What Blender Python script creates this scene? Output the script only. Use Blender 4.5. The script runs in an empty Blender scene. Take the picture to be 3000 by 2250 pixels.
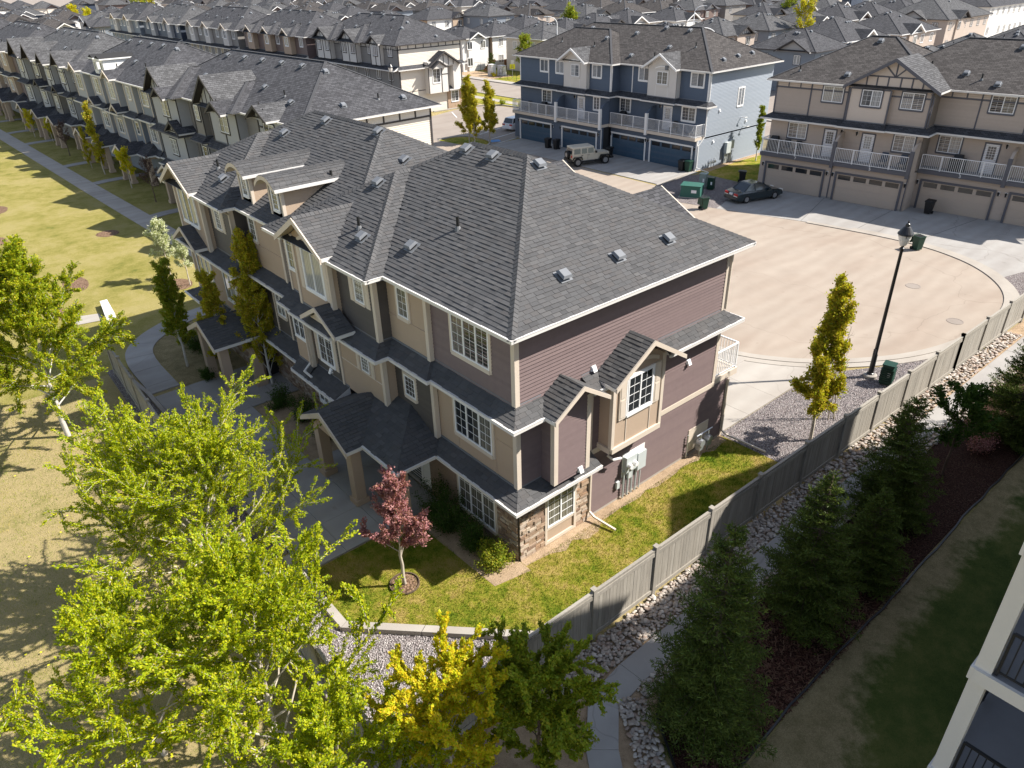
import bpy, math, random
import numpy as np
from mathutils import Vector, Matrix
random.seed(7); rng = np.random.default_rng(7)
SC = bpy.context.scene
COL = SC.collection
# ---------------------------------------------------------------- camera, light, exposure
def look_rot(pitch, yaw, roll):
    cy, sy = math.cos(yaw), math.sin(yaw)
    fwd = Vector((sy*math.cos(pitch), cy*math.cos(pitch), -math.sin(pitch)))
    right = Vector((cy, -sy, 0)); up = right.cross(fwd)
    r2 = right*math.cos(roll)+up*math.sin(roll); u2 = -right*math.sin(roll)+up*math.cos(roll)
    return Matrix((r2, u2, -fwd)).transposed().to_4x4()
cam = bpy.data.cameras.new('camera'); camo = bpy.data.objects.new('camera', cam); COL.objects.link(camo)
CAMP = Vector((-11.721, -13.916, 17.258))
camo.matrix_world = Matrix.Translation(CAMP) @ look_rot(0.522, 0.695, -0.027)
cam.sensor_width = 36; cam.lens = 36*2140.8/3000; cam.clip_start = 0.3; cam.clip_end = 3000
SC.camera = camo
SUN_AZ = Vector((0.80, -0.60, 0)); SUN_EL = math.radians(44)
w = bpy.data.worlds.new('World'); SC.world = w; w.use_nodes = True
nt = w.node_tree; nt.nodes.clear()
sky = nt.nodes.new('ShaderNodeTexSky'); sky.sky_type = 'NISHITA'; sky.sun_disc = False
sky.sun_elevation = SUN_EL; sky.sun_rotation = math.atan2(SUN_AZ.x, SUN_AZ.y); sky.air_density = 1.0; sky.dust_density = 0.6; sky.ozone_density = 1.5
bg = nt.nodes.new('ShaderNodeBackground'); bg.inputs[1].default_value = 0.105
out = nt.nodes.new('ShaderNodeOutputWorld'); hs = nt.nodes.new('ShaderNodeHueSaturation'); hs.inputs['Saturation'].default_value = 0.68; nt.links.new(sky.outputs[0], hs.inputs['Color']); nt.links.new(hs.outputs[0], bg.inputs[0]); nt.links.new(bg.outputs[0], out.inputs[0])
sl = bpy.data.lights.new('sun', 'SUN'); slo = bpy.data.objects.new('sun', sl); COL.objects.link(slo)
sl.energy = 5.0; sl.angle = math.radians(0.53); sl.color = (1.0, 0.94, 0.86)
sd = Vector((SUN_AZ.x*math.cos(SUN_EL), SUN_AZ.y*math.cos(SUN_EL), math.sin(SUN_EL)))
slo.rotation_euler = sd.to_track_quat('Z', 'Y').to_euler(); slo.location = (0, 0, 60)
SC.view_settings.view_transform = 'Standard'; SC.view_settings.look = 'None'
SC.view_settings.exposure = 0.92; SC.view_settings.gamma = 1.0; SC.view_settings.use_curve_mapping = False
SC.cycles.max_bounces = 5; SC.cycles.diffuse_bounces = 3; SC.cycles.transparent_max_bounces = 6

# ---------------------------------------------------------------- object helpers
def tag(o, label=None, cat=None, group=None, kind=None):
    if label: o['label'] = label
    if cat: o['category'] = cat
    if group: o['group'] = group
    if kind: o['kind'] = kind
    return o
def thing(name, label, cat, loc=(0, 0, 0), rz=0, group=None):
    o = bpy.data.objects.new(name, None); COL.objects.link(o); o.empty_display_size = 0.3
    o.location = loc; o.rotation_euler = (0, 0, rz)
    return tag(o, label, cat, group)
def inst(name, me, parent, M=None):
    o = bpy.data.objects.new(name, me); COL.objects.link(o); o.parent = parent
    if M is not None: o.matrix_local = M
    return o
def copy_tree(o, parent=None):
    c = o.copy(); COL.objects.link(c); c.parent = parent
    if parent is not None: c.matrix_parent_inverse = o.matrix_parent_inverse
    for ch in o.children: copy_tree(ch, c)
    return c
def place_copy(o, loc, rz=0, label=None, s=None):
    c = copy_tree(o); c.location = loc; c.rotation_euler = (0, 0, rz)
    if label: c['label'] = label
    if s: c.scale = (s, s, s)
    return c

class MB:
    def __init__(s): s.v = []; s.f = []; s.m = []; s.uv = {}; s.smooth = False
    def poly(s, pts, mi=0, uv=None):
        n = len(s.v); s.v += [tuple(p) for p in pts]; s.f.append(tuple(range(n, n+len(pts)))); s.m.append(mi)
        if uv: s.uv[len(s.f)-1] = uv
    def hexa(s, p, mi=0):       # p: 8 points, bottom 0-3 ccw, top 4-7
        n = len(s.v); s.v += [tuple(q) for q in p]
        for a in ((0, 3, 2, 1), (4, 5, 6, 7), (0, 1, 5, 4), (1, 2, 6, 5), (2, 3, 7, 6), (3, 0, 4, 7)):
            s.f.append(tuple(n+i for i in a)); s.m.append(mi)
    def box(s, x0, y0, z0, x1, y1, z1, mi=0):
        if x0 > x1: x0, x1 = x1, x0
        if y0 > y1: y0, y1 = y1, y0
        if z0 > z1: z0, z1 = z1, z0
        s.hexa([(x0, y0, z0), (x1, y0, z0), (x1, y1, z0), (x0, y1, z0), (x0, y0, z1), (x1, y0, z1), (x1, y1, z1), (x0, y1, z1)], mi)
    def prism(s, pts, vec, mi=0):
        vec = Vector(vec); n = len(pts); k = len(s.v)
        s.v += [tuple(p) for p in pts]+[tuple(Vector(p)+vec) for p in pts]
        s.f.append(tuple(range(k+n-1, k-1, -1))); s.m.append(mi); s.f.append(tuple(range(k+n, k+2*n))); s.m.append(mi)
        for i in range(n):
            j = (i+1) % n; s.f.append((k+i, k+j, k+n+j, k+n+i)); s.m.append(mi)
    def beam(s, a, b, wd, ht, mi=0, up=(0, 0, 1)):
        a = Vector(a); b = Vector(b); d = (b-a).normalized(); r = d.cross(Vector(up))
        if r.length < 1e-4: r = d.cross(Vector((1, 0, 0)))
        r.normalize(); u = r.cross(d)
        r = r*wd/2; u = u*ht/2
        s.hexa([a-r-u, b-r-u, b+r-u, a+r-u, a-r+u, b-r+u, b+r+u, a+r+u], mi)
    def tube(s, a, b, r0, r1, n=8, mi=0, caps=True):
        a = Vector(a); b = Vector(b); d = (b-a)
        if d.length < 1e-6: return
        d.normalize(); x = d.cross(Vector((0, 0, 1)))
        if x.length < 1e-3: x = Vector((1, 0, 0))
        x.normalize(); y = d.cross(x); k = len(s.v)
        for c, r in ((a, r0), (b, r1)):
            for i in range(n):
                t = 2*math.pi*i/n; s.v.append(tuple(c+x*(r*math.cos(t))+y*(r*math.sin(t))))
        for i in range(n):
            j = (i+1) % n; s.f.append((k+i, k+j, k+n+j, k+n+i)); s.m.append(mi)
        if caps:
            s.f.append(tuple(range(k+n-1, k-1, -1))); s.m.append(mi); s.f.append(tuple(range(k+n, k+2*n))); s.m.append(mi)
    def lathe(s, c, prof, n=14, mi=0):
        k = len(s.v)
        for (r, z) in prof:
            for i in range(n):
                t = 2*math.pi*i/n; s.v.append((c[0]+r*math.cos(t), c[1]+r*math.sin(t), c[2]+z))
        for q in range(len(prof)-1):
            for i in range(n):
                j = (i+1) % n; s.f.append((k+q*n+i, k+q*n+j, k+(q+1)*n+j, k+(q+1)*n+i)); s.m.append(mi)
        s.f.append(tuple(range(k+n-1, k-1, -1))); s.m.append(mi)
        e = k+(len(prof)-1)*n; s.f.append(tuple(range(e, e+n))); s.m.append(mi)
    def mesh(s, name, mats):
        me = bpy.data.meshes.new(name); me.from_pydata(s.v, [], s.f)
        if not isinstance(mats, (list, tuple)): mats = [mats]
        for m in mats: me.materials.append(m)
        if len(mats) > 1: me.polygons.foreach_set('material_index', s.m)
        if s.uv:
            uvl = me.uv_layers.new(name='UVMap')
            for fi, uv in s.uv.items():
                p = me.polygons[fi]
                for k, li in enumerate(p.loop_indices): uvl.data[li].uv = uv[k]
        if s.smooth: me.polygons.foreach_set('use_smooth', [True]*len(me.polygons))
        me.update(); return me
    def obj(s, name, mats, parent=None, label=None):
        o = bpy.data.objects.new(name, s.mesh(name, mats)); COL.objects.link(o)
        if parent: o.parent = parent
        if label: o['label'] = label
        return o
def struct(o): o['kind'] = 'structure'; return o

# ---------------------------------------------------------------- materials
def S(r, g, b):
    f = lambda c: (c/255/12.92) if c/255 <= .04045 else ((c/255+.055)/1.055)**2.4
    return (f(r), f(g), f(b))
class NT:
    def __init__(s, name):
        s.m = bpy.data.materials.new(name); s.m.use_nodes = True; s.t = s.m.node_tree; s.t.nodes.clear()
        s.out = s.n('ShaderNodeOutputMaterial')
    def n(s, t, **k):
        q = s.t.nodes.new(t)
        for a, b in k.items():
            if a[0] == '_': setattr(q, a[1:], b)
            else: q.inputs[a.replace('_', ' ')].default_value = b
        return q
    def l(s, a, b): s.t.links.new(a, b)
    def mix(s, fac, a, b, mode='MIX'):
        q = s.t.nodes.new('ShaderNodeMix'); q.data_type = 'RGBA'; q.blend_type = mode
        for i, v in ((0, fac), (6, a), (7, b)):
            if hasattr(v, 'is_output'): s.l(v, q.inputs[i])
            else: q.inputs[i].default_value = v if i == 0 else (*v, 1) if len(v) == 3 else v
        return q.outputs[2]
    def noise(s, scale, detail=3, rough=.55, vec=None, dim='3D'):
        q = s.n('ShaderNodeTexNoise'); q.inputs['Scale'].default_value = scale; q.inputs['Detail'].default_value = detail; q.inputs['Roughness'].default_value = rough
        if vec is not None: s.l(vec, q.inputs['Vector'])
        return q.outputs['Fac']
    def ramp(s, fac, stops):
        q = s.t.nodes.new('ShaderNodeValToRGB'); s.l(fac, q.inputs[0]); e = q.color_ramp.elements
        while len(e) < len(stops): e.new(.5)
        for i, (p, c) in enumerate(stops): e[i].position = p; e[i].color = (*c, 1) if len(c) == 3 else c
        return q.outputs[0]
    def math(s, op, a, b=0.0, c=0.0):
        q = s.t.nodes.new('ShaderNodeMath'); q.operation = op
        for i, v in enumerate((a, b, c)):
            if hasattr(v, 'is_output'): s.l(v, q.inputs[i])
            else: q.inputs[i].default_value = v
        return q.outputs[0]
    def pos(s, scale=(1, 1, 1), obj=True):
        tc = s.t.nodes.new('ShaderNodeTexCoord'); mp = s.t.nodes.new('ShaderNodeMapping'); mp.inputs['Scale'].default_value = scale
        s.l(tc.outputs['Object' if obj else 'UV'], mp.inputs['Vector']); return mp.outputs[0]
    def geo(s): return s.t.nodes.new('ShaderNodeNewGeometry')
    def fin(s, col, rough=.8, bump=None, bstr=.3, bdist=.02, spec=.3, metal=0.0, sss=None):
        b = s.t.nodes.new('ShaderNodeBsdfPrincipled')
        if hasattr(col, 'is_output'): s.l(col, b.inputs['Base Color'])
        else: b.inputs['Base Color'].default_value = (*col, 1)
        if hasattr(rough, 'is_output'): s.l(rough, b.inputs['Roughness'])
        else: b.inputs['Roughness'].default_value = rough
        b.inputs['Specular IOR Level'].default_value = spec; b.inputs['Metallic'].default_value = metal
        if bump is not None:
            q = s.t.nodes.new('ShaderNodeBump'); q.inputs['Strength'].default_value = bstr; q.inputs['Distance'].default_value = bdist
            s.l(bump, q.inputs['Height']); s.l(q.outputs[0], b.inputs['Normal'])
        s.l(b.outputs[0], s.out.inputs[0]); return s.m
def sc(c, k): return tuple(min(1, x*k) for x in c)
def m_plain(name, col, rough=.6, var=.10, scale=3.0, spec=.3, bump=0, metal=0):
    t = NT(name); v = t.pos()
    n1 = t.noise(scale, 4, .6, v); n2 = t.noise(scale*9, 2, .6, v)
    f = t.math('MULTIPLY_ADD', n2, .4, t.math('MULTIPLY', n1, .6))
    c = t.mix(f, sc(col, 1-var*1.6), sc(col, 1+var*1.6))
    return t.fin(c, rough, n2 if bump else None, bump or .1, .01, spec, metal)
M = {}
def rand_of(t):
    g = t.geo(); oi = t.n('ShaderNodeObjectInfo')
    return t.math('FRACT', t.math('ADD', g.outputs['Random Per Island'], t.math('MULTIPLY', oi.outputs['Random'], 3.7)))
def m_pieces(name, cols, rough=.8, grain=18, gv=.25, spec=.2, bump=.3, bd=.006, scale3=(1, 1, 1)):
    t = NT(name); r = rand_of(t); n = len(cols)
    c = t.ramp(r, [(i/(max(1, n-1)), cols[i]) for i in range(n)])
    nz = t.noise(grain, 4, .65, t.pos(scale3)); c = t.mix(t.math('MULTIPLY', nz, 1), t.mix(1.0, c, (1-gv,)*3, 'MULTIPLY'), t.mix(1.0, c, (1+gv,)*3, 'MULTIPLY'))
    return t.fin(c, rough, nz, bump, bd, spec)
def m_roof(name, base, warm=0.0):        # distant roofs: courses from UV in metres
    t = NT(name); uv = t.pos(obj=False)
    b = t.n('ShaderNodeTexBrick'); t.l(uv, b.inputs['Vector'])
    b.inputs['Scale'].default_value = 1; b.inputs['Brick Width'].default_value = .33; b.inputs['Row Height'].default_value = .17
    b.inputs['Mortar Size'].default_value = .016; b.inputs['Mortar Smooth'].default_value = .3; b.inputs['Bias'].default_value = 0
    b.offset = .37; b.squash = 1
    b.inputs['Color1'].default_value = (*sc(base, .72), 1); b.inputs['Color2'].default_value = (*sc(base, 1.3), 1); b.inputs['Mortar'].default_value = (*sc(base, .42), 1)
    big = t.noise(.35, 3, .6, t.pos()); c = t.mix(t.math('MULTIPLY', big, .8), b.outputs[0], t.mix(1.0, b.outputs[0], (.72, .72, .74), 'MULTIPLY'))
    sep = t.n('ShaderNodeSeparateXYZ'); t.l(uv, sep.inputs[0])
    saw = t.math('FRACT', t.math('DIVIDE', sep.outputs[1], .17))
    h = t.math('MULTIPLY_ADD', saw, -1.0, t.math('MULTIPLY', t.noise(9, 2, .6, uv), .4))
    return t.fin(c, .95, h, .9, .03, .12)
# ---------------------------------------------------------------- material set
SH = (.092, .092, .094)
M['shingle'] = m_pieces('shingle', [sc(SH, .8), sc(SH, .97), (.092, .088, .087), sc(SH, 1.07), sc(SH, .9), (.112, .11, .11)], .95, 40, .25, .12, .4, .004)
M['roofbase'] = m_plain('roof_underlay', (.035, .035, .037), .95)
M['roof'] = m_roof('roof_shingles_grey', (.082, .082, .087))
M['roof_brown'] = m_roof('roof_shingles_brown', (.085, .078, .074))
M['roof_light'] = m_roof('roof_shingles_light', (.108, .108, .11))
M['burg'] = m_pieces('siding_burgundy', [(.165, .122, .12), (.185, .137, .134), (.175, .13, .127)], .55, 5, .14, .3, .1)
M['dark'] = m_pieces('siding_dark_brown', [(.082, .071, .064), (.092, .08, .072)], .55, 5, .08, .3, .1)
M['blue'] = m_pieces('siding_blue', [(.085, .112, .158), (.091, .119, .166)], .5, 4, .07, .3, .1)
M['blue_sunlit'] = m_pieces('siding_blue_sunlight_in_colour', [(.27, .305, .35), (.29, .325, .37)], .5, 4, .05, .3, .1)  # paler copy of the blue siding, sunlight on the end wall put into its colour
M['beige'] = m_pieces('siding_beige', [(.44, .365, .305), (.46, .38, .318)], .55, 4, .06, .3, .1)
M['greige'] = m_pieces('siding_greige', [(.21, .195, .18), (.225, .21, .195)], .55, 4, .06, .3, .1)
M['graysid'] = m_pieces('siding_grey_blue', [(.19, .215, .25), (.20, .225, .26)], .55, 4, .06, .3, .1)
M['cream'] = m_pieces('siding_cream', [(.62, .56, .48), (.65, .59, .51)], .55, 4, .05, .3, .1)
M['browns'] = m_pieces('siding_brown', [(.16, .115, .10), (.175, .125, .11)], .55, 4, .06, .3, .1)
M['navy'] = m_pieces('siding_navy', [(.04, .055, .085), (.045, .06, .09)], .5, 4, .06, .3, .1)
M['whites'] = m_pieces('siding_white', [(.72, .70, .66), (.75, .73, .69)], .55, 4, .05, .3, .1)
M['stucco'] = m_plain('stucco_tan', (.43, .33, .245), .9, .05, 1.5, .15, .25)
M['panelw'] = m_plain('panel_off_white', (.60, .57, .53), .75, .05, 1.5, .2)
M['panelc'] = m_plain('panel_beige', (.58, .50, .43), .75, .05, 1.5, .2)
M['panelg'] = m_plain('panel_pale_grey', (.38, .38, .385), .75, .05, 1.5, .2)
M['trim'] = m_plain('trim_cream', (.60, .52, .43), .6, .06, 2)
M['trimw'] = m_plain('trim_white', (.78, .77, .75), .5, .05, 2)
M['trimg'] = m_plain('trim_grey', (.105, .105, .12), .6, .06, 2)
M['trimd'] = m_plain('trim_dark', (.05, .045, .045), .6, .06, 2)
M['gutter'] = m_plain('gutter_white', (.66, .64, .61), .4, .04, 2, .4)
M['vinyl'] = m_plain('vinyl_white', (.82, .82, .82), .4, .02, 2, .4)
M['conc'] = None
def m_glass(name, col, col2):
    t = NT(name); oi = t.n('ShaderNodeObjectInfo'); g = t.geo()
    r = t.math('FRACT', t.math('ADD', oi.outputs['Random'], t.math('MULTIPLY', g.outputs['Random Per Island'], 2.3)))
    v = t.pos(); nz = t.noise(1.7, 2, .5, v)
    w = t.n('ShaderNodeTexWave'); w.inputs['Scale'].default_value = 5; w.inputs['Distortion'].default_value = 1.5; w.bands_direction = 'DIAGONAL'; t.l(t.pos((1, 1, .02)), w.inputs['Vector'])
    cur = t.mix(w.outputs['Fac'], sc(col2, .6), sc(col2, 1.25)); sep = t.n('ShaderNodeSeparateXYZ'); t.l(v, sep.inputs[0])
    blot = t.math('GREATER_THAN', t.noise(.9, 1, .4, t.pos((1, 1, .25))), .52)
    c = t.mix(t.math('GREATER_THAN', r, .5), t.mix(t.math('MULTIPLY', blot, .6), col, sc(col2, .5)), cur)
    return t.fin(c, .06, None, spec=.7)
M['glass'] = m_glass('window_glass', (.022, .026, .03), (.17, .165, .14))
M['glassc'] = m_glass('window_glass_curtained', (.09, .095, .10), (.36, .36, .355))
M['glassd'] = m_plain('window_glass_dark', (.02, .022, .025), .08, .1, 2, .6)
M['door_white'] = m_plain('door_white', (.72, .73, .76), .5, .03)
M['door_dark'] = m_plain('door_dark_teal', (.03, .04, .045), .5, .05)
M['garage_blue'] = m_plain('garage_door_blue', (.045, .09, .14), .45, .06)
M['garage_beige'] = m_plain('garage_door_beige', (.46, .38, .31), .5, .04)
M['metal'] = m_plain('galvanised_metal', (.45, .47, .50), .35, .12, 6, .5, 0, .6)
M['ventgrey'] = m_plain('roof_vent_grey', (.17, .18, .195), .6, .12, 5, .3, 0, .0)
M['black'] = m_plain('black_plastic', (.012, .012, .013), .5, .1, 4, .4)
M['blackmetal'] = m_plain('black_metal', (.018, .018, .02), .35, .1, 4, .5)
M['pipe'] = m_plain('pipe_black', (.02, .02, .02), .6, .1)
M['meter'] = m_plain('meter_box_grey', (.50, .54, .54), .5, .06, 4)
M['greenbox'] = m_plain('utility_green', (.035, .12, .095), .5, .12, 3)
M['greendark'] = m_plain('utility_dark_green', (.012, .045, .03), .45, .12, 3)
M['greybox'] = m_plain('utility_grey_green', (.25, .31, .29), .5, .08, 3)
M['stone'] = m_pieces('ledgestone', [(.36, .26, .18), (.22, .15, .11), (.45, .36, .27), (.30, .19, .12), (.40, .33, .27), (.50, .42, .33)], .9, 12, .3, .1, .6, .02)
M['mortar'] = m_plain('stone_backing', (.10, .08, .06), .95)
M['wood'] = m_pieces('fence_wood_grey', [(.27, .25, .215), (.33, .305, .265), (.30, .275, .235), (.36, .335, .29)], .9, 6, .35, .1, .5, .006, (3, 3, .25))
M['railw'] = m_plain('railing_white', (.80, .80, .80), .4, .03, 2, .4)
M['brick'] = m_plain('deck_floor_grey', (.22, .22, .23), .8, .08)
M['lampglass'] = m_plain('lamp_glass', (.75, .72, .66), .25, .05, 4, .5)
M['rubber'] = m_plain('tyre_rubber', (.015, .015, .016), .7, .1)
M['hub'] = m_plain('wheel_alloy', (.32, .32, .33), .35, .1, 8, .5, 0, .7)
M['paint_tan'] = m_plain('car_paint_sand', (.50, .46, .37), .35, .04, 2, .6)
M['paint_dark'] = m_plain('car_paint_dark_green', (.012, .022, .026), .12, .08, 2, .8)
M['paint_white'] = m_plain('car_paint_white', (.78, .80, .84), .25, .03, 2, .6)
M['carglass'] = m_plain('car_glass', (.02, .03, .04), .05, .1, 2, .8)
M['red'] = m_plain('tail_light_red', (.45, .02, .02), .3, .1)
M['plate'] = m_plain('plate_white', (.7, .7, .7), .4, .05)
M['yellow'] = m_plain('sign_yellow', (.75, .70, .02), .5, .05)
M['bluepaint'] = m_plain('marking_blue', (.08, .25, .55), .7, .1)
M['whitepaint'] = m_plain('marking_white', (.65, .64, .62), .8, .15, 6)
M['orange'] = m_plain('orange_plastic', (.7, .2, .03), .5, .1)
def m_conc(name, c, jitter=.12, scale=.8, stain=(.75, .72, .70), streak=None, bump=.15, crack=0):
    t = NT(name); v = t.pos(); r = rand_of(t)
    n1 = t.noise(scale, 5, .65, v); n2 = t.noise(25, 3, .6, v); n3 = t.noise(.25, 3, .6, t.pos((.35, 1.6, 1) if streak is None else streak))
    a = t.mix(n1, sc(c, 1-jitter*1.5), sc(c, 1+jitter*1.5)); a = t.mix(t.math('MULTIPLY', n2, .5), a, t.mix(1.0, a, (.82, .82, .82), 'MULTIPLY'))
    a = t.mix(t.math('MULTIPLY', t.math('GREATER_THAN', n3, .5), 0.0), a, a)
    s2 = t.ramp(n3, [(.45, (0, 0, 0)), (.68, (1, 1, 1))]); a = t.mix(t.math('MULTIPLY', s2, .55), a, t.mix(1.0, a, stain, 'MULTIPLY'))
    a = t.mix(t.math('MULTIPLY', r, .16), a, t.mix(1.0, a, (.7, .7, .72), 'MULTIPLY'))
    if crack:      # wandering cracks, wheel swirls and oil spots
        wv = t.t.nodes.new('ShaderNodeVectorMath'); wv.operation = 'MULTIPLY_ADD'; nn = t.n('ShaderNodeTexNoise'); nn.inputs['Scale'].default_value = .6; t.l(v, nn.inputs['Vector']); t.l(nn.outputs['Color'], wv.inputs[0]); wv.inputs[1].default_value = (1.6, 1.6, 0); t.l(v, wv.inputs[2])
        q = t.n('ShaderNodeTexVoronoi'); q.feature = 'DISTANCE_TO_EDGE'; q.inputs['Scale'].default_value = .11; t.l(wv.outputs[0], q.inputs['Vector'])
        ck = t.ramp(q.outputs['Distance'], [(.0, (1, 1, 1)), (.002, (0, 0, 0))]); a = t.mix(t.math('MULTIPLY', ck, crack), a, t.mix(1.0, a, (.45, .42, .4), 'MULTIPLY'))
        w1 = t.n('ShaderNodeTexWave'); w1.wave_type = 'RINGS'; w1.inputs['Scale'].default_value = .22; w1.inputs['Distortion'].default_value = 9; w1.inputs['Detail'].default_value = 4; w1.inputs['Detail Scale'].default_value = .7; mp = t.t.nodes.new('ShaderNodeMapping'); mp.inputs['Location'].default_value = (-30, -4, 0); mp.inputs['Scale'].default_value = (.8, 1.3, 1); t.l(v, mp.inputs[0]); t.l(mp.outputs[0], w1.inputs['Vector'])
        a = t.mix(t.math('MULTIPLY', w1.outputs['Fac'], .5), a, t.mix(1.0, a, (.87, .85, .84), 'MULTIPLY'))
        sp = t.ramp(t.noise(1.3, 2, .5, v), [(.70, (0, 0, 0)), (.76, (1, 1, 1))]); a = t.mix(t.math('MULTIPLY', sp, .4), a, t.mix(1.0, a, (.7, .66, .64), 'MULTIPLY'))
    return t.fin(a, .9, n2, bump, .01, .15)
M['conc'] = m_conc('concrete_slab', (.37, .355, .335), crack=.35)
M['concl'] = m_conc('concrete_light', (.42, .39, .35), .08, crack=.25)
M['road'] = m_conc('road_dusty', (.375, .318, .262), .10, .5, (.84, .78, .75), (.5, 1.2, 1), crack=.3)
M['curb'] = m_conc('kerb_concrete', (.40, .365, .32), .1)
M['asph'] = m_conc('asphalt_dusty', (.31, .27, .235), .10, .5, (.8, .76, .74))
M['asphd'] = m_conc('asphalt_grey', (.16, .155, .15), .12, .6)
def m_grass(name, cols, s1=.35, s2=2.2, s3=30, bump=.6):
    t = NT(name); v = t.pos(); a = t.noise(s1, 4, .6, v); b = t.noise(s2, 4, .65, v); c = t.noise(s3, 4, .7, v); d = t.noise(s3*3.2, 2, .7, v)
    f = t.math('MULTIPLY_ADD', a, .45, t.math('MULTIPLY_ADD', b, .35, t.math('MULTIPLY', c, .28)))
    col = t.ramp(f, [(.38+.24*i/(len(cols)-1)+.0, cols[i]) for i in range(len(cols))])
    col = t.mix(t.ramp(d, [(.35, (0, 0, 0)), (.65, (1, 1, 1))]), t.mix(1.0, col, (.62, .66, .55), 'MULTIPLY'), t.mix(1.0, col, (1.3, 1.25, 1.2), 'MULTIPLY'))
    h = t.math('ADD', c, d); return t.fin(col, .95, h, bump, .05, .08)
M['lawn'] = m_grass('park_lawn', [(.115, .13, .03), (.215, .20, .055), (.28, .245, .085), (.32, .275, .12)], .22, 1.1, 14)
M['yard'] = m_grass('yard_lawn', [(.06, .105, .008), (.125, .175, .014), (.26, .245, .035), (.37, .285, .10)], .5, 2.4, 26)
M['dry'] = m_grass('dry_lawn', [(.17, .165, .055), (.29, .25, .11), (.38, .305, .165), (.33, .275, .14)], .3, 1.8, 24)
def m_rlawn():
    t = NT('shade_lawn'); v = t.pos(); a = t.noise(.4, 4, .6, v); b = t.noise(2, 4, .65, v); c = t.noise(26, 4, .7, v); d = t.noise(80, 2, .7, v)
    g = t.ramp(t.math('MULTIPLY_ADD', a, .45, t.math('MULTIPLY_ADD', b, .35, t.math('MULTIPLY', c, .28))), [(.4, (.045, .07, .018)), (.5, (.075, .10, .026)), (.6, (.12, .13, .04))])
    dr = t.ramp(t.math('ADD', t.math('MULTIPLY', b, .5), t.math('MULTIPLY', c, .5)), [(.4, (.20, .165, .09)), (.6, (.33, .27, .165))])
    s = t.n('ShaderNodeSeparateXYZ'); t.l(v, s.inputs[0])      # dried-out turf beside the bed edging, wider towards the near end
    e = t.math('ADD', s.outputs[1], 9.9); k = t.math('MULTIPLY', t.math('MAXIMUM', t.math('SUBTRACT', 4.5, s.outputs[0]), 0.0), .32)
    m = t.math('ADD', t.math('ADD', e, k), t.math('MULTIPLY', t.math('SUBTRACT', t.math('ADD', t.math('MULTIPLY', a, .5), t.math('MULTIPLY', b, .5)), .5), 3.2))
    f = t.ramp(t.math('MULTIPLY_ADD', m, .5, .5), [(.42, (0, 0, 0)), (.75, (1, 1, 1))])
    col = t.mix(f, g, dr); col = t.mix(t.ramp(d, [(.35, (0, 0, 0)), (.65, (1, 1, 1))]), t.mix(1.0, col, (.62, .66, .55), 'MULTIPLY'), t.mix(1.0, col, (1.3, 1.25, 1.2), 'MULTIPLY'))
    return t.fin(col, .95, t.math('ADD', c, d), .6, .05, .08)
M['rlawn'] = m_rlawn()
M['soil'] = m_grass('bare_soil', [(.22, .16, .105), (.38, .28, .20), (.48, .36, .26)], .6, 4, 30)
def m_gravel(name, cols, scale=22, bump=.9):
    t = NT(name); v = t.pos(); q = t.n('ShaderNodeTexVoronoi'); q.inputs['Scale'].default_value = scale; t.l(v, q.inputs['Vector'])
    wn = t.n('ShaderNodeSeparateXYZ'); t.l(q.outputs['Color'], wn.inputs[0])
    col = t.ramp(wn.outputs[0], [(i/(len(cols)-1), cols[i]) for i in range(len(cols))])
    dd = t.ramp(q.outputs['Distance'], [(.2, (1, 1, 1)), (.75, (.35, .33, .32))]); col = t.mix(1.0, col, dd, 'MULTIPLY')
    return t.fin(col, .9, t.math('MULTIPLY', q.outputs['Distance'], -1), bump, .04, .1)
M['gravel'] = m_gravel('gravel_grey', [(.16, .15, .155), (.36, .32, .31), (.27, .23, .235), (.48, .45, .43)], 20)
M['mulch'] = m_gravel('mulch_bed', [(.035, .015, .012), (.09, .045, .03), (.055, .022, .018), (.13, .08, .055)], 26)
M['chips'] = m_gravel('wood_chips', [(.22, .14, .09), (.33, .22, .15), (.27, .17, .11)], 14)
M['chip'] = m_pieces('mulch_chip', [(.05, .018, .014), (.11, .05, .032), (.17, .10, .065), (.06, .022, .018)], .9)
M['pebble'] = m_pieces('river_stone', [(.24, .21, .18), (.42, .37, .32), (.33, .28, .235), (.52, .48, .43), (.28, .20, .155), (.37, .34, .31)], .7, 14, .18, .25, .15)
def m_leaf(name, cols, trans=.35):
    t = NT(name); r = rand_of(t); c = t.ramp(r, [(i/(len(cols)-1), cols[i]) for i in range(len(cols))])
    d = t.n('ShaderNodeBsdfDiffuse'); tr = t.n('ShaderNodeBsdfTranslucent'); gl = t.n('ShaderNodeBsdfGlossy'); gl.inputs['Roughness'].default_value = .5
    t.l(c, d.inputs[0]); t.l(t.mix(1.0, c, (1.15, 1.25, .6), 'MULTIPLY'), tr.inputs[0])
    mx = t.n('ShaderNodeMixShader'); mx.inputs[0].default_value = trans; t.l(d.outputs[0], mx.inputs[1]); t.l(tr.outputs[0], mx.inputs[2])
    m2 = t.n('ShaderNodeMixShader'); m2.inputs[0].default_value = .012; t.l(mx.outputs[0], m2.inputs[1]); t.l(gl.outputs[0], m2.inputs[2])
    t.l(m2.outputs[0], t.out.inputs[0]); return t.m
M['l_elm'] = m_leaf('leaf_elm_yellow_green', [(.26, .36, .008), (.40, .45, .010), (.52, .50, .012), (.34, .42, .010), (.13, .20, .008), (.48, .42, .014)], .42)
M['l_birch'] = m_leaf('leaf_birch', [(.16, .24, .01), (.28, .36, .014), (.42, .43, .018), (.48, .40, .02)], .42)
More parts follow.
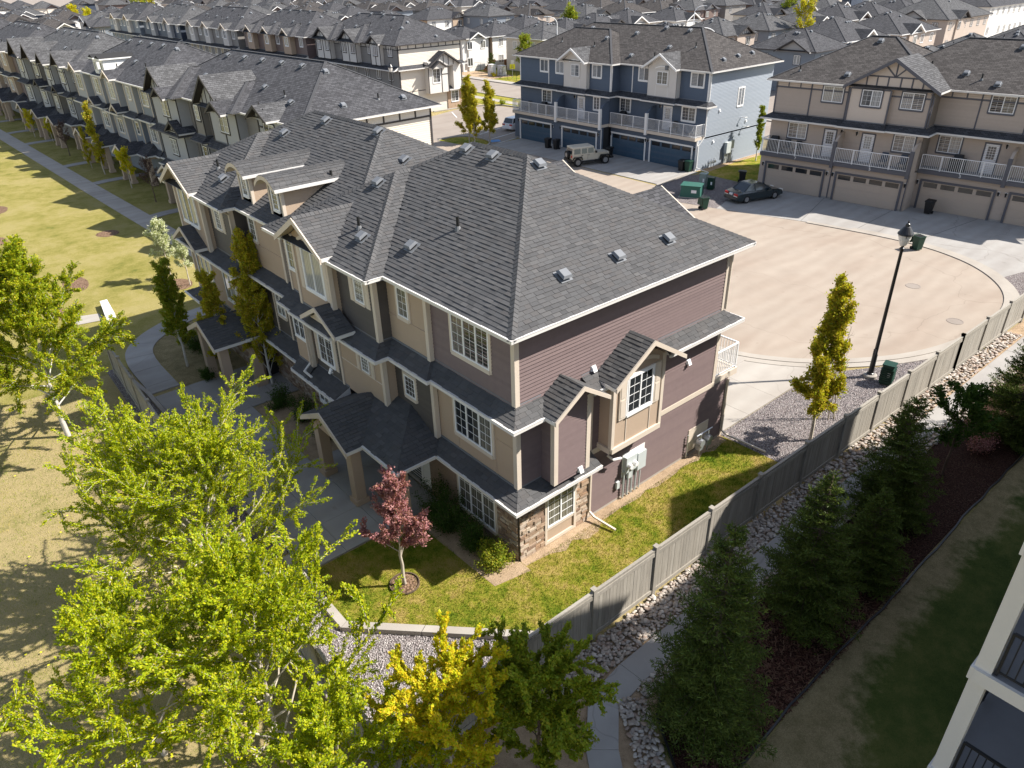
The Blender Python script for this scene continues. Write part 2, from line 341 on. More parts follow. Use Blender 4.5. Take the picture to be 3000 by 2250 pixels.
M['l_maple'] = m_leaf('leaf_maple_gold', [(.60, .52, .014), (.68, .48, .018), (.50, .52, .014), (.42, .48, .015), (.72, .46, .022)], .42)
M['l_maple_shade'] = m_leaf('leaf_maple_shade_in_colour', [(0.169, 0.247, 0.016), (0.221, 0.273, 0.018), (0.312, 0.286, 0.019)], .35)  # darker maple leaves, the building's shade painted into their colour
M['l_aspen'] = m_leaf('leaf_aspen', [(0.145, 0.232, 0.017), (0.246, 0.304, 0.022), (0.348, 0.290, 0.029), (0.189, 0.275, 0.017)], .35)
M['l_aspeng'] = m_leaf('leaf_aspen_gold', [(.34, .35, .02), (.52, .43, .03), (.44, .28, .035), (.28, .34, .02), (.58, .48, .04)], .4)
M['l_green'] = m_leaf('leaf_dark_green', [(.035, .075, .014), (.06, .11, .018), (.05, .09, .012)], .25)
M['l_pink'] = m_leaf('leaf_plum', [(.26, .09, .10), (.46, .21, .22), (.55, .30, .28), (.19, .06, .075), (.42, .22, .14)], .3)
M['l_white'] = m_leaf('blossom_white', [(.62, .62, .48), (.48, .52, .26), (.72, .70, .60), (.36, .42, .12)], .3)
M['l_brown'] = m_leaf('leaf_brown_plum', [(.09, .055, .05), (.14, .09, .08), (.06, .035, .04)], .2)
M['l_spruce'] = m_leaf('needles_spruce', [(.055, .085, .016), (.085, .115, .022), (.11, .14, .026), (.06, .085, .02)], .15)
M['l_spruceb'] = m_leaf('needles_spruce_tips', [(0.162, 0.234, 0.045), (0.108, 0.180, 0.045)], .2)
M['bark_w'] = m_pieces('bark_birch', [(.52, .49, .44), (.60, .57, .52)], .8, 7, .35, .15, .3, .01, (1, 1, 3))
M['bark'] = m_pieces('bark_pale', [(.42, .37, .30), (.48, .43, .35)], .85, 9, .3, .1, .4, .01)
M['bark_d'] = m_pieces('bark_brown', [(.11, .08, .06), (.14, .10, .075)], .9, 9, .3, .1, .4, .01)

M['ridgecap'] = m_plain('ridge_cap_grey', (.07, .07, .074), .95)
M['ventbase'] = m_plain('vent_base_grey', (.16, .165, .17), .8)
# ---------------------------------------------------------------- building kit
class F:      # vertical wall frame from a to b, outside on the left of a->b
    def __init__(s, a, b):
        s.a = a; L = math.hypot(b[0]-a[0], b[1]-a[1]); s.L = L
        s.d = ((b[0]-a[0])/L, (b[1]-a[1])/L); s.n = (-s.d[1], s.d[0])
    def p(s, u, o, z): return (s.a[0]+s.d[0]*u+s.n[0]*o, s.a[1]+s.d[1]*u+s.n[1]*o, z)
    def box(s, mb, u0, u1, o0, o1, z0, z1, mi=0):
        if u0 > u1: u0, u1 = u1, u0
        P = s.p; mb.hexa([P(u0, o0, z0), P(u1, o0, z0), P(u1, o1, z0), P(u0, o1, z0), P(u0, o0, z1), P(u1, o0, z1), P(u1, o1, z1), P(u0, o1, z1)], mi)
def clip(poly, axis, val, keep_less):
    out = []; n = len(poly)
    for i in range(n):
        a = poly[i]; b = poly[(i+1) % n]; ia = (a[axis] <= val) == keep_less or a[axis] == val; ib = (b[axis] <= val) == keep_less or b[axis] == val
        if ia: out.append(a)
        if ia != ib:
            t = (val-a[axis])/(b[axis]-a[axis]); out.append(tuple(a[k]+t*(b[k]-a[k]) for k in range(2)))
    return out
def courses(f, poly, pitch, th):
    zs = [p[1] for p in poly]; z = math.floor(min(zs)/pitch)*pitch; res = []
    while z < max(zs)-1e-4:
        c = clip(clip(poly, 1, z, False), 1, z+pitch, True)
        if len(c) > 2 and max(q[1] for q in c)-min(q[1] for q in c) > .01:
            lo = min(q[1] for q in c); front = [f.p(u, .004+th*(1-(zz-z)/pitch), zz) for u, zz in c]
            us = [q[0] for q in c if abs(q[1]-lo) < 1e-4]
            lip = [f.p(min(us), 0, lo), f.p(max(us), 0, lo), f.p(max(us), th+.004, lo), f.p(min(us), th+.004, lo)] if len(us) > 1 else None
            res.append((front, lip))
        z += pitch
    return res
BOARDS = [0]
def wall(root, f, z0, z1, fin, u0=0, u1=None, poly=None, split=False, pitch=.122, label=None, name='wall', back=.12):
    """one wall surface: lapped siding built course by course, or a flat panel"""
    u1 = f.L if u1 is None else u1
    poly = poly or [(u0, z0), (u1, z0), (u1, z1), (u0, z1)]
    mb = MB(); mat, sid = fin
    mb.prism([f.p(u, -back, z) for u, z in poly], Vector((f.n[0], f.n[1], 0))*back)
    if sid:
        cs = courses(f, poly, pitch, .032)
        if split and BOARDS[0]+len(cs) <= 296:
            o = mb.obj(name, mat, root, label)
            for fr, lip in cs:
                b = MB(); b.poly(fr)
                if lip: b.poly(lip)
                b.obj('siding_board', mat, o); BOARDS[0] += 1
            return o
        for fr, lip in cs:
            mb.poly(fr)
            if lip: mb.poly(lip)
    return mb.obj(name, mat, root, label)
def trims(root, f, rects, mat, name='trim', o=.045, label=None):
    mb = MB()
    for r in rects: f.box(mb, r[0], r[1], -.01, (r[4] if len(r) > 4 else o), r[2], r[3])
    return mb.obj(name, mat, root, label)
def corner(root, x, y, z0, z1, mat, sx=1, sy=1, w=.13, name='corner_trim'):
    mb = MB(); e = .042      # L-shaped corner board whose outside corner is (x,y) grown by e; sx,sy point into the building
    mb.box(x-sx*e, y-sy*e, z0, x+sx*w, y+sy*.0, z1); mb.box(x-sx*e, y+sy*.0, z0, x, y+sy*w, z1)
    return mb.obj(name, mat, root)
def window(root, f, u0, z0, w, h, n=2, grid=(2, 4), glass='glass', casing=None, cw=.1, sill=True, shutters=None, label=None, far=False, off=0.02, name='window'):
    mb = MB(); e = off
    if casing:
        f.box(mb, u0-cw, u0, e-.03, e+.03, z0-cw, z0+h+cw, 1); f.box(mb, u0+w, u0+w+cw, e-.03, e+.03, z0-cw, z0+h+cw, 1)
        f.box(mb, u0, u0+w, e-.03, e+.03, z0+h, z0+h+cw, 1)
        f.box(mb, u0-(cw*.3 if sill else 0), u0+w+(cw*.3 if sill else 0), e-.032, e+(.055 if sill else .03), z0-cw*1.3, z0, 1)
    t = .05
    f.box(mb, u0, u0+t, e-.03, e+.04, z0, z0+h); f.box(mb, u0+w-t, u0+w, e-.03, e+.04, z0, z0+h)
    f.box(mb, u0+t, u0+w-t, e-.03, e+.04, z0+h-t, z0+h); f.box(mb, u0+t, u0+w-t, e-.03, e+.04, z0, z0+t)
    for i in range(1, n): uu = u0+w*i/n; f.box(mb, uu-.03, uu+.03, e-.03, e+.037, z0+t, z0+h-t)
    o = mb.obj(name, [M['vinyl'], casing or M['vinyl']], root, label)
    for i in range(n):
        a = u0+w*i/n+(t if i == 0 else .03); b = u0+w*(i+1)/n-(t if i == n-1 else .03); g = MB()
        g.poly([f.p(a, e+.008, z0+t), f.p(b, e+.008, z0+t), f.p(b, e+.008, z0+h-t), f.p(a, e+.008, z0+h-t)])
        g.obj('pane', M[glass], o)
        if grid and not far:
            q = MB()
            for k in range(1, grid[0]): uu = a+(b-a)*k/grid[0]; f.box(q, uu-.006, uu+.006, e+.009, e+.016, z0+t, z0+h-t)
            for k in range(1, grid[1]): zz = z0+t+(h-2*t)*k/grid[1]; f.box(q, a, b, e+.009, e+.019, zz-.006, zz+.006)
            q.obj('muntin_grid', M['vinyl'], o)
    if shutters:
        for s in (-1, 1):
            a = u0-cw-.02-shutters if s < 0 else u0+w+cw+.02
            q = MB(); f.box(q, a, a+shutters, -.0, .05, z0-.08, z0+h+.08); f.box(q, a+.05, a+shutters-.05, .05, .062, z0, z0+h*.48); f.box(q, a+.05, a+shutters-.05, .05, .062, z0+h*.54, z0+h+.02)
            q.obj('shutter', M['trim'], root)
    return o
def offset_poly(pts, d):
    out = []
    for i, p in enumerate(pts):
        ns = []
        for j in (i-1, i):
            if 0 <= j < len(pts)-1:
                a, b = pts[j], pts[j+1]; L = math.hypot(b[0]-a[0], b[1]-a[1]); ns.append((-(b[1]-a[1])/L, (b[0]-a[0])/L))
        if len(ns) == 1: out.append((p[0]+ns[0][0]*d, p[1]+ns[0][1]*d))
        else:
            k = d/max(.25, 1+ns[0][0]*ns[1][0]+ns[0][1]*ns[1][1]); out.append((p[0]+(ns[0][0]+ns[1][0])*k, p[1]+(ns[0][1]+ns[1][1])*k))
    return out
def roof_uv(pts):
    a, b, c = Vector(pts[0]), Vector(pts[1]), Vector(pts[2]); n = (b-a).cross(c-a)
    if n.length < 1e-9 and len(pts) > 3: n = (c-a).cross(Vector(pts[3])-a)
    n.normalize()
    if n.z < 0: n = -n
    h = Vector((0, 0, 1)).cross(n)
    if h.length < 1e-5: h = Vector((1, 0, 0))
    h.normalize(); v = n.cross(h); return n, h, v, [(Vector(p).dot(h), Vector(p).dot(v)) for p in pts]
def rplane(mb, pts, mi=0): mb.poly(pts, mi, roof_uv(pts)[3])
def clip_convex(poly, cp):      # clip polygon by convex ccw polygon cp
    for i in range(len(cp)):
        a, b = cp[i], cp[(i+1) % len(cp)]; out = []
        ins = lambda p: (b[0]-a[0])*(p[1]-a[1])-(b[1]-a[1])*(p[0]-a[0]) >= -1e-9
        for k in range(len(poly)):
            p, q = poly[k], poly[(k+1) % len(poly)]; ip, iq = ins(p), ins(q)
            if ip: out.append(p)
            if ip != iq:
                dp = (b[0]-a[0])*(p[1]-a[1])-(b[1]-a[1])*(p[0]-a[0]); dq = (b[0]-a[0])*(q[1]-a[1])-(b[1]-a[1])*(q[0]-a[0]); t = dp/(dp-dq)
                out.append((p[0]+t*(q[0]-p[0]), p[1]+t*(q[1]-p[1])))
        poly = out
        if len(poly) < 3: return []
    return poly
def shingles(pts, vis=None, row=.148, wmin=.2, wmax=.36, th=.013):
    """individual shingle tabs covering a roof plane: list of (polygon faces, centre, full)"""
    n, h, v, uv = roof_uv(pts); ar = sum(uv[i][0]*uv[(i+1) % len(uv)][1]-uv[(i+1) % len(uv)][0]*uv[i][1] for i in range(len(uv)))
    cp = uv if ar > 0 else uv[::-1]; d0 = Vector(pts[0]).dot(n)
    W = lambda u, w, o: h*u+v*w+n*(d0+o)
    u0, u1 = min(q[0] for q in uv), max(q[0] for q in uv); v0, v1 = min(q[1] for q in uv), max(q[1] for q in uv); res = []
    w = v0
    while w < v1:
        u = u0-random.random()*.3
        while u < u1:
            ww = random.uniform(wmin, wmax); T = th*(1.0 if random.random() < .55 else 1.75)
            q = clip_convex([(u+.004, w), (u+ww-.004, w), (u+ww-.004, w+row+.01), (u+.004, w+row+.01)], cp); u += ww
            if len(q) < 3: continue
            cx = sum(a[0] for a in q)/len(q); cy = sum(a[1] for a in q)/len(q); C = W(cx, cy, 0)
            if vis and not vis(C): continue
            ht = lambda b: T*(1-(b-w)/(row+.01))+.003
            top = [tuple(W(a, b, ht(b))) for a, b in q]; faces = [top]; lo = min(b for a, b in q); us = [a for a, b in q if abs(b-lo) < 1e-5]
            if len(us) > 1: faces.append([tuple(W(min(us), lo, 0)), tuple(W(max(us), lo, 0)), tuple(W(max(us), lo, T+.003)), tuple(W(min(us), lo, T+.003))])
            if len(q) == 4 and len(us) > 1:
                faces.append([tuple(W(q[0][0], q[0][1], 0)), top[0], top[3]]); faces.append([tuple(W(q[1][0], q[1][1], 0)), top[1], top[2]])
            res.append((faces, C, len(q) == 4))
        w += row
    return res
def caps(mb, a, b, vis=None, wd=.26, step=.17, up=None):
    a = Vector(a); b = Vector(b); L = (b-a).length; d = (b-a)/L; k = 0; r = d.cross(Vector((0, 0, 1))).normalized()
    while k < L-.05:
        p = a+d*k; q = a+d*min(L, k+step+.03)
        if vis is None or vis((p+q)/2):
            z = .045; dr = wd/2; dz = .085 if abs(d.z) > .2 else .1
            hi0 = p+Vector((0, 0, z+.018)); hi1 = q+Vector((0, 0, z))
            for s in (-1, 1):
                e0 = p+r*dr*s+Vector((0, 0, z+.018-dz)); e1 = q+r*dr*s+Vector((0, 0, z-dz))
                mb.poly([tuple(hi0), tuple(hi1), tuple(e1), tuple(e0)])
            mb.poly([tuple(hi0), tuple(p+r*dr+Vector((0, 0, z+.018-dz))), tuple(p-r*dr+Vector((0, 0, z+.018-dz)))])
        k += step
def hip_planes(x0, x1, y0, y1, E, s):
    A, B = x1-x0, y1-y0
    c = [(x0, y0, E), (x1, y0, E), (x1, y1, E), (x0, y1, E)]
    if B >= A: r = [((x0+x1)/2, y0+A/2, E+s*A/2), ((x0+x1)/2, y1-A/2, E+s*A/2)]; return [[c[0], c[1], r[0]], [c[1], c[2], r[1], r[0]], [c[2], c[3], r[1]], [c[3], c[0], r[0], r[1]]], r, [(c[0], r[0]), (c[1], r[0]), (c[2], r[1]), (c[3], r[1]), (r[0], r[1])]
    r = [(x0+B/2, (y0+y1)/2, E+s*B/2), (x1-B/2, (y0+y1)/2, E+s*B/2)]
    return [[c[0], c[1], r[1], r[0]], [c[1], c[2], r[1]], [c[2], c[3], r[0], r[1]], [c[3], c[0], r[0]]], r, [(c[0], r[0]), (c[3], r[0]), (c[1], r[1]), (c[2], r[1]), (r[0], r[1])]
def hip_h(x0, x1, y0, y1, E, s): return lambda x, y: -9 if not (x0 <= x <= x1 and y0 <= y <= y1) else E+s*min(x-x0, x1-x, y-y0, y1-y)
def gutters(root, pts, z, mat, name='gutter', h=.11, t=.09, z_of=None):
    mb = MB(); P = [pts[0]]+[q for i, q in enumerate(pts[1:]) if math.hypot(q[0]-pts[i][0], q[1]-pts[i][1]) > 1e-3]
    for (d, z0, z1) in ((t/2, z-h, z-.006), (t/2+.012, z-.006, z+.008)):
        A = offset_poly(P, d); B = offset_poly(P, -d)
        for i in range(len(P)-1):
            mb.hexa([(*B[i], z0), (*B[i+1], z0), (*A[i+1], z0), (*A[i], z0), (*B[i], z1), (*B[i+1], z1), (*A[i+1], z1), (*A[i], z1)])
    return mb.obj(name, mat, root)
def pipe(root, pts, mat, wd=.075, name='downspout'):
    mb = MB()
    for i in range(len(pts)-1):
        a, b = Vector(pts[i]), Vector(pts[i+1]); d = (b-a).normalized(); mb.beam(a-d*wd*.4, b+d*wd*.4, wd, wd*.75)
    return mb.obj(name, mat, root)
def gable(root, f, uc, hw, ze, s, of, ob, roofm, bargem, face=None, fo=0, ztop_face=None, sticks=None, stickm=None, vis=None, tabs=None, thick=.1, barge=.2, facez=None, capm=None):
    """gable roof on wall frame f, ridge running straight out; of = front overhang, ob = how far it runs back"""
    zp = ze+hw*s; P = f.p; mb = MB(); pl = []
    for sg in (-1, 1):
        q = [P(uc+sg*hw, of, ze), P(uc+sg*hw, -ob, ze), P(uc, -ob, zp), P(uc, of, zp)]; pl.append(q); rplane(mb, q, 0)
        lo = [(x, y, z-thick) for x, y, z in q]; mb.poly(lo, 1)
        # barge board and eave fascia
    for sg in (-1, 1):
        a = P(uc+sg*(hw+.02), of, ze-.01); b = P(uc, of, zp+.0)
        mb.prism([P(uc+sg*(hw+.02), of+.005, ze-.0), P(uc, of+.005, zp+.012), P(uc, of+.005, zp+.012-barge*1.1), P(uc+sg*(hw+.02), of+.005, ze-barge)], Vector((f.n[0], f.n[1], 0))*.05, 1)
        f.box(mb, uc+sg*hw-.03, uc+sg*hw+.03, -ob, of, ze-.13, ze-.005, 2)
    o = mb.obj('gable_roof', [roofm, bargem, M['gutter']], root)
    if tabs is not None:
        for q in pl: tabs.append((q, vis))
    if face:
        zf = ze-.12 if facez is None else facez
        poly = [(uc-hw+.1, zf), (uc+hw-.1, zf), (uc, zf+(hw-.1)*s)]
        g = MB(); g.prism([P(u, fo-.05, z) for u, z in poly], Vector((f.n[0], f.n[1], 0))*.05); g.obj('gable_panel', face, root)
        if sticks:
            k = MB()
            for (ua, za, ub, zb, wdt) in sticks:
                A = Vector(P(ua, fo+.015, za)); B = Vector(P(ub, fo+.015, zb)); k.beam(A, B, .03, wdt, 0, up=Vector((B-A)).cross(Vector((f.n[0], f.n[1], 0))))
            k.obj('half_timber', stickm, root)
    return pl
def box_vent(root, x, y, z, n, mat=None):
    """square roof vent sitting on a plane with normal n"""
    n = Vector(n).normalized(); h = Vector((0, 0, 1)).cross(n).normalized(); v = n.cross(h); c = Vector((x, y, z))
    mb = MB(); W = lambda a, b, o: c+h*a+v*b+n*o
    def bx(a, b, o0, o1, mi): mb.hexa([W(-a, -b, o0), W(a, -b, o0), W(a, b, o0), W(-a, b, o0), W(-a, -b, o1), W(a, -b, o1), W(a, b, o1), W(-a, b, o1)], mi)
    bx(.23, .23, .0, .022, 0); bx(.13, .13, .02, .12, 1)
    mb.hexa([W(-.2, -.2, .12), W(.2, -.2, .12), W(.2, .18, .12), W(-.2, .18, .12), W(-.15, -.15, .2), W(.15, -.15, .2), W(.15, .13, .2), W(-.15, .13, .2)], 0)
    return mb.obj('roof_vent', [mat or M['ventgrey'], M['black']], root)
def pipe_vent(root, x, y, z, hgt=.42):
    mb = MB(); mb.tube((x, y, z-.1), (x, y, z+hgt), .055, .055, 10, 0); mb.lathe((x, y, z), [(.13, -.04), (.1, .03), (.065, .1)], 10, 1)
    return mb.obj('vent_pipe', [M['pipe'], M['ventbase']], root)
def hood_vent(root, f, u, z, mat=None, s=.16):
    mb = MB(); P = f.p
    mb.hexa([P(u, .02, z), P(u+s, .02, z), P(u+s, .15, z-.02), P(u, .15, z-.02), P(u, .02, z+s), P(u+s, .02, z+s), P(u+s, .06, z+s), P(u, .06, z+s)])
    f.box(mb, u-.03, u+s+.03, .0, .03, z-.03, z+s+.03)
    return mb.obj('hood_vent', mat or M['vinyl'], root)
BAL = None
def railing(root, pts, z0, h=1.05, sp=.125, mat=None, posts=1.5, ends=True):
    """balcony railing along a polyline (each baluster its own piece)"""
    global BAL
    mat = mat or M['railw']
    key = 'bal_'+mat.name+str(h)
    me = bpy.data.meshes.get(key)
    if me is None:
        b = MB(); b.box(-.011, -.011, 0, .011, .011, h-.14); me = b.mesh(key, mat)
    mb = MB(); spots = []
    for i in range(len(pts)-1):
        a = Vector((*pts[i], 0)); b = Vector((*pts[i+1], 0)); L = (b-a).length; d = (b-a)/L; n = max(1, round(L/posts))
        mb.beam(a+Vector((0, 0, z0+h)), b+Vector((0, 0, z0+h)), .06, .045); mb.beam(a+Vector((0, 0, z0+.09)), b+Vector((0, 0, z0+.09)), .035, .035)
        for k in range(0 if i == 0 else 1, n+1):
            p = a+d*L*k/n; mb.box(p.x-.024, p.y-.024, z0, p.x+.024, p.y+.024, z0+h)
        m = int(L/sp)
        for k in range(1, m): spots.append(a+d*L*k/m)
    o = mb.obj('railing', mat, root)
    for p in spots: inst('baluster', me, o, Matrix.Translation((p.x, p.y, z0+.1)))
    return o
def garage_door(root, f, u0, w, h, mat, trimm, tw=.15, z0=.0, panes=4):
    t = MB(); f.box(t, u0-tw, u0, -.02, .05, z0, z0+h+tw); f.box(t, u0+w, u0+w+tw, -.02, .05, z0, z0+h+tw); f.box(t, u0, u0+w, -.02, .05, z0+h, z0+h+tw); t.obj('door_casing', trimm, root)
    mb = MB(); f.box(mb, u0, u0+w, -.12, -.06, z0, z0+h); o = mb.obj('garage_door', mat, root)
    for i in range(4):
        q = MB(); f.box(q, u0+.01, u0+w-.01, -.06, -.035, z0+h*i/4+.012, z0+h*(i+1)/4-.012)
        if i < 3:
            for k in range(8): a = u0+w*(k+.12)/8; f.box(q, a, u0+w*(k+.88)/8, -.035, -.028, z0+h*i/4+.1, z0+h*(i+1)/4-.1)
        q.obj('door_panel', mat, o)
    for k in range(panes):
        q = MB(); a = u0+w*(k+.1)/panes; b = u0+w*(k+.9)/panes; f.box(q, a, b, -.034, -.026, z0+h*.795, z0+h*.965); q.obj('pane', M['glassd'], o)
    return o
def wall_lamp(root, f, u, z):
    mb = MB(); f.box(mb, u-.09, u+.09, 0, .03, z-.1, z+.2, 1); c = f.p(u, .12, z-.1); mb.tube(c, (c[0], c[1], c[2]+.22), .05, .08, 8, 0); mb.tube((c[0], c[1], c[2]+.22), (c[0], c[1], c[2]+.3), .09, .02, 8, 0)
    return mb.obj('wall_lamp', [M['black'], M['vinyl']], root)
def entry_door(root, f, u, z, w=.9, h=2.05, mat=None, lite=True, casing=None, grid=True):
    mb = MB(); f.box(mb, u, u+w, -.02, .03, z, z+h); c = casing or M['trimw']
    mb2 = MB(); f.box(mb2, u-.1, u, -.02, .05, z, z+h+.1); f.box(mb2, u+w, u+w+.1, -.02, .05, z, z+h+.1); f.box(mb2, u, u+w, -.02, .05, z+h, z+h+.1); mb2.obj('door_casing', c, root)
    o = mb.obj('door', mat or M['door_white'], root)
    if lite:
        g = MB(); f.box(g, u+.18, u+w-.18, .03, .036, z+h*.5, z+h*.92); g.obj('pane', M['glassc'], o)
        q = MB()
        for k in range(1, 3): a = u+.18+(w-.36)*k/3; f.box(q, a-.008, a+.008, .036, .044, z+h*.5, z+h*.92)
        for k in range(1, 5): zz = z+h*.5+h*.42*k/5; f.box(q, u+.18, u+w-.18, .036, .043, zz-.008, zz+.008)
        q.obj('muntin_grid', M['vinyl'], o)
    hb = MB(); f.box(hb, u+.06, u+.1, .03, .09, z+h*.46, z+h*.5); hb.obj('handle', M['metal'], o)
    return o
def text3d(root, s, f, u, o, z, size, mat, name='number'):
    cu = bpy.data.curves.new(name+'_c', 'FONT'); cu.body = s; cu.size = size; cu.extrude = .012
    ob = bpy.data.objects.new(name+'_t', cu); COL.objects.link(ob)
    bpy.context.view_layer.update(); dg = bpy.context.evaluated_depsgraph_get(); me = bpy.data.meshes.new_from_object(ob.evaluated_get(dg)); bpy.data.objects.remove(ob)
    me.materials.clear(); me.materials.append(mat)
    # text reads left to right seen from outside: its x axis runs against f.d
    X = Vector((-f.d[0], -f.d[1], 0)); Z = Vector((f.n[0], f.n[1], 0)); Y = Vector((0, 0, 1)); p = f.p(u, o, z)
    Mx = Matrix((X, Y, Z)).transposed().to_4x4(); Mx.translation = Vector(p)
    return inst(name, me, root, Mx)
# ---------------------------------------------------------------- main townhouse block
HB = thing('townhouse_block', 'large brown and tan townhouse block filling the centre, with arched dormers', 'townhouse')
BUR = (M['burg'], True); DRK = (M['dark'], True); STU = (M['stucco'], False); E0 = 8.58; SL = .536; LX = 10.1
seg = lambda a, b: F(a, b)
# core boxes that close the volume
mb = MB(); mb.box(.15, .15, 0, 10.0, 24.0, 8.3); mb.box(-.5, 6.6, 0, .2, 13.0, 8.3); mb.box(-.2, 13.2, 0, .2, 17.5, 8.3); mb.box(-.83, 17.8, 0, .2, 24.0, 8.3); mb.box(9.9, .15, 0, 11.0, 24, 2.6); mb.obj('wall_core', M['roofbase'], HB)
side = F((LX, 0), (0, 0)); sX = lambda x: LX-x       # side wall: u = LX - x
# side wall, storey by storey
wall(HB, side, 6.0, 8.45, BUR, split=True); wall(HB, side, 2.95, 6.0, BUR, split=True)
gside = F((11.1, 0), (3.14, 0)); wall(HB, gside, .12, 2.75, BUR, split=True)
mb = MB(); F((11.1, 0), (0, 0)).box(mb, 0, 11.1, -.1, .015, 0, .12); mb.obj('foundation', M['concl'], HB)
trims(HB, side, [(0, sX(3.2), 2.74, 2.94, .06)], M['trim'], 'belt_board')
corner(HB, 0, 0, 6.0, 8.4, M['trim']); corner(HB, 0, 0, 2.98, 5.7, M['trim']); corner(HB, LX, 0, 6.0, 8.4, M['trim'], -1, 1); corner(HB, LX, 0, 2.95, 5.7, M['trim'], -1, 1); corner(HB, 11.1, 0, 0.0, 2.7, M['trim'], -1, 1, .1)
trims(HB, side, [(sX(3.27), sX(3.17), 0.1, 5.6)], M['trim'], 'corner_trim')
# stone base, individually laid ledgestones
def stonework(root, f, u0, u1, z0, z1):
    b = MB(); f.box(b, u0, u1, -.1, .03, z0, z1); o = b.obj('stone_wall', M['mortar'], root); z = z0
    while z < z1-.03:
        h = min(random.choice((.07, .09, .11, .13)), z1-z); u = u0
        while u < u1-.02:
            ww = min(random.uniform(.14, .42), u1-u)
            if u1-u-ww < .08: ww = u1-u
            d = random.uniform(.045, .095); j = lambda: random.uniform(-.006, .006); P = f.p; q = MB()
            q.hexa([P(u+.006, .02, z+.004), P(u+ww-.006, .02, z+.004), P(u+ww-.006+j(), d+j(), z+.006), P(u+.006+j(), d+j(), z+.006+j()),
                    P(u+.006, .02, z+h-.004), P(u+ww-.006, .02, z+h-.004), P(u+ww-.008+j(), d-.008+j(), z+h-.008), P(u+.008+j(), d-.008+j(), z+h-.008+j())])
            q.obj('stone', M['stone'], o); u += ww
        z += h
stonework(HB, side, sX(1.1), sX(0), .0, 2.62); stonework(HB, side, sX(3.14), sX(2.56), .0, 2.62)
front = F((0, 0), (0, 24))
stonework(HB, front, 0, 1.0, .0, 2.62)
b = MB(); front.box(b, 1.0, 5.0, -.1, .03, 0, 2.62); b.obj('stone_wall', M['stone'], HB)
trims(HB, side, [(sX(2.56), sX(2.46), .02, 2.62, .08), (sX(1.2), sX(1.1), .02, 2.62, .08), (sX(2.46), sX(1.2), .02, .14, .08), (sX(2.46), sX(1.2), .6, .7, .07), (sX(2.46), sX(1.2), 2.1, 2.3, .06)], M['trim'], 'window_casing')
trims(HB, side, [(sX(2.46), sX(1.2), .14, .6, .03)], M['stucco'], 'panel')
window(HB, side, sX(2.46), .72, 1.26, 1.35, 2, (2, 4), 'glass', None, off=.05, sill=False)
window(HB, front, 1.1, .55, 2.0, 1.65, 3, (2, 4), 'glass', M['trim'], off=.06)
# --- front: third floor
window(HB, front, 1.12, 6.78, 1.85, 1.35, 3, (2, 4), 'glass', M['trim'])
wall(HB, F((0, 0), (0, 4.1)), 5.95, 8.45, BUR, split=True)
f2 = F((-.15, 4.1), (-.15, 6.45)); wall(HB, f2, 5.85, 8.45, STU); wall(HB, F((0, 4.1), (-.15, 4.1)), 5.85, 8.45, STU, back=.02)
corner(HB, -.15, 4.1, 5.9, 8.4, M['trim']); window(HB, f2, 1.05, 7.12, .62, 1.05, 1, (2, 4), 'glass', M['trim'])
trims(HB, f2, [(0.15, 2.35, 6.95, 7.0, .02), (1.7, 1.73, 7.0, 8.3, .02)], M['stucco'], 'reveal_strip')
wall(HB, F((-.15, 6.45), (-.66, 6.45)), 5.85, 8.45, DRK, split=True, back=.02); corner(HB, -.66, 6.45, 5.9, 8.4, M['trim'])
f3 = F((-.66, 6.45), (-.66, 13.1)); wall(HB, f3, 5.9, 8.45, DRK, 0, 2.45, split=True); wall(HB, f3, 5.9, 8.45, STU, 2.45)
window(HB, f3, .62, 7.2, .62, 1.02, 1, (2, 4), 'glassc', M['trim'], cw=.06, shutters=.28)
wall(HB, F((-.66, 8.9), (-1.0, 8.9)), 5.8, 8.7, STU, back=.02); f4 = F((-1.0, 8.9), (-1.0, 11.6)); wall(HB, f4, 5.8, 9.45, STU, poly=[(0, 5.8), (2.7, 5.8), (2.7, 8.75), (1.35, 9.5), (0, 8.75)], back=.02)
corner(HB, -1.0, 8.9, 5.85, 8.75, M['trim']); corner(HB, -1.0, 11.6, 5.85, 8.75, M['trim'], 1, -1)
window(HB, f4, .42, 6.85, 1.5, 1.6, 2, None, 'glassc', M['trimw'], cw=.07, shutters=.3)
def arch(root, f, uc, z, hw, rise, mat=None, t=.14):
    mb = MB(); n = 10; P = f.p
    for i in range(n):
        a0 = -1+2*i/n; a1 = -1+2*(i+1)/n; zz = lambda a, k: z+rise*(1-a*a)+k
        mb.hexa([P(uc+hw*a0, 0, zz(a0, 0)), P(uc+hw*a1, 0, zz(a1, 0)), P(uc+hw*a1, .05, zz(a1, 0)), P(uc+hw*a0, .05, zz(a0, 0)), P(uc+hw*a0, 0, zz(a0, t)), P(uc+hw*a1, 0, zz(a1, t)), P(uc+hw*a1, .05, zz(a1, t)), P(uc+hw*a0, .05, zz(a0, t))])
    return mb.obj('arch_trim', mat or M['trim'], root)
arch(HB, f4, 1.17, 8.6, .95, .28)
window(HB, f3, 5.35, 7.0, 1.1, 1.35, 2, (2, 4), 'glass', M['trimw'], cw=.07); trims(HB, f3, [(6.0, 6.03, 5.95, 6.9, .015), (6.52, 6.65, 5.95, 8.4, .04)], M['trim'], 'corner_trim')
wall(HB, F((-.66, 13.1), (-.34, 13.1)), 5.9, 8.45, DRK, back=.02)
f5 = F((-.34, 13.1), (-.34, 17.65)); wall(HB, f5, 5.9, 8.45, BUR, 0, .9); wall(HB, f5, 5.9, 8.45, DRK, 4.1); f5b = F((-.44, 14.0), (-.44, 17.2)); wall(HB, f5b, 5.9, 8.45, STU)
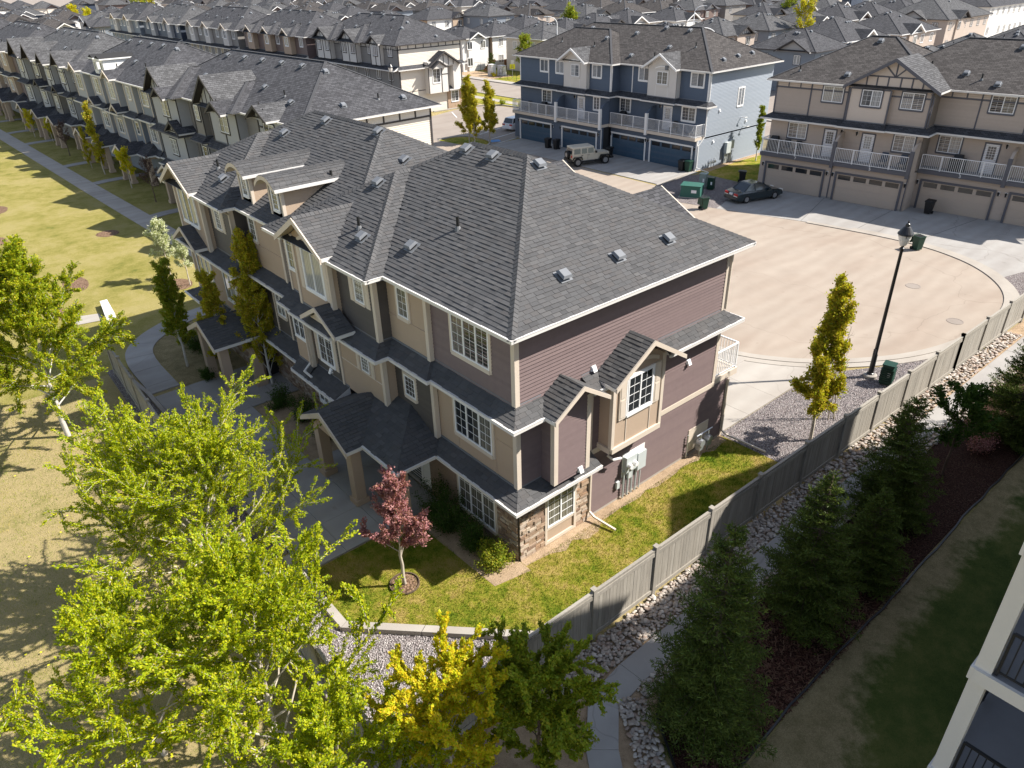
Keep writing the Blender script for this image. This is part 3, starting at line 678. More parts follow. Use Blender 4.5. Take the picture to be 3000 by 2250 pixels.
wall(HB, F((-.34, 14.0), (-.44, 14.0)), 5.9, 8.45, STU, back=.02); corner(HB, -.44, 14.0, 5.9, 8.4, M['trim'])
window(HB, f5b, 2.4, 7.12, .62, 1.0, 1, (2, 4), 'glass', M['trim'], cw=.08); trims(HB, f5b, [(0.15, 3.2, 6.93, 6.98, .02)], M['stucco'], 'reveal_strip')
wall(HB, F((-.34, 17.65), (-.98, 17.65)), 5.9, 8.45, DRK, back=.02); corner(HB, -.98, 17.65, 5.9, 8.4, M['trim'])
f6 = F((-.98, 17.65), (-.98, 24.1)); wall(HB, f6, 5.9, 8.45, DRK, 0, 2.65); wall(HB, f6, 5.9, 8.45, STU, 2.65)
window(HB, f6, 1.25, 7.15, .62, .98, 1, (2, 4), 'glassc', M['trim'], cw=.06, shutters=.28)
wall(HB, F((-.98, 20.35), (-1.3, 20.35)), 5.8, 8.7, STU, back=.02); f7 = F((-1.3, 20.35), (-1.3, 23.7)); wall(HB, f7, 5.8, 9.5, STU, poly=[(0, 5.8), (3.35, 5.8), (3.35, 8.75), (1.67, 9.6), (0, 8.75)], back=.02)
corner(HB, -1.3, 20.35, 5.85, 8.75, M['trim']); corner(HB, -1.3, 23.7, 5.85, 8.75, M['trim'], 1, -1)
window(HB, f7, .75, 6.85, 2.0, 1.6, 3, None, 'glassc', M['trimw'], cw=.07); arch(HB, f7, 1.7, 8.5, 1.1, .25)
wall(HB, F((-.98, 24.1), (LX, 24.1)), 0, 8.4, DRK, back=.1); wall(HB, F((LX, 24.1), (LX, 0)), 2.9, 8.4, DRK, back=.1); wall(HB, F((11.1, 24.1), (11.1, 0)), 0, 2.7, DRK, back=.1)
# --- front: second floor
g1 = F((0, 0), (0, 4.1)); wall(HB, g1, 2.95, 5.7, STU); window(HB, g1, 1.15, 3.68, 1.95, 1.32, 3, (2, 4), 'glass', M['trim']); trims(HB, g1, [(1.0, 1.02, 3.0, 3.6, .012), (2.98, 3.0, 3.0, 3.6, .012), (.14, 1.0, 4.4, 4.42, .012)], M['stucco'], 'reveal_strip')
wall(HB, F((0, 4.1), (-.15, 4.1)), 2.9, 5.7, DRK, back=.02); corner(HB, -.15, 4.1, 2.95, 5.6, M['trim']); g2 = F((-.15, 4.1), (-.15, 6.45)); wall(HB, g2, 2.9, 5.7, DRK, split=True); window(HB, g2, 1.1, 4.0, .66, .82, 1, (3, 4), 'glass', M['trim'])
wall(HB, F((-.15, 6.45), (-.66, 6.45)), 3.2, 5.7, STU, back=.02); corner(HB, -.66, 6.45, 3.2, 5.6, M['trim'])
g3 = F((-.66, 6.45), (-.66, 13.1)); wall(HB, g3, 2.95, 5.7, STU, 0, 3.2); wall(HB, g3, 2.9, 5.7, DRK, 3.2, 5.4, split=True); window(HB, g3, .95, 4.32, .56, .66, 1, (3, 4), 'glass', None, shutters=.22, sill=False)
trims(HB, g3, [(0.15, 3.1, 4.2, 4.24, .015), (3.14, 3.28, 2.95, 5.6, .05)], M['trim'], 'corner_trim'); window(HB, g3, 3.8, 3.45, 1.15, 1.45, 2, (2, 4), 'glass', M['trimw'], cw=.06, shutters=.25)
g4 = F((-.9, 11.85), (-.9, 13.1)); wall(HB, g4, 2.95, 5.7, STU, back=.02); wall(HB, F((-.66, 11.85), (-.9, 11.85)), 2.95, 5.7, STU, back=.02); corner(HB, -.9, 11.85, 2.95, 5.6, M['trim']); window(HB, g4, .18, 4.1, .95, 1.0, 2, (2, 2), 'glass', M['trimw'], cw=.06)
wall(HB, F((-.66, 13.1), (-.34, 13.1)), 2.9, 5.7, DRK, back=.02); g5 = F((-.34, 13.1), (-.34, 17.65)); wall(HB, g5, 2.9, 5.7, DRK); trims(HB, g5, [(1.6, 1.74, 2.95, 5.6, .05), (3.0, 3.12, 2.95, 5.6, .05)], M['trim'], 'corner_trim')
window(HB, g5, 2.0, 3.9, .8, 1.1, 2, (2, 3), 'glass', M['trim'])
wall(HB, F((-.34, 17.65), (-1.1, 17.65)), 2.95, 5.7, STU, back=.02); g6 = F((-1.1, 17.65), (-1.1, 24.1)); wall(HB, g6, 2.95, 5.7, STU, back=.02); corner(HB, -1.1, 17.65, 2.95, 5.6, M['trim']); corner(HB, -1.1, 24.1, 2.95, 5.6, M['trim'], 1, -1)
window(HB, g6, 1.0, 3.6, 1.3, 1.45, 2, None, 'glassc', M['trimw'], cw=.07); window(HB, g6, 3.9, 3.6, 1.9, 1.45, 3, None, 'glassc', M['trimw'], cw=.07)
# --- front: ground floor
h1 = F((0, 5.0), (0, 9.6)); wall(HB, h1, 0, 2.75, (M['whites'], True)); entry_door(HB, h1, .6, .1, mat=M['door_dark'], lite=False); entry_door(HB, h1, 2.4, .1, mat=M['door_dark'], lite=False); b = MB(); h1.box(b, 0, 4.6, 0, .1, 0, .14); b.obj('door_step', M['concl'], HB)
stonew = lambda a, b_, z=2.62: (lambda f: stone_flat(f, z))(F(a, b_))
def stone_flat(f, z):
    mb = MB(); f.box(mb, 0, f.L, -.1, .02, 0, z); o = mb.obj('stone_wall', M['mortar'], HB); q = MB(); zz = 0.0
    while zz < z-.02:
        h = min(random.choice((.08, .1, .12)), z-zz); u = 0
        while u < f.L-.01:
            ww = min(random.uniform(.15, .4), f.L-u); f.box(q, u+.005, u+ww-.005, .0, random.uniform(.04, .08), zz+.004, zz+h-.004); u += ww
        zz += h
    q.obj('stones', M['stone'], o)['kind'] = 'stuff'
for a, b_ in (((-.45, 9.6), (-.45, 13.1)), ((-.2, 13.1), (-.2, 17.65)), ((-.85, 17.65), (-.85, 24.1)), ((-.85, 24.1), (LX, 24.1))): stone_flat(F(a, b_), 2.62)
k1 = F((-.45, 9.6), (-.45, 13.1)); window(HB, k1, .3, 1.0, 1.1, 1.25, 2, (2, 3), 'glass', M['trimw'], off=.1); window(HB, k1, 2.1, 1.0, .8, 1.25, 2, (2, 3), 'glass', M['trimw'], off=.1)
window(HB, F((-.85, 17.65), (-.85, 24.1)), 4.0, .9, 1.6, 1.3, 2, (2, 3), 'glass', M['trimw'], off=.1)
# --- side bays
BAYL = F((2.5, -.6), (1.0, -.6)); BAYR = F((6.08, -.6), (3.6, -.6))
wall(HB, F((1.0, -.6), (1.0, 0)), 2.98, 5.75, BUR, split=True, back=.02); wall(HB, F((2.5, 0), (2.5, -.6)), 2.98, 5.75, BUR, back=.02)
wall(HB, BAYL, 2.9, 6.2, BUR, poly=[(0, 2.95), (1.5, 2.95), (1.5, 5.72), (.72, 6.2), (0, 5.72)], split=True, back=.02); corner(HB, 1.0, -.6, 2.95, 5.7, M['trim']); corner(HB, 2.5, -.6, 2.95, 5.75, M['trim'], -1, 1)
wall(HB, F((3.6, -.6), (3.6, 0)), 2.98, 5.95, STU, back=.02); wall(HB, F((6.08, 0), (6.08, -.6)), 2.98, 5.9, STU, back=.02)
wall(HB, BAYR, 2.9, 6.2, STU, poly=[(0, 2.95), (2.48, 2.95), (2.48, 5.9), (1.22, 6.62), (0, 5.9)], back=.02); corner(HB, 3.6, -.6, 3.05, 5.9, M['trim'], w=.1); corner(HB, 6.08, -.6, 3.05, 5.9, M['trim'], -1, 1, .1)
trims(HB, BAYR, [(0, 2.48, 2.92, 3.12, .07), (.58, .61, 3.12, 4.1, .02), (1.78, 1.81, 3.12, 4.1, .02)], M['trim'], 'bay_trim'); mb = MB(); mb.box(3.53, -.6, 2.92, 3.6, 0, 3.12); mb.box(3.6, -.6, 2.9, 6.08, 0, 2.95); mb.obj('bay_trim', M['trim'], HB)
window(HB, BAYR, .58, 4.2, 1.24, 1.4, 2, (2, 4), 'glass', M['trimw'], cw=.07, shutters=.3); arch(HB, BAYR, 1.2, 5.78, .85, .22)
# --- roofs
SOL = {'A': (-.58, 10.68, -.58, 13.7), 'P': (-1.24, 10.0, 5.83, 13.6), 'B': (-.92, 10.0, 8.0, 24.9), 'C': (-1.57, 8.9, 17.07, 24.7)}
HH = {k: hip_h(*v, E0, SL) for k, v in SOL.items()}
def Hmax(x, y): return max(f(x, y) for f in HH.values())
ROOFP = []; capb = MB(); base = MB()
GAB = []     # (xfront, y0, y1, function height)
def gh(x, y):
    m = -9
    for xf, yc, hw, ze, s in GAB:
        if x >= xf and abs(y-yc) < hw: m = max(m, ze+s*(hw-abs(y-yc)))
    return m
GAB.append((-1.45, 10.15, 1.78, 8.72, .58)); GAB.append((-1.75, 22.05, 1.85, 8.72, .56))
for k, v in SOL.items():
    pls, r, ed = hip_planes(*v, E0, SL)
    for q in pls: rplane(base, q); ROOFP.append((q, lambda c: c.z > Hmax(c.x, c.y)-.03 and c.z > gh(c.x, c.y)-.03))
    for a, b_ in ed: caps(capb, a, b_, lambda c: c.z > Hmax(c.x, c.y)-.1 and c.z > gh(c.x, c.y)-.05)
    base.poly([(v[0], v[2], E0-.02), (v[0], v[3], E0-.02), (v[1], v[3], E0-.02), (v[1], v[2], E0-.02)], 1)
RO = base.obj('roof', [M['roofbase'], M['trimw']], HB)
# eave outline gutters
zg = E0+.01
gutters(HB, [(10.68, -.58), (-.58, -.58), (-.58, 5.83), (-1.24, 5.83), (-1.24, 8.45)], zg, M['gutter'])
gutters(HB, [(-1.24, 11.95), (-1.24, 13.55), (-.92, 13.6), (-.92, 17.07), (-1.57, 17.07), (-1.57, 20.15)], zg, M['gutter']); gutters(HB, [(-1.57, 23.95), (-1.57, 24.7), (9, 24.7)], zg, M['gutter']); gutters(HB, [(10.68, 13.7), (10.68, -.58)], zg, M['gutter'])
TABS = []
vis0 = lambda c: c.z > Hmax(c.x, c.y)-.02
gf = F((0, 24), (0, 0))
FR = F((0, 0), (0, 24))
for (xf, yc, hw, ze, s), ob in zip(GAB, (2.4, 2.6)):
    gable(HB, FR, yc, hw, ze, s, -xf, ob, M['roofbase'], M['trim'], vis=vis0, tabs=ROOFP, barge=.2)
    caps(capb, (xf, yc, ze+hw*s), (xf+3.6, yc, ze+hw*s), lambda c: c.z > Hmax(c.x, c.y)-.1)
# skirt roofs: outline of the storey below
def skirt(root, inner, outer, zt, zb, tabs=None, mat=None, gut=True, ends=True):
    mb = MB()
    for i in range(len(inner)-1):
        q = [(*outer[i], zb), (*outer[i+1], zb), (*inner[i+1], zt), (*inner[i], zt)]; rplane(mb, q)
        mb.poly([(*outer[i], zb-.02), (*inner[i], zb-.02), (*inner[i+1], zb-.02), (*outer[i+1], zb-.02)], 1)
        if tabs is not None: tabs.append((q, None))
    if ends:
        for k in (0, -1): mb.poly([(*outer[k], zb-.02), (*inner[k], zb-.02), (*inner[k], zt), (*outer[k], zb)], 1)
    o = mb.obj('skirt_roof', [mat or M['roofbase'], M['trimw']], root)
    if gut: gutters(root, outer, zb+.02, M['gutter'])
    fl = MB()
    for i in range(len(inner)-1):
        fl.beam((*inner[i], zt+.03), (*inner[i+1], zt+.03), .05, .07)
    fl.obj('flashing', M['ventgrey'], root)
    return o
T = 5.99; ZM = 5.64; o5 = .58
inA = [(.98, 0), (0, 0), (0, 4.1), (-.15, 4.1), (-.15, 6.45), (-.66, 6.45), (-.66, 8.9), (-1.0, 8.9), (-1.0, 11.6), (-.66, 11.6), (-.66, 13.1)]
outA = [(.98, -.58), (-.58, -.58), (-.58, 3.55), (-.72, 3.55), (-.72, 5.88), (-1.24, 5.88), (-1.24, 8.6), (-1.5, 8.6), (-1.5, 11.9), (-1.4, 11.9), (-1.4, 13.1)]
skirt(HB, inA, outA, T, ZM, ROOFP)
skirt(HB, [(-.66, 13.1), (-.34, 13.1), (-.34, 17.65), (-.98, 17.65), (-.98, 24.1)], [(-1.4, 13.1), (-.98, 13.12), (-.98, 17.07), (-1.62, 17.07), (-1.62, 24.7)], T, ZM, ROOFP)
skirt(HB, [(3.35, 0), (2.7, 0)], [(3.35, -.58), (2.7, -.58)], T, ZM, ROOFP, ends=False, gut=True); skirt(HB, [(10.1, 0), (6.4, 0)], [(10.68, -.58), (6.4, -.58)], T, ZM, ROOFP); skirt(HB, [(10.1, 2), (10.1, 0)], [(10.68, 2), (10.68, -.58)], T, ZM, ROOFP)
# side gables over the bays
gable(HB, side, sX(1.78), 1.15, 5.68, .66, 1.02, 0.0, M['roofbase'], M['trim'], tabs=ROOFP, barge=.14)
gable(HB, side, sX(4.9), 1.7, 5.8, .64, 1.05, 0.0, M['roofbase'], M['trim'], tabs=ROOFP, barge=.16)
# low skirt
zL = 2.64; TL = 2.98
inL = [(3.2, 0), (0, 0), (0, 4.1), (-.15, 4.1), (-.15, 4.4)]; outL = [(3.2, -.6), (-.58, -.6), (-.58, 3.62), (-.72, 3.62), (-.72, 3.7)]
inL = [(3.2, 0), (0, 0), (0, 4.15)]; outL = [(3.2, -.6), (-.58, -.6), (-.58, 3.62)]
skirt(HB, inL, outL, TL, zL, ROOFP)
skirt(HB, [(-.66, 9.3), (-.66, 11.85), (-.9, 11.85), (-.9, 13.1)], [(-1.42, 9.3), (-1.42, 11.6), (-1.42, 11.7), (-1.42, 12.95)], TL, zL, ROOFP)
skirt(HB, [(-.9, 13.1), (-.34, 13.1), (-.34, 17.2)], [(-1.42, 12.95), (-1.0, 13.15), (-1.0, 17.2)], TL, zL, ROOFP, ends=False)
skirt(HB, [(-1.1, 20.0), (-1.1, 24.1)], [(-1.7, 20.0), (-1.7, 24.9)], TL, zL, ROOFP)
# porches: hip lean-to plus a front gable on square posts
def porch(root, y0, yg0, yg1, xh, xg, wallx, tabs, far=False, flip=False):
    mb = MB(); zt = zL+(wallx-xh)*.5
    ry = (yg0+yg1)/2; hw = (yg1-yg0)/2; zp = zL+hw*.5; k = (wallx-xh); q = []
    if not flip:
        q.append([(xh, y0, zL), (xh, ry, zL), (wallx, ry, zt), (wallx, y0+k, zt)]); q.append([(wallx, y0, zL), (xh, y0, zL), (wallx, y0+k, zt)])
    else:
        q.append([(xh, ry, zL), (xh, y0, zL), (wallx, y0-k, zt), (wallx, ry, zt)]); q.append([(xh, y0, zL), (wallx, y0, zL), (wallx, y0-k, zt)])
    for a in q:
        rplane(mb, a); 
        if tabs is not None: tabs.append((a, None))
    mb.poly([(xh, min(y0, ry), zL-.02), (wallx, min(y0, ry), zL-.02), (wallx, max(y0, ry), zL-.02), (xh, max(y0, ry), zL-.02)], 1)
    mb.obj('porch_roof', [M['roofbase'] if tabs is not None else M['roof'], M['trimw']], root)
    fr = F((wallx, 0), (wallx, 30)); gable(root, fr, ry, hw, zL, .5, wallx-xg, 0, M['roofbase'] if tabs is not None else M['roof'], M['trim'], tabs=tabs, barge=.2, face=M['stucco'] if not far else M['panelg'], fo=wallx-xg-.25)
    ye = yg0 if not flip else yg1
    gutters(root, [(wallx, y0), (xh, y0), (xh, ye)], zL+.02, M['gutter'])
    for (px, py) in ((xg+.45, yg0+.45), (xg+.45, yg1-.55), (xh+.35, (y0+.45) if not flip else y0-.6)):
        c = MB(); c.box(px-.2, py-.2, .25, px+.2, py+.2, zL-.1); c.box(px-.27, py-.27, 0, px+.27, py+.27, .26); c.obj('porch_post', M['stucco'], root)
    b = MB(); b.box(xg+.3, yg0+.3, zL-.35, xg+.6, yg1-.3, zL-.05); b.box(xh+.2, y0+.3 if not flip else y0-.4, zL-.3, wallx, y0+.45 if not flip else y0-.25, zL-.05); b.obj('porch_beam', M['stucco'], root)
porch(HB, 3.62, 5.86, 9.3, -2.18, -2.82, -.15, ROOFP)
porch(HB, 16.9-2.2+2.2, 16.95, 20.25, -1.7, -3.2, -.4, ROOFP)
# back gable peeking over the ridge, and garage side
gable(HB, F((LX, 24), (LX, 0)), 24-9.5, 2.2, 8.58, SL, .9, 3.0, M['roof'], M['trim'], barge=.2, face=M['stucco'], fo=.3)
gable(HB, F((LX, 24), (LX, 0)), 24-4.0, 2.0, 8.58, SL, .9, 3.0, M['roof'], M['trim'], barge=.2, face=M['stucco'], fo=.3)
# little gablets on the mid skirt
def gablet(root, f, uc, of, ze=6.02, hw=1.3, s=.55, back=1.2, rm=None, bm=None, face=None):
    gable(root, f, uc, hw, ze, s, of, -max(0, of-back), rm or M['roofbase'], bm or M['trim'], barge=.15, face=face or M['stucco'], fo=of-.18)
gable(HB, FR, 9.2, 1.3, 5.98, .55, 1.6, -.8, M['roofbase'], M['trim'], barge=.16, tabs=ROOFP, face=M['trim'], fo=1.3)
gable(HB, FR, 22.2, 1.45, 5.98, .55, 1.9, -1.1, M['roofbase'], M['trim'], barge=.16, tabs=ROOFP, face=M['trim'], fo=1.5)
# dormers with arched roofs
for yd in (13.1, 16.05):
    y1 = yd+1.12; yc = (yd+y1)/2; xf = -.45; mb = MB()
    mb.prism([(xf, yd, 8.75), (xf, yd, 10.1), (2.3, yd, 10.1), (xf, yd, 8.75)][:3], (0, 1.12, 0)); mb.prism([(xf, yd, 8.7), (xf, y1, 8.7), (xf, y1, 10.1), (xf, yc, 10.4), (xf, yd, 10.1)], (.1, 0, 0))
    mb.obj('dormer_wall', M['stucco'], HB)
    fd = F((xf, yd), (xf, y1)); window(HB, fd, .3, 9.08, .52, .82, 1, (2, 4), 'glass', M['trimw'], cw=.06); mbt = MB(); mbt.box(xf-.04, yd-.03, 8.72, xf+.09, yd+.1, 10.08); mbt.box(xf-.04, y1-.1, 8.72, xf+.09, y1+.03, 10.08); mbt.obj('corner_trim', M['trim'], HB)
    rb = MB(); n = 12; X0 = -.85; hw = .9; tz = lambda t: 10.06+.42*max(0, 1-abs(t)**2.2)
    for i in range(n):
        t0 = -1+2*i/n; t1 = -1+2*(i+1)/n
        a = (X0, yc+hw*t0, tz(t0)); b_ = (X0, yc+hw*t1, tz(t1)); xb = lambda z: (z-E0)/SL-.92+.15
        c = (xb(b_[2]), b_[1], b_[2]); d = (xb(a[2]), a[1], a[2]); rb.poly([a, b_, c, d], 0)
        rb.poly([(p[0], p[1], p[2]-.1) for p in (d, c, b_, a)], 1); rb.poly([a, b_, (b_[0], b_[1], b_[2]-.16), (a[0], a[1], a[2]-.16)], 1); ROOFP.append(([a, b_, c, d] if i >= n/2 else [b_, c, d, a], None))
    rb.box(X0, yc-hw-.06, 9.98, 2.0, yc-hw+.03, 10.09, 2); rb.obj('dormer_roof', [M['roofbase'], M['trim'], M['gutter']], HB)
# lay the shingles: the 280 that show largest are pieces of their own
alltabs = []
for q, vis in ROOFP: alltabs += shingles(q, vis)
alltabs = [t for t in alltabs if t[1].z < 99]
order = sorted(range(len(alltabs)), key=lambda i: ((alltabs[i][1]-CAMP).length if alltabs[i][2] and alltabs[i][1].z > 8.3 else 1e9))
top = set(order[:280]); stuff = MB()
for i, (faces, c, full) in enumerate(alltabs):
    if i in top:
        b = MB(); [b.poly(f) for f in faces]; b.obj('shingle', M['shingle'], RO)
    else:
        for f in faces: stuff.poly(f)
stuff.obj('shingles', M['shingle'], RO)['kind'] = 'stuff'; capb.obj('ridge_caps', M['shingle'], RO)['kind'] = 'stuff'
NA = (-SL, 0, 1); NS = (0, -SL, 1)
for (x, y, z) in ((4.29, 13.34, 11.37), (4.3, 11.6, 11.38), (4.69, 7.95, 11.4), (4.68, 6.43, 11.4), (2.04, 9.92, 10.34), (-.02, 7.86, 9.23), (.66, 5.85, 9.24), (-.32, 19.32, 9.25), (4.17, 17.61, 11.3), (3.0, 19.6, 10.7)): box_vent(HB, x, y, Hmax(x, y)+.01, NA)
for (x, y) in ((5.1, 4.56), (7.23, .59), (4.8, .6), (2.45, .61)): box_vent(HB, x, y, Hmax(x, y)+.01, NS)
for (x, y) in ((1.79, 4.8), (.24, 8.52), (1.66, 12.91), (.01, 20.71)): pipe_vent(HB, x, y, Hmax(x, y))
# downspouts
G_ = M['trim']
pipe(HB, [(10.2, -.5, 8.45), (10.2, -.06, 8.2), (10.2, -.06, 6.05)], G_); pipe(HB, [(11.05, -.07, 2.7), (11.05, -.07, .3), (11.1, -.3, .16), (11.3, -2.0, .08)], G_)
pipe(HB, [(3.1, -.55, 2.6), (3.22, -.1, 2.45), (3.22, -.09, .35), (3.26, -.3, .2), (3.4, -1.15, .1)], G_)
pipe(HB, [(-1.2, 5.95, 8.5), (-1.0, 6.55, 8.3)], G_); pipe(HB, [(-1.5, 17.2, 8.5), (-1.06, 17.6, 8.2), (-1.06, 17.6, 6.1)], G_); pipe(HB, [(-1.1, 12.5, 5.6), (-.98, 11.9, 5.4), (-.98, 11.9, 3.1)], G_)
pipe(HB, [(-1.0, 11.95, 3.12), (-1.35, 11.8, 2.95), (-1.35, 11.2, 2.92)], M['gutter']); pipe(HB, [(.2, -.5, 8.45), (.25, -.1, 8.35)], G_); pipe(HB, [(.2, -.5, 5.55), (.25, -.1, 5.45)], G_)
# wall vents and small fittings on the side
sf = lambda x: sX(x)
hood_vent(HB, side, sX(3.3), 6.05); hood_vent(HB, side, sX(8.35), 4.42); hood_vent(HB, BAYL, .3, 2.98); hood_vent(HB, F((-.66, 9.7), (-.66, 11.9)), .9, 3.1)
pipe(HB, [(4.1, -.02, 2.32), (4.1, -.3, 2.28), (4.45, -.34, 2.2)], M['vinyl'], .07, 'vent_spout')
# electrical meters
mt = MB(); side.box(mt, sX(6.1), sX(4.9), .02, .05, .95, 1.95, 1); side.box(mt, sX(5.5), sX(4.95), .05, .22, 1.2, 1.85, 0); side.box(mt, sX(6.0), sX(5.55), .05, .24, 1.05, 1.8, 0); side.box(mt, sX(4.75), sX(4.6), .03, .12, .6, .9, 0)
for x in (5.08, 5.36): mt.tube((x, -.22, 1.5), (x, -.36, 1.5), .1, .09, 12, 1)
for x in (4.95, 5.2, 5.4, 5.62): mt.tube((x, -.12, 1.25), (x, -.1, .05), .035, .035, 8, 0)
side.box(mt, sX(5.32), sX(5.14), .08, .18, .85, 1.15, 0); mt.tube((5.85, -.12, 1.05), (5.85, -.1, .05), .03, .03, 8, 0)
mt.obj('meter_cabinet', [M['meter'], M['trimw']], HB)
gm = MB()
gsb = F((LX, -.0), (0, 0))
for x in (9.25, 9.75): gm.tube((x, -.22, .62), (x, -.45, .62), .16, .16, 12, 0); gm.tube((x, -.33, .05), (x, -.33, 1.0), .03, .03, 8, 0); gm.box(x-.12, -.42, .3, x+.12, -.2, .5, 0)
gm.tube((9.0, -.3, 1.0), (10.0, -.3, 1.0), .03, .03, 8, 0); gm.tube((8.7, -.1, .05), (8.7, -.1, 1.1), .03, .03, 8, 0); gm.obj('gas_meter', M['metal'], HB)
gm = MB(); gm.box(8.8, -.05, .2, 10.05, -.02, 1.25); gm.obj('meter_board', M['trim'], HB)
# garage-side deck with white railing
dk = MB(); dk.box(10.05, .0, 2.72, 11.7, 12, 3.0); dk.obj('deck_slab', M['trim'], HB); railing(HB, [(10.12, .06), (11.62, .06), (11.62, 5.5)], 3.0, 1.1)
# ---------------------------------------------------------------- ground, roads, paths
def sheet(name, pts, z, mat, kind='structure', root=None, label=None):
    mb = MB(); mb.poly([(x, y, z) for x, y in pts]); o = mb.obj(name, mat, root, label)
    if o.data.polygons[0].normal.z < 0: o.data.flip_normals()
    if kind: o['kind'] = kind
    return o
def slab_row(name, quads, z0, z1, mat, gap=.012):
    """a path laid in separate slabs: first one is the object, the others are its pieces"""
    root = bpy.data.objects.new(name, None); COL.objects.link(root); root['kind'] = 'structure'
    for q in quads:
        c = Vector((sum(p[0] for p in q)/4, sum(p[1] for p in q)/4)); dz = random.uniform(-.004, .004); b = MB()
        q2 = [tuple(c+(Vector(p)-c)*(1-gap)) for p in q]
        b.hexa([(*p, z0) for p in q2]+[(*p, z1+dz) for p in q2]); b.obj('concrete_slab', mat, root)
    return root
def band(pts, wdt):      # quads along a centre line
    A = offset_poly(pts, wdt/2); B = offset_poly(pts, -wdt/2); return [(B[i], B[i+1], A[i+1], A[i]) for i in range(len(pts)-1)]
def resample(pts, step):
    out = [Vector(pts[0])]
    for i in range(len(pts)-1):
        a, b = Vector(pts[i]), Vector(pts[i+1]); n = max(1, round((b-a).length/step))
        for k in range(1, n+1): out.append(a+(b-a)*k/n)
    return [tuple(p) for p in out]
def smooth(pts, it=2):
    for _ in range(it):
        q = [pts[0]]
        for i in range(len(pts)-1):
            a, b = Vector(pts[i]), Vector(pts[i+1]); q += [tuple(a*.75+b*.25), tuple(a*.25+b*.75)]
        pts = q+[pts[-1]]
    return pts
def curb(name, pts, wdt, z0, z1, mat):
    mb = MB()
    for q in band(pts, wdt): mb.hexa([(*p, z0) for p in q]+[(*p, z1) for p in q])
    o = mb.obj(name, mat); o['kind'] = 'structure'; return o
sheet('ground', [(-900, -400), (1500, -400), (1500, 1500), (-900, 1500)], -.03, M['dry'])
sheet('far_ground', [(75, -60), (1400, -60), (1400, 1400), (-400, 1400), (-400, 215), (75, 215)], -.026, M['asph']); sheet('park_lawn', [(-90, 23.6), (9.5, 23.6), (9.5, 190), (-90, 190)], -.022, M['lawn'])
# long sidewalk with joints
cl = [(3.9, 26), (3.2, 45), (2.5, 63.5), (1.7, 88), (.6, 120), (-.9, 165)]
slab_row('sidewalk', band(resample(cl, 1.9), 1.55), -.03, .03, M['concl'])
for y, xe in ((50.0, 7.2), (65.3, 8), (75.4, 7), (91.8, 6.4), (101.4, 6.4), (112, 6)):
    x0 = 3.9-(y-26)*.0375+.75; slab_row('path', band(resample([(x0, y), (x0+1.2, y+.35), (xe, y+.5)], 1.3), 1.15), -.03, .028, M['conc'])
wk = smooth([(3.3, 28.2), (0, 28.1), (-2.2, 27.6), (-4.2, 26.2), (-5.0, 24.4), (-5.0, 20)], 2)
slab_row('path', band(resample(wk, 1.5), 1.35), -.03, .03, M['conc'])
# patio slabs in front of the porches
pq = []
ys = [4.25, 6.1, 8.0, 9.9, 11.8, 13.7, 15.6, 17.5, 19.6]
for i in range(len(ys)-1):
    xs = [-5.62, -4.1, -2.55] + ([-.15] if ys[i] < 9 or ys[i] > 15.5 else [])
    for j in range(len(xs)-1): pq.append(((xs[j], ys[i]), (xs[j+1], ys[i]), (xs[j+1], ys[i+1]), (xs[j], ys[i+1])))
slab_row('patio', pq, -.03, .034, M['conc'], .007)
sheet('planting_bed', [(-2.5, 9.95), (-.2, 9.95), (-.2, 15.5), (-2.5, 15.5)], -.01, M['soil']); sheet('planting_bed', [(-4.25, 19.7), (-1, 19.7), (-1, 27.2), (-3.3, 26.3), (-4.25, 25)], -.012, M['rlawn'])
# yard of the main block
yard = [(-5.65, 4.2), (-5.68, 1.42), (-.75, -3.75), (11.2, -3.95), (11.1, 0.02), (.0, .02), (.0, 4.2)]
sheet('yard_lawn', yard, -.012, M['yard'])
def ragged(pts0, pts1): return pts0+pts1[::-1]
random.seed(3)
sheet('soil_strip', [(0, .03)]+[(x*.5, -.28-.28*random.random()-(.5 if 1 < x*.5 < 3.5 else 0)*random.random()) for x in range(0, 23)]+[(11.1, .03)], -.006, M['soil'])
sheet('planting_bed', [(-1.35, -.35), (-.02, -.6), (-.02, 4.2), (-1.5, 4.2)], -.006, M['soil'])
# gravel corners
sheet('gravel_bed', [(-7.5, -3.8), (-.75, -3.8), (-5.9, 1.3), (-5.85, 5.0), (-5.75, 24), (-6.6, 24)], -.016, M['gravel'])
sheet('gravel_bed', [(11.1, .03), (17.55, .03), (19.6, -.5), (22.1, -2.0), (25, -3.1), (27, -4.2), (11.2, -4.0)], -.008, M['gravel'])
# driveway of the main block, turning circle
for k in range(8):
    pass
slab_row('driveway', [((11.12+i*2.15, j*3.0+.05), (11.12+(i+1)*2.15, j*3.0+.05), (11.12+(i+1)*2.15, j*3.0+3.05), (11.12+i*2.15, j*3.0+3.05)) for i in range(3) for j in range(8) if not (i == 2 and j == 0)]+[((15.42, .05), (17.5, .05), (17.2, 3.05), (15.42, 3.05))], -.03, .03, M['concl'], .004)
arc = smooth([(17.4, 6), (17.7, 3.4), (20.0, .2), (24.4, -2.7), (30, -3.6), (34.9, -3.0), (38.4, -.3), (40.1, 3.2), (40.3, 7.0), (39.4, 12.5)], 3)
road = [(17.4, 24.5)]+arc+[(39.4, 12.5), (38.6, 15.5), (37.6, 19.3), (36.9, 22.6), (39.6, 27), (40.2, 50.3), (37, 58), (30, 70), (20.5, 70), (20.5, 27)]
sheet('road', road, -.002, M['road'])
curb('kerb', [p for p in arc if p[0] < 40.4][6:], .42, -.02, .05, M['curb'])
A2 = offset_poly(arc, .75)
curb('kerb', [p for p in offset_poly(arc, -.42)][6:-8], .4, -.03, .025, M['curb'])
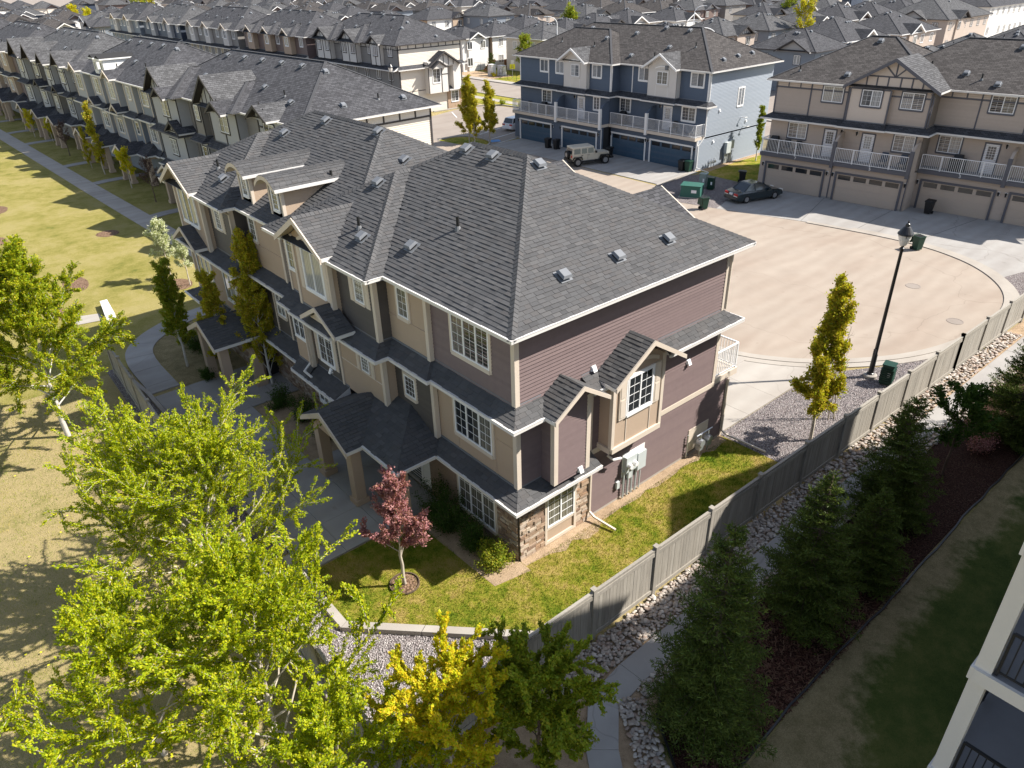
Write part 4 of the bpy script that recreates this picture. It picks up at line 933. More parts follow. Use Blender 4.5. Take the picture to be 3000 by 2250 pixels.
# driveways of the beige and blue blocks
bd = [(37.6, 19.3), (38.7, 15.2), (39.6, 12), (40.5, 7), (40.3, 3.4), (39.0, .4), (37.2, -1.2), (39.8, -1.9), (52, -5), (51, 2), (48.4, 9), (46.7, 9), (45.5, 21.25), (41, 20.3)]
sheet('driveway', bd, .004, M['conc']); sheet('gravel_bed', [(33.4, -4.3), (34.5, -3.3), (37.2, -1.2), (39.8, -1.9), (52, -5), (52, -4.8)], -.004, M['gravel']); sheet('driveway', [(17.1, .04), (19.6, -.5), (20.3, .1), (19.1, 1.3), (17.75, 3.6), (17.4, 7), (17.1, 7)], .006, M['concl'])
for a, b in (((40.3, 9.2), (48.3, 9.6)), ((39.4, 13.0), (46.2, 14.9)), ((40.2, 5.2), (48.8, 4.2))):
    o = curb('driveway_joint', [a, b], .03, .0, .012, M['asphd'])
bq = []
for j in range(8):
    y0 = 27.3+j*2.95; y1 = y0+2.95; xe = 45.95 if y0 < 38 else 44.75
    for i in range(2): bq.append(((40.0+(xe-40)*i/2, y0), (40.0+(xe-40)*(i+1)/2, y0), (40.0+(xe-40)*(i+1)/2, y1), (40.0+(xe-40)*i/2, y1)))
slab_row('driveway', bq, -.03, .03, M['conc'], .004)
sheet('gravel_bed', [(36.95, 22.6), (37.6, 19.3), (41, 20.3), (45.5, 21.3), (45.8, 26.6), (44.2, 27.3), (39.7, 26.9)], .004, M['gravel'])
curb('kerb', [(39.5, 26.9), (44.6, 27.6)], .25, -.02, .12, M['concl']); curb('kerb', [(36.9, 22.7), (39.5, 26.9)], .3, -.02, .05, M['concl'])
sheet('side_lawn', [(45.5, 21.3), (62, 23), (62, 27.8), (46, 27.8), (45.8, 26.6)], -.004, M['yard']); sheet('soil_strip', [(46, 27.8), (57, 27.8), (57, 27.1), (52, 27.2), (47, 26.8)], .0, M['soil'])
# parking, far road, far verge
sheet('parking_lot', [(37, 50.5), (45, 51.8), (57.5, 52), (57.5, 66), (56.8, 70.8), (52, 72.2), (45, 70), (38, 71), (30, 70)], -.006, M['asph'])
sheet('verge', [(37.6, 57.2), (40.6, 57.2), (41.6, 54.8), (41.2, 52.0), (39.2, 50.4), (38, 52)], .002, M['yard']); curb('kerb', smooth([(37.6, 57.2), (40.6, 57.2), (41.6, 54.8), (41.2, 52.0), (39.2, 50.4)], 2), .18, -.01, .1, M['concl'])
for a, b in (((40.9, 50.9), (44.6, 51.6)), ((42.2, 53.2), (46.5, 54.1)), ((42.8, 56.2), (47, 57.4)), ((52.0, 70.0), (50, 66)), ((54.6, 69), (52.6, 65)), ((49.6, 70.8), (47.6, 67))): curb('marking', [a, b], .14, .0, .008, M['whitepaint'])
sheet('marking', [(40.9, 51.9), (42.1, 51.4), (42.6, 52.4), (41.5, 53.0)], .006, M['bluepaint'])
sheet('verge', [(57.2, 62), (62.6, 58), (62.6, 82), (57.0, 82), (56.6, 72), (58.0, 67)], .0, M['yard']); curb('kerb', smooth([(57.2, 62), (58.1, 67), (57.4, 70.6), (53.5, 72.6), (48, 72.8)], 2), .25, -.01, .12, M['concl'])
sheet('road', [(62.8, -60), (71.6, -60), (71.6, 240), (62.8, 240)], -.012, M['asph'])
sheet('sidewalk', [(59.2, 62), (60.6, 62), (60.6, 82), (59.2, 82)], .006, M['concl']); curb('kerb', [(62.7, 20), (62.7, 140)], .2, -.01, .1, M['concl']); curb('kerb', [(71.7, -60), (71.7, 240)], .2, -.01, .12, M['concl']); curb('sidewalk', [(72.6, -60), (72.6, 240)], 1.5, -.01, .1, M['concl'])
sheet('far_lawn', [(73.4, 70), (92, 70), (92, 110), (73.4, 110)], -.008, M['yard']); sheet('soil_strip', [(73.4, 92), (79, 92), (79, 106), (73.4, 106)], -.002, M['soil'])
sheet('lane', [(18, 60), (42, 72), (42, 170), (20, 170)], -.014, M['asphd'])
# strip beyond the right-hand fence: stones, path, mulch, shaded lawn
fy = lambda x: -3.88-.0145*x
sheet('stone_bed', [(-3.6, -4.0), (46, -4.5), (46, -6.5), (-1.2, -6.5), (-2.4, -8.2), (-4.2, -8.4), (-7.4, -4.0)], -.02, M['soil'])
pc = [(46, -5.55), (30, -5.52), (16, -5.45), (4, -5.45), (-.6, -5.45), (-1.9, -5.6), (-2.9, -6.5), (-4.4, -8.6), (-6, -11)]
slab_row('footpath', band(resample(pc, 2.2), .82), -.03, .03, M['conc'], .006)
sheet('mulch_bed', [(46, -6.3), (16, -6.25), (-.2, -6.25), (-1.1, -6.8), (-2.6, -9.2), (2.5, -8.85), (46, -8.75)], -.01, M['mulch'])
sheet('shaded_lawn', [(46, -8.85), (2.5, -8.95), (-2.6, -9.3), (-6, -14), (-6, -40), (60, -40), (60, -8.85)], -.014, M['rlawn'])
ed = MB(); e_ = resample([(-2.2, -9.15), (0.2, -9.05), (2.5, -8.9), (6, -8.95), (13, -8.85), (46, -8.8)], .8); random.seed(5); e_ = [(x, y+random.uniform(-.04, .04)) for x, y in e_]
for q in band(e_, .05): ed.hexa([(*p, -.02) for p in q]+[(*p, .06) for p in q])
tag(ed.obj('bed_edging', M['blackmetal']), 'black plastic edging between mulch bed and shaded lawn', 'edging')
ed = MB(); e_ = resample([(-.3, -6.28), (-1.15, -6.8), (-2.6, -9.1)], .5)
for q in band(e_, .05): ed.hexa([(*p, -.02) for p in q]+[(*p, .07) for p in q])
tag(ed.obj('bed_edging', M['blackmetal']), 'short black edging strip beside the bend of the footpath', 'edging')
# mulch circles in the park lawn
def blob(name, x, y, rx, ry, z, mat, n=22, j=.06):
    return sheet(name, [(x+rx*math.cos(2*math.pi*i/n)*(1+random.uniform(-j, j)), y+ry*math.sin(2*math.pi*i/n)*(1+random.uniform(-j, j))) for i in range(n)], z, mat)
for (x, y, rx, ry) in ((-5.7, 62, 1.1, 1.7), (-.2, 48.0, .8, .9), (-4.7, 38.3, .7, 1.6), (.2, 33.4, .8, 1.1), (-7.6, 52, 1.3, 1.5), (-6.5, 33.5, .9, .9)): blob('mulch_circle', x, y, rx, ry, -.012, M['chips'])
# manhole covers
for x, y, lb in ((32.7, 1.7, 'round manhole cover in the sunlit turning circle, the farther one'), (29.4, -2.0, 'round manhole cover near the kerb of the turning circle, the nearer one')):
    b = MB(); b.lathe((x, y, 0), [(.42, -.01), (.42, .012), (.36, .014), (.36, .006), (.1, .008)], 20); tag(b.obj('manhole_cover', M['asph']), lb, 'manhole')
# river stones: nearest ones are pieces, the rest one mass
random.seed(11)
def pebble_mesh(k):
    me = bpy.data.meshes.new('pebble%d' % k); b = MB(); n = 7
    prof = [(0.0, -.5), (.75, -.28), (1.0, .05), (.72, .4), (0.0, .55)]; vs = [(0, 0, -.45)]; 
    for r, z in prof[1:-1]:
        for i in range(n): t = 2*math.pi*i/n; q = 1+random.uniform(-.1, .1); vs.append((r*q*math.cos(t), r*q*math.sin(t), z))
    vs.append((0, 0, .55)); fs = []
    for i in range(n): j = (i+1) % n; fs.append((0, 1+j, 1+i)); fs.append((1+i, 1+j, 1+n+j, 1+n+i)); fs.append((1+n+i, 1+n+j, 1+2*n+j, 1+2*n+i)); fs.append((1+2*n+i, 1+2*n+j, 1+3*n))
    me.from_pydata(vs, [], fs); me.materials.append(M['pebble']); me.polygons.foreach_set('use_smooth', [True]*len(me.polygons)); return me
PEB = [pebble_mesh(k) for k in range(6)]
def in_stones(x, y):
    if -4.98 < y < fy(x)-.02 and x > -2.7: return True
    if -6.25 < y < -5.92 and x > -.9: return True
    t = (x+.6)/(-1.9+.6)
    a, b = Vector((-1.25, -6.0)), Vector((-3.3, -9.2)); d = (b-a).normalized(); r = Vector((x, y))-a; u = r.dot(d); v = abs(r.cross(d)) if False else abs(r.x*d.y-r.y*d.x)
    if 0 < u < 3.6 and v < .36: return True
    a, b = Vector((-2.7, -4.95)), Vector((-3.9, -6.5)); d = (b-a).normalized(); r = Vector((x, y))-a; u = r.dot(d); v = r.x*d.y-r.y*d.x
    return 0 < u < 2 and -.9 < -v < .35 and False
pts = []
for _ in range(60000):
    x = random.uniform(-3.6, 8) if random.random() < .62 else random.uniform(8, 30); y = random.uniform(-9.4, -4.0)
    if in_stones(x, y): pts.append((x, y))
cell = {}; keep = []
for x, y in pts:
    sp = .092 if x < 10 else .14; k = (round(x/sp), round(y/sp))
    if k in cell: continue
    cell[k] = 1; keep.append((x, y))
SB = thing('river_stone_bed', 'strip of pale rounded river stones along the outside of the grey fence', 'stones')
keep.sort(key=lambda p: (Vector((p[0], p[1], 0))-CAMP).length); V = []; Fc = []
for i, (x, y) in enumerate(keep):
    s = random.uniform(.042, .085)*(1 if x < 10 else 1.3); Mx = Matrix.Translation((x, y, s*.42+random.choice((0, 0, .04)))) @ Matrix.Rotation(random.uniform(0, 6.3), 4, 'Z') @ Matrix.Rotation(random.uniform(-.3, .3), 4, 'X') @ Matrix.Diagonal((s*random.uniform(1, 1.4), s*random.uniform(.75, 1), s*random.uniform(.6, .85), 1))
    me = random.choice(PEB)
    if i < 290: inst('river_stone', me, SB, Mx)
    else:
        k = len(V); V += [tuple(Mx @ v.co) for v in me.vertices]; Fc += [tuple(k+j for j in p.vertices) for p in me.polygons]
me = bpy.data.meshes.new('stones'); me.from_pydata(V, [], Fc); me.materials.append(M['pebble']); me.polygons.foreach_set('use_smooth', [True]*len(me.polygons)); tag(inst('river_stones', me, SB), kind='stuff')
# loose mulch chips
V = []; Fc = []
for _ in range(9000):
    x = -2.4+11*random.random()**1.3; y = random.uniform(-9.0, -6.3)
    if x < -.4 and y > -6.3-(.0-x)*1.2: continue
    a = random.uniform(0, 6.28); l = random.uniform(.03, .075); ww = random.uniform(.008, .018); t = random.uniform(-.02, .03); c, s = math.cos(a), math.sin(a); k = len(V); z = .004
    V += [(x-c*l-s*ww, y-s*l+c*ww, z), (x-c*l+s*ww, y-s*l-c*ww, z), (x+c*l+s*ww, y+s*l-c*ww, z+.02+t), (x+c*l-s*ww, y+s*l+c*ww, z+.02+t)]; Fc.append((k, k+1, k+2, k+3))
me = bpy.data.meshes.new('chips'); me.from_pydata(V, [], Fc); me.materials.append(M['chip']); o = bpy.data.objects.new('mulch_chips', me); COL.objects.link(o); tag(o, 'loose dark bark mulch chips lying over the shaded bed', 'mulch', kind='stuff')
# gravel grains near the retaining wall, grass tufts in the yard
def scatter_mesh(name, spots, fn, mat, lab, cat):
    V = []; Fc = []
    for p in spots: fn(V, Fc, p)
    me = bpy.data.meshes.new(name); me.from_pydata(V, [], Fc); me.materials.append(mat); o = bpy.data.objects.new(name, me); COL.objects.link(o); return tag(o, lab, cat, kind='stuff')
def inside(p, poly):
    c = False; n = len(poly)
    for i in range(n):
        a, b = poly[i], poly[i-1]
        if (a[1] > p[1]) != (b[1] > p[1]) and p[0] < (b[0]-a[0])*(p[1]-a[1])/(b[1]-a[1])+a[0]: c = not c
    return c
def grain(V, Fc, p):
    s = random.uniform(.018, .04); k = len(V); x, y = p; a = random.uniform(0, 6.28); z = random.uniform(-.015, .0)
    for i in range(4): t = a+i*1.57+random.uniform(-.3, .3); V.append((x+s*math.cos(t), y+s*math.sin(t), z))
    V.append((x+random.uniform(-.3, .3)*s, y+random.uniform(-.3, .3)*s, z+s*1.1))
    for i in range(4): Fc.append((k+i, k+(i+1) % 4, k+4))
gp = [(-7.5, -3.8), (-.75, -3.8), (-5.9, 1.3), (-5.85, 5.0), (-6.5, 5.0)]; M['grain'] = m_pieces('gravel_grain', [(.20, .19, .19), (.42, .38, .37), (.30, .27, .27), (.52, .49, .47)], .9)
sp = [];
while len(sp) < 9000:
    p = (random.uniform(-7.5, -.8), random.uniform(-3.8, 5))
    if inside(p, gp): sp.append(p)
g2 = [(11.1, .0), (17.5, .0), (19.6, -.5), (22.1, -2.0), (25, -3.1), (26, -4.0), (11.2, -3.9)]; n = 0
while n < 7000:
    p = (random.uniform(11, 26), random.uniform(-4, 0))
    if inside(p, g2): sp.append(p); n += 1
scatter_mesh('gravel_grains', sp, grain, M['grain'], 'loose grey gravel grains in the beds beside fence and driveway', 'gravel')
def blade(V, Fc, p):
    k = len(V); x, y = p; a = random.uniform(0, 6.28); h = random.uniform(.03, .075); w2 = .007; c, s = math.cos(a), math.sin(a); lx, ly = random.uniform(-.03, .03), random.uniform(-.03, .03)
    V += [(x-c*w2, y-s*w2, -.012), (x+c*w2, y+s*w2, -.012), (x+lx, y+ly, h)]; Fc.append((k, k+1, k+2))
sp = []
while len(sp) < 60000:
    p = (random.uniform(-5.7, 11.2), random.uniform(-3.9, 4.2))
    if inside(p, yard) and not (-1.4 < p[0] < 0 and p[1] > -.5) and not (0 < p[0] and p[1] > -.35): sp.append(p)
t = NT('grass_blades'); v = t.pos(); f_ = t.math('MULTIPLY_ADD', t.noise(.5, 4, .6, v), .5, t.math('MULTIPLY', t.noise(2.4, 4, .65, v), .5)); c_ = t.ramp(f_, [(.38, (.06, .11, .008)), (.48, (.13, .19, .012)), (.56, (.27, .255, .035)), (.64, (.40, .31, .10))]); M['blade'] = t.fin(t.mix(t.math('MULTIPLY', rand_of(t), .6), c_, t.mix(1.0, c_, (1.6, 1.5, 1.3), 'MULTIPLY')), .8, spec=.1)
scatter_mesh('grass_blades', sp, blade, M['blade'], 'short green and straw coloured grass in the fenced yard', 'grass')
random.seed(7)
# ---------------------------------------------------------------- neighbouring townhouse blocks
def simple_roof(root, solids, mat, gabs=(), E=8.58, s=.536, vents=(), gut=None, fasc=None):
    H = [hip_h(*v, E, s) for v in solids]; Hm = lambda x, y: max(f(x, y) for f in H); mb = MB(); cb = MB()
    for v in solids:
        pls, r, ed = hip_planes(*v, E, s)
        for q in pls: rplane(mb, q)
        mb.poly([(v[0], v[2], E-.03), (v[0], v[3], E-.03), (v[1], v[3], E-.03), (v[1], v[2], E-.03)], 1)
        for a, b in ed:
            n = 12; A, B = Vector(a), Vector(b)
            for i in range(n):
                p, q = A+(B-A)*i/n, A+(B-A)*(i+1)/n; c = (p+q)/2
                if c.z > Hm(c.x, c.y)-.1: cb.beam(p+Vector((0, 0, .0)), q+Vector((0, 0, .0)), .2, .03)
    o = mb.obj('roof', [mat, M['trimw']], root)
    if cb.v: cb.obj('ridge_caps', M['ridgecap'], o)['kind'] = 'stuff'
    for (x, y, k) in vents:
        z = Hm(x, y); e = .05; n = (Hm(x-e, y)-Hm(x+e, y), Hm(x, y-e)-Hm(x, y+e), 2*e)
        if k == 'p': pipe_vent(root, x, y, z)
        else: box_vent(root, x, y, z+.01, n)
    if gut:
        for g in gut: gutters(root, g, E+.01, fasc or M['gutter'])
    return Hm
def unitG(root, gx, ux, y0, y1, mirror, pal, num=None, door_y=None, win=None, far=False, divider=True, rail=True, railL=False, railR=False, dw=4.88):
    """garage-side unit: garage, deck over it, door and window behind"""
    sid, gar, tr = pal['sid'], pal['gar'], pal['trim']
    fg = F((gx, y0), (gx, y1)); W = y1-y0; c = W/2
    wall(root, fg, .15, 2.75, (sid, True)); mb = MB(); fg.box(mb, 0, c-dw/2-.15, -.1, .02, 0, .15); fg.box(mb, c+dw/2+.15, W, -.1, .02, 0, .15); mb.obj('foundation', M['conc'], root)
    garage_door(root, F((gx-.065, y0), (gx-.065, y1)), c-dw/2, dw, 2.1, gar, tr)
    for u in (c-dw/2-.32, c+dw/2+.32): wall_lamp(root, fg, min(max(u, .12), W-.12), 1.95)
    mb = MB(); mb.box(gx-.38, y0+.02, 2.72, ux, y1-.02, 3.0); mb.obj('deck_slab', pal['deck'], root)
    mb = MB(); mb.box(gx-.3, y0+.06, 3.0, ux, y1-.06, 3.02); mb.obj('deck_floor', M['brick'], root)
    fu = F((ux, y0), (ux, y1)); wall(root, fu, 3.0, 5.75, (sid, True))
    if win: window(root, fu, win[0]-y0, 4.15, win[1]-win[0], 1.2, 2, (2, 4), pal.get('gl', 'glass'), tr, label=None)
    if door_y: entry_door(root, fu, door_y-y0, 3.02, .88, 2.1, casing=tr); wall_lamp(root, fu, (door_y-y0)-.45 if not mirror else (door_y-y0)+1.35, 5.05)
    if rail:
        pts = [(gx-.32, y0+.15), (gx-.32, y1-.15)]
        if railR: pts = [(ux-.05, y0+.06)]+[(gx-.32, y0+.06)]+pts[1:]
        if railL: pts = pts[:-1]+[(gx-.32, y1-.06), (ux-.05, y1-.06)]
        railing(root, pts, 3.0, 1.1, .13)
    if num:
        text3d(root, num, F((gx-.38, y0), (gx-.38, y1)), W/2, .01, 2.78, .3, M['vinyl'])
def divider(root, gx, ux, y, pal, h=1.9):
    mb = MB(); mb.prism([(gx-.38, y-.09, 2.7), (gx-.38, y-.09, 4.5), (gx+.2, y-.09, 4.95), (ux, y-.09, 3.0+h+.25), (ux, y-.09, 2.7)], (0, .18, 0)); mb.box(gx-.44, y-.13, 2.55, gx-.2, y+.13, 4.55, 1)
    mb.obj('deck_divider', [pal['sid'], pal['dtrim']], root)
def sideG(root, gx, ux, D, y, pal, z1=8.45):
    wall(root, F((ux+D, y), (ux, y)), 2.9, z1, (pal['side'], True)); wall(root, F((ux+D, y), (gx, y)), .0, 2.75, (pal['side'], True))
def coreG(root, gx, ux, D, y0, y1):
    mb = MB(); mb.box(ux+.1, y0+.1, 0, ux+D-.1, y1-.1, 8.35); mb.box(gx+.15, y0+.1, 0, ux+.2, y1-.1, 2.7); mb.obj('wall_core', M['roofbase'], root)
    wall(root, F((ux, y1), (ux+D, y1)), 0, 8.4, (M['trimd'], False), back=.05); wall(root, F((ux+D, y1), (ux+D, y0)), 0, 8.4, (M['trimd'], False), back=.05); wall(root, F((gx, y1), (ux, y1)), 0, 2.8, (M['trimd'], False), back=.05)
# ---- blue block
BL = thing('townhouse_block', 'blue three storey townhouse block with white balconies behind the tan jeep', 'townhouse')
PB = dict(sid=M['blue'], side=M['blue_sunlit'], gar=M['garage_blue'], trim=M['trimw'], deck=M['trim'], dtrim=M['trimw'])
gl, ul, gr_, ur = 44.75, 45.7, 46.0, 46.95; D = 10.1
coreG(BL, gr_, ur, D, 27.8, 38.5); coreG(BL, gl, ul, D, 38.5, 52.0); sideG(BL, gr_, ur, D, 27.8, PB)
unitG(BL, gr_, ur, 27.8, 33.7, True, PB, '1', 31.75, (29.0, 30.5), railR=True); unitG(BL, gr_, ur, 33.7, 38.5, False, PB, '3', None, (36.9, 38.2), dw=4.3)
unitG(BL, gl, ul, 38.5, 45.0, True, PB, '13', 42.05, (39.9, 40.7)); unitG(BL, gl, ul, 45.0, 52.0, False, PB, '11', None, (47.0, 48.4), railL=True)
divider(BL, gr_, ur, 33.7, PB); divider(BL, gl, ul, 45.0, PB); divider(BL, gl, ul, 38.62, PB)
fL = F((ul, 38.5), (ul, 52.0)); fR = F((ur, 27.8), (ur, 38.5)); BS = (M['blue'], True)
wall(BL, fL, 6.0, 8.45, BS); wall(BL, fR, 6.0, 8.45, BS); wall(BL, F((ur, 38.5), (ul, 38.5)), 3.0, 8.45, BS, back=.03); wall(BL, F((ul+.4, 52.0), (ul, 52.0)), 6, 8.4, BS, back=.03)
def wn(root, f, off, a, b, z0=7.2, z1=8.35, gl_='glassc', tr=None, grid=None): return window(root, f, a-off, z0, b-a, z1-z0, 2, grid, gl_, tr or M['trimw'], cw=.09)
for a, b in ((47.5, 48.7), (45.1, 46.3), (39.8, 41.0)): wn(BL, fL, 38.5, a, b)
for a, b in ((34.7, 36.0), (28.4, 29.8)): wn(BL, fR, 27.8, a, b)
pan = F((ul-.45, 41.4), (ul-.45, 44.7)); wall(BL, pan, 6.0, 9.4, (M['panelw'], False), poly=[(0, 5.95), (3.3, 5.95), (3.3, 8.6), (1.65, 9.75), (0, 8.6)], back=.02); wall(BL, F((ul, 41.4), (ul-.45, 41.4)), 6.0, 8.6, (M['panelw'], False), back=.02); wall(BL, F((ul-.45, 44.7), (ul, 44.7)), 6.0, 8.6, (M['panelw'], False), back=.02); window(BL, pan, 1.05, 7.15, 1.15, 1.1, 2, (2, 3), 'glassc', M['panelw'], cw=.14); arch(BL, pan, 1.62, 8.42, .85, .22, M['trimw'], .1)
pan2 = F((ur-.6, 31.0), (ur-.6, 34.4)); wall(BL, pan2, 6.0, 9.4, (M['panelw'], False), poly=[(0, 5.95), (3.4, 5.95), (3.4, 8.6), (1.7, 9.8), (0, 8.6)], back=.02); wall(BL, F((ur, 31.0), (ur-.6, 31.0)), 6.0, 8.6, (M['panelw'], False), back=.02); wall(BL, F((ur-.6, 34.4), (ur, 34.4)), 6.0, 8.6, (M['panelw'], False), back=.02); window(BL, pan2, 1.05, 7.15, 1.25, 1.1, 2, (2, 3), 'glass', M['panelw'], cw=.14); arch(BL, pan2, 1.68, 8.42, .9, .22, M['trimw'], .1)
trims(BL, pan, [(.95, .98, 6, 7, .015), (2.3, 2.33, 6, 7, .015)], M['trimw'], 'reveal_strip'); trims(BL, pan2, [(.95, .98, 6, 7, .015), (2.4, 2.43, 6, 7, .015)], M['trimw'], 'reveal_strip')
for x, y in ((ul, 38.5), (ur, 27.8)): corner(BL, x, y, 6.0, 8.4, M['trimw'], w=.1)
corner(BL, gr_, 27.8, 0, 2.7, M['trimw'], w=.1); corner(BL, ul, 52, 6.0, 8.4, M['trimw'], 1, -1, .1); trims(BL, fL, [(8.85, 8.95, 6, 8.4)], M['trimw'], 'corner_trim'); trims(BL, fR, [(8.95, 9.05, 6, 8.4)], M['trimw'], 'corner_trim')
solB = [(ur-.58, ur+D+.58, 27.2, 52.6), (ul-.58, ur+8, 37.92, 52.6)]
HB_ = simple_roof(BL, solB, M['roof_brown'], vents=[(51.4, 33.8, 'b'), (51.6, 36.8, 'b'), (50.6, 39.7, 'b'), (50.6, 43.4, 'b'), (51, 46.2, 'b'), (48.6, 41.9, 'b'), (49, 34.2, 'b'), (47.5, 37.6, 'b'), (49.5, 28.4, 'b'), (52.0, 28.6, 'b'), (54.4, 28.7, 'b'), (47.4, 42.5, 'p'), (49.3, 31.4, 'p'), (47.6, 34.8, 'p'), (47.7, 47.5, 'p'), (46.4, 32.2, 'b')],
    gut=[[(ur+D+.58, 27.2), (ur-.58, 27.2), (ur-.58, 30.8)], [(ur-.58, 34.5), (ur-.58, 38.4)], [(ul+1.2, 37.92), (ul-.58, 37.92), (ul-.58, 41.2)], [(ul-.58, 44.9), (ul-.58, 52.6), (ul+3, 52.6)]])
fb = F((0, 0), (0, 60)); 
gable(BL, F((ul, 0), (ul, 60)), 43.05, 1.95, 8.6, .62, 1.15, 2.6, M['roof_light'], M['trimw'], barge=.18); gable(BL, F((ur, 0), (ur, 60)), 32.7, 2.0, 8.6, .62, 1.2, 2.6, M['roof_light'], M['trimw'], barge=.18)
skirt(BL, [(ur+.6, 27.8), (ur, 27.8), (ur, 31.0), (ur-.6, 31.0), (ur-.6, 34.4), (ur, 34.4), (ur, 38.5), (ul, 38.5), (ul, 41.4), (ul-.45, 41.4), (ul-.45, 44.7), (ul, 44.7), (ul, 52.0)], [(ur+.6, 27.2), (ur-.85, 27.2), (ur-.85, 30.7), (ur-1.15, 30.7), (ur-1.15, 34.7), (ur-.95, 34.7), (ur-.95, 37.9), (ul-.85, 37.9), (ul-.85, 41.2), (ul-1.0, 41.2), (ul-1.0, 45.2), (ul-.85, 45.2), (ul-.85, 52.6)], 6.0, 5.64, None, M['roof'])
bs = F((ur+D, 27.8), (ur, 27.8)); window(BL, bs, 4.55, 5.1, .9, 1.6, 2, None, 'glassc', M['trimw'], cw=.08)
for u, z in ((8.1, 5.0), (3.6, 3.5), (8.6, 2.3)): hood_vent(BL, bs, u, z)
pipe(BL, [(52.5, 27.7, 4.0), (52.5, 27.35, 4.0), (52.8, 27.3, 4.0)], M['vinyl'], .08, 'vent_spout'); pipe(BL, [(53.0, 27.7, 3.1), (53.0, 27.35, 3.1), (53.3, 27.3, 3.1)], M['vinyl'], .08, 'vent_spout')
mt = MB(); mt.box(50.2, 27.4, 1.0, 50.9, 27.75, 2.0); mt.box(51.0, 27.5, 1.3, 51.5, 27.75, 2.1)
for x in (50.3, 50.5, 50.75, 51.2): mt.box(x-.04, 27.6, .05, x+.04, 27.72, 1.2)
mt.obj('meter_cabinet', M['meter'], BL); mt = MB()
for x in (47.6, 48.0, 48.4): mt.tube((x, 27.5, .6), (x, 27.3, .6), .14, .14, 10); mt.tube((x, 27.45, .1), (x, 27.45, .9), .03, .03, 6)
mt.obj('gas_meter', M['metal'], BL)
pipe(BL, [(ur-.5, 27.3, 8.45), (ur+.08, 27.7, 8.2), (ur+.08, 27.7, 6.1)], M['trimw']); pipe(BL, [(ur-.2, 27.3, 5.5), (ur-.06, 27.7, 5.3), (ur-.06, 27.7, 3.0), (gr_+.1, 27.72, 2.3), (gr_+.1, 27.7, .3), (gr_+.2, 26.4, .1)], M['trimw']); pipe(BL, [(ul-.2, 38.2, 8.4), (ul-.06, 38.3, 8.1), (ul-.06, 38.35, 6.1)], M['trimw']); pipe(BL, [(gl-.05, 38.62, 2.6), (gl-.05, 38.62, .1)], M['trimw'])
# ---- beige half-timbered block
BE = thing('townhouse_block', 'beige half-timbered townhouse block with grey trim along the turning circle', 'townhouse', (46.75, 8.9, 0), math.radians(5.57))
PE = dict(sid=M['beige'], side=M['beige'], gar=M['garage_beige'], trim=M['trimg'], deck=M['trimg'], dtrim=M['trimg'], gl='glassc')
coreG(BE, 0, 1.0, D, 0, 12.0); coreG(BE, 1.75, 2.75, D, -12.0, 0)
sideG(BE, 0, 1.0, D, 0, PE); sideG(BE, 1.75, 2.75, D, -12, PE)
unitG(BE, 0, 1.0, 5.85, 12.0, False, PE, '7', 6.45, (8.85, 10.4), railL=True); unitG(BE, 0, 1.0, 0, 5.85, True, PE, '5', 3.45, (.5, 2.0)); unitG(BE, 1.75, 2.75, -5.85, 0, False, PE, '3', -4.7, (-2.2, -.65)); unitG(BE, 1.75, 2.75, -12, -5.85, True, PE, '1', -8.0, (-11, -9.5))
divider(BE, 0, 1.0, 5.85, PE); divider(BE, 0, 1.0, .1, PE); divider(BE, 1.75, 2.75, -5.85, PE)
e1 = F((1.0, 0), (1.0, 12.0)); e2 = F((2.75, -12), (2.75, 0)); wall(BE, e1, 6.0, 8.45, (M['beige'], True)); wall(BE, e2, 6.0, 8.45, (M['beige'], True)); wall(BE, F((2.75, 0), (1.0, 0)), 3, 8.45, (M['beige'], True), back=.03)
trims(BE, e1, [(6.0, 12.0, 8.0, 8.42, .02)], M['panelc'], 'panel'); trims(BE, e2, [(6.0, 12.0, 8.0, 8.42, .02)], M['panelc'], 'panel'); trims(BE, e2, [(0, 6.0, 8.0, 8.42, .02)], M['panelc'], 'panel')
p3 = F((.55, 2.85), (.55, 5.75)); 
pm = MB(); e1.box(pm, 2.85, 5.85, 0, .3, 6.0, 8.45); pm.obj('panel', M['panelc'], BE); pm = MB(); e2.box(pm, 0.2, 3.2, 0, .3, 6, 8.45); pm.obj('panel', M['panelc'], BE)
e1p = F((.7, 0), (.7, 12)); e2p = F((2.45, -12), (2.45, 0))
window(BE, e1, 6.45, 7.2, 1.6, 1.15, 2, None, 'glassc', M['trimg'], cw=.1); window(BE, e1p, 3.45, 7.2, 1.45, 1.15, 2, (2, 3), 'glassc', M['trimg'], cw=.1); window(BE, e1, .55, 7.2, 1.55, 1.15, 2, (2, 3), 'glassc', M['trimg'], cw=.1); window(BE, e2, 7.1, 7.25, 1.55, 1.15, 2, (2, 3), 'glass', M['trimg'], cw=.1); window(BE, e2, 1.0, 7.2, 1.5, 1.15, 2, (2, 3), 'glass', M['trimg'], cw=.1)
tm = []
for u in (6.0, 8.95, 11.88): tm.append((u, u+.12, 6.0, 8.42, .05))
for u in (9.9, 10.9): tm.append((u, u+.09, 8.05, 8.42, .05))
tm += [(0, .12, 6, 8.42, .06), (6, 12, 7.95, 8.07, .05), (0, 2.85, 7.95, 8.07, .05)]
for r in tm: trims(BE, e1, [r], M['trimg'], 'half_timber')
for r in ((2.78, 2.9, 6.0, 8.42, .06), (5.78, 5.9, 6.0, 8.42, .06), (2.9, 5.8, 8.35, 8.5, .05)): trims(BE, e1p, [r], M['trimg'], 'half_timber')
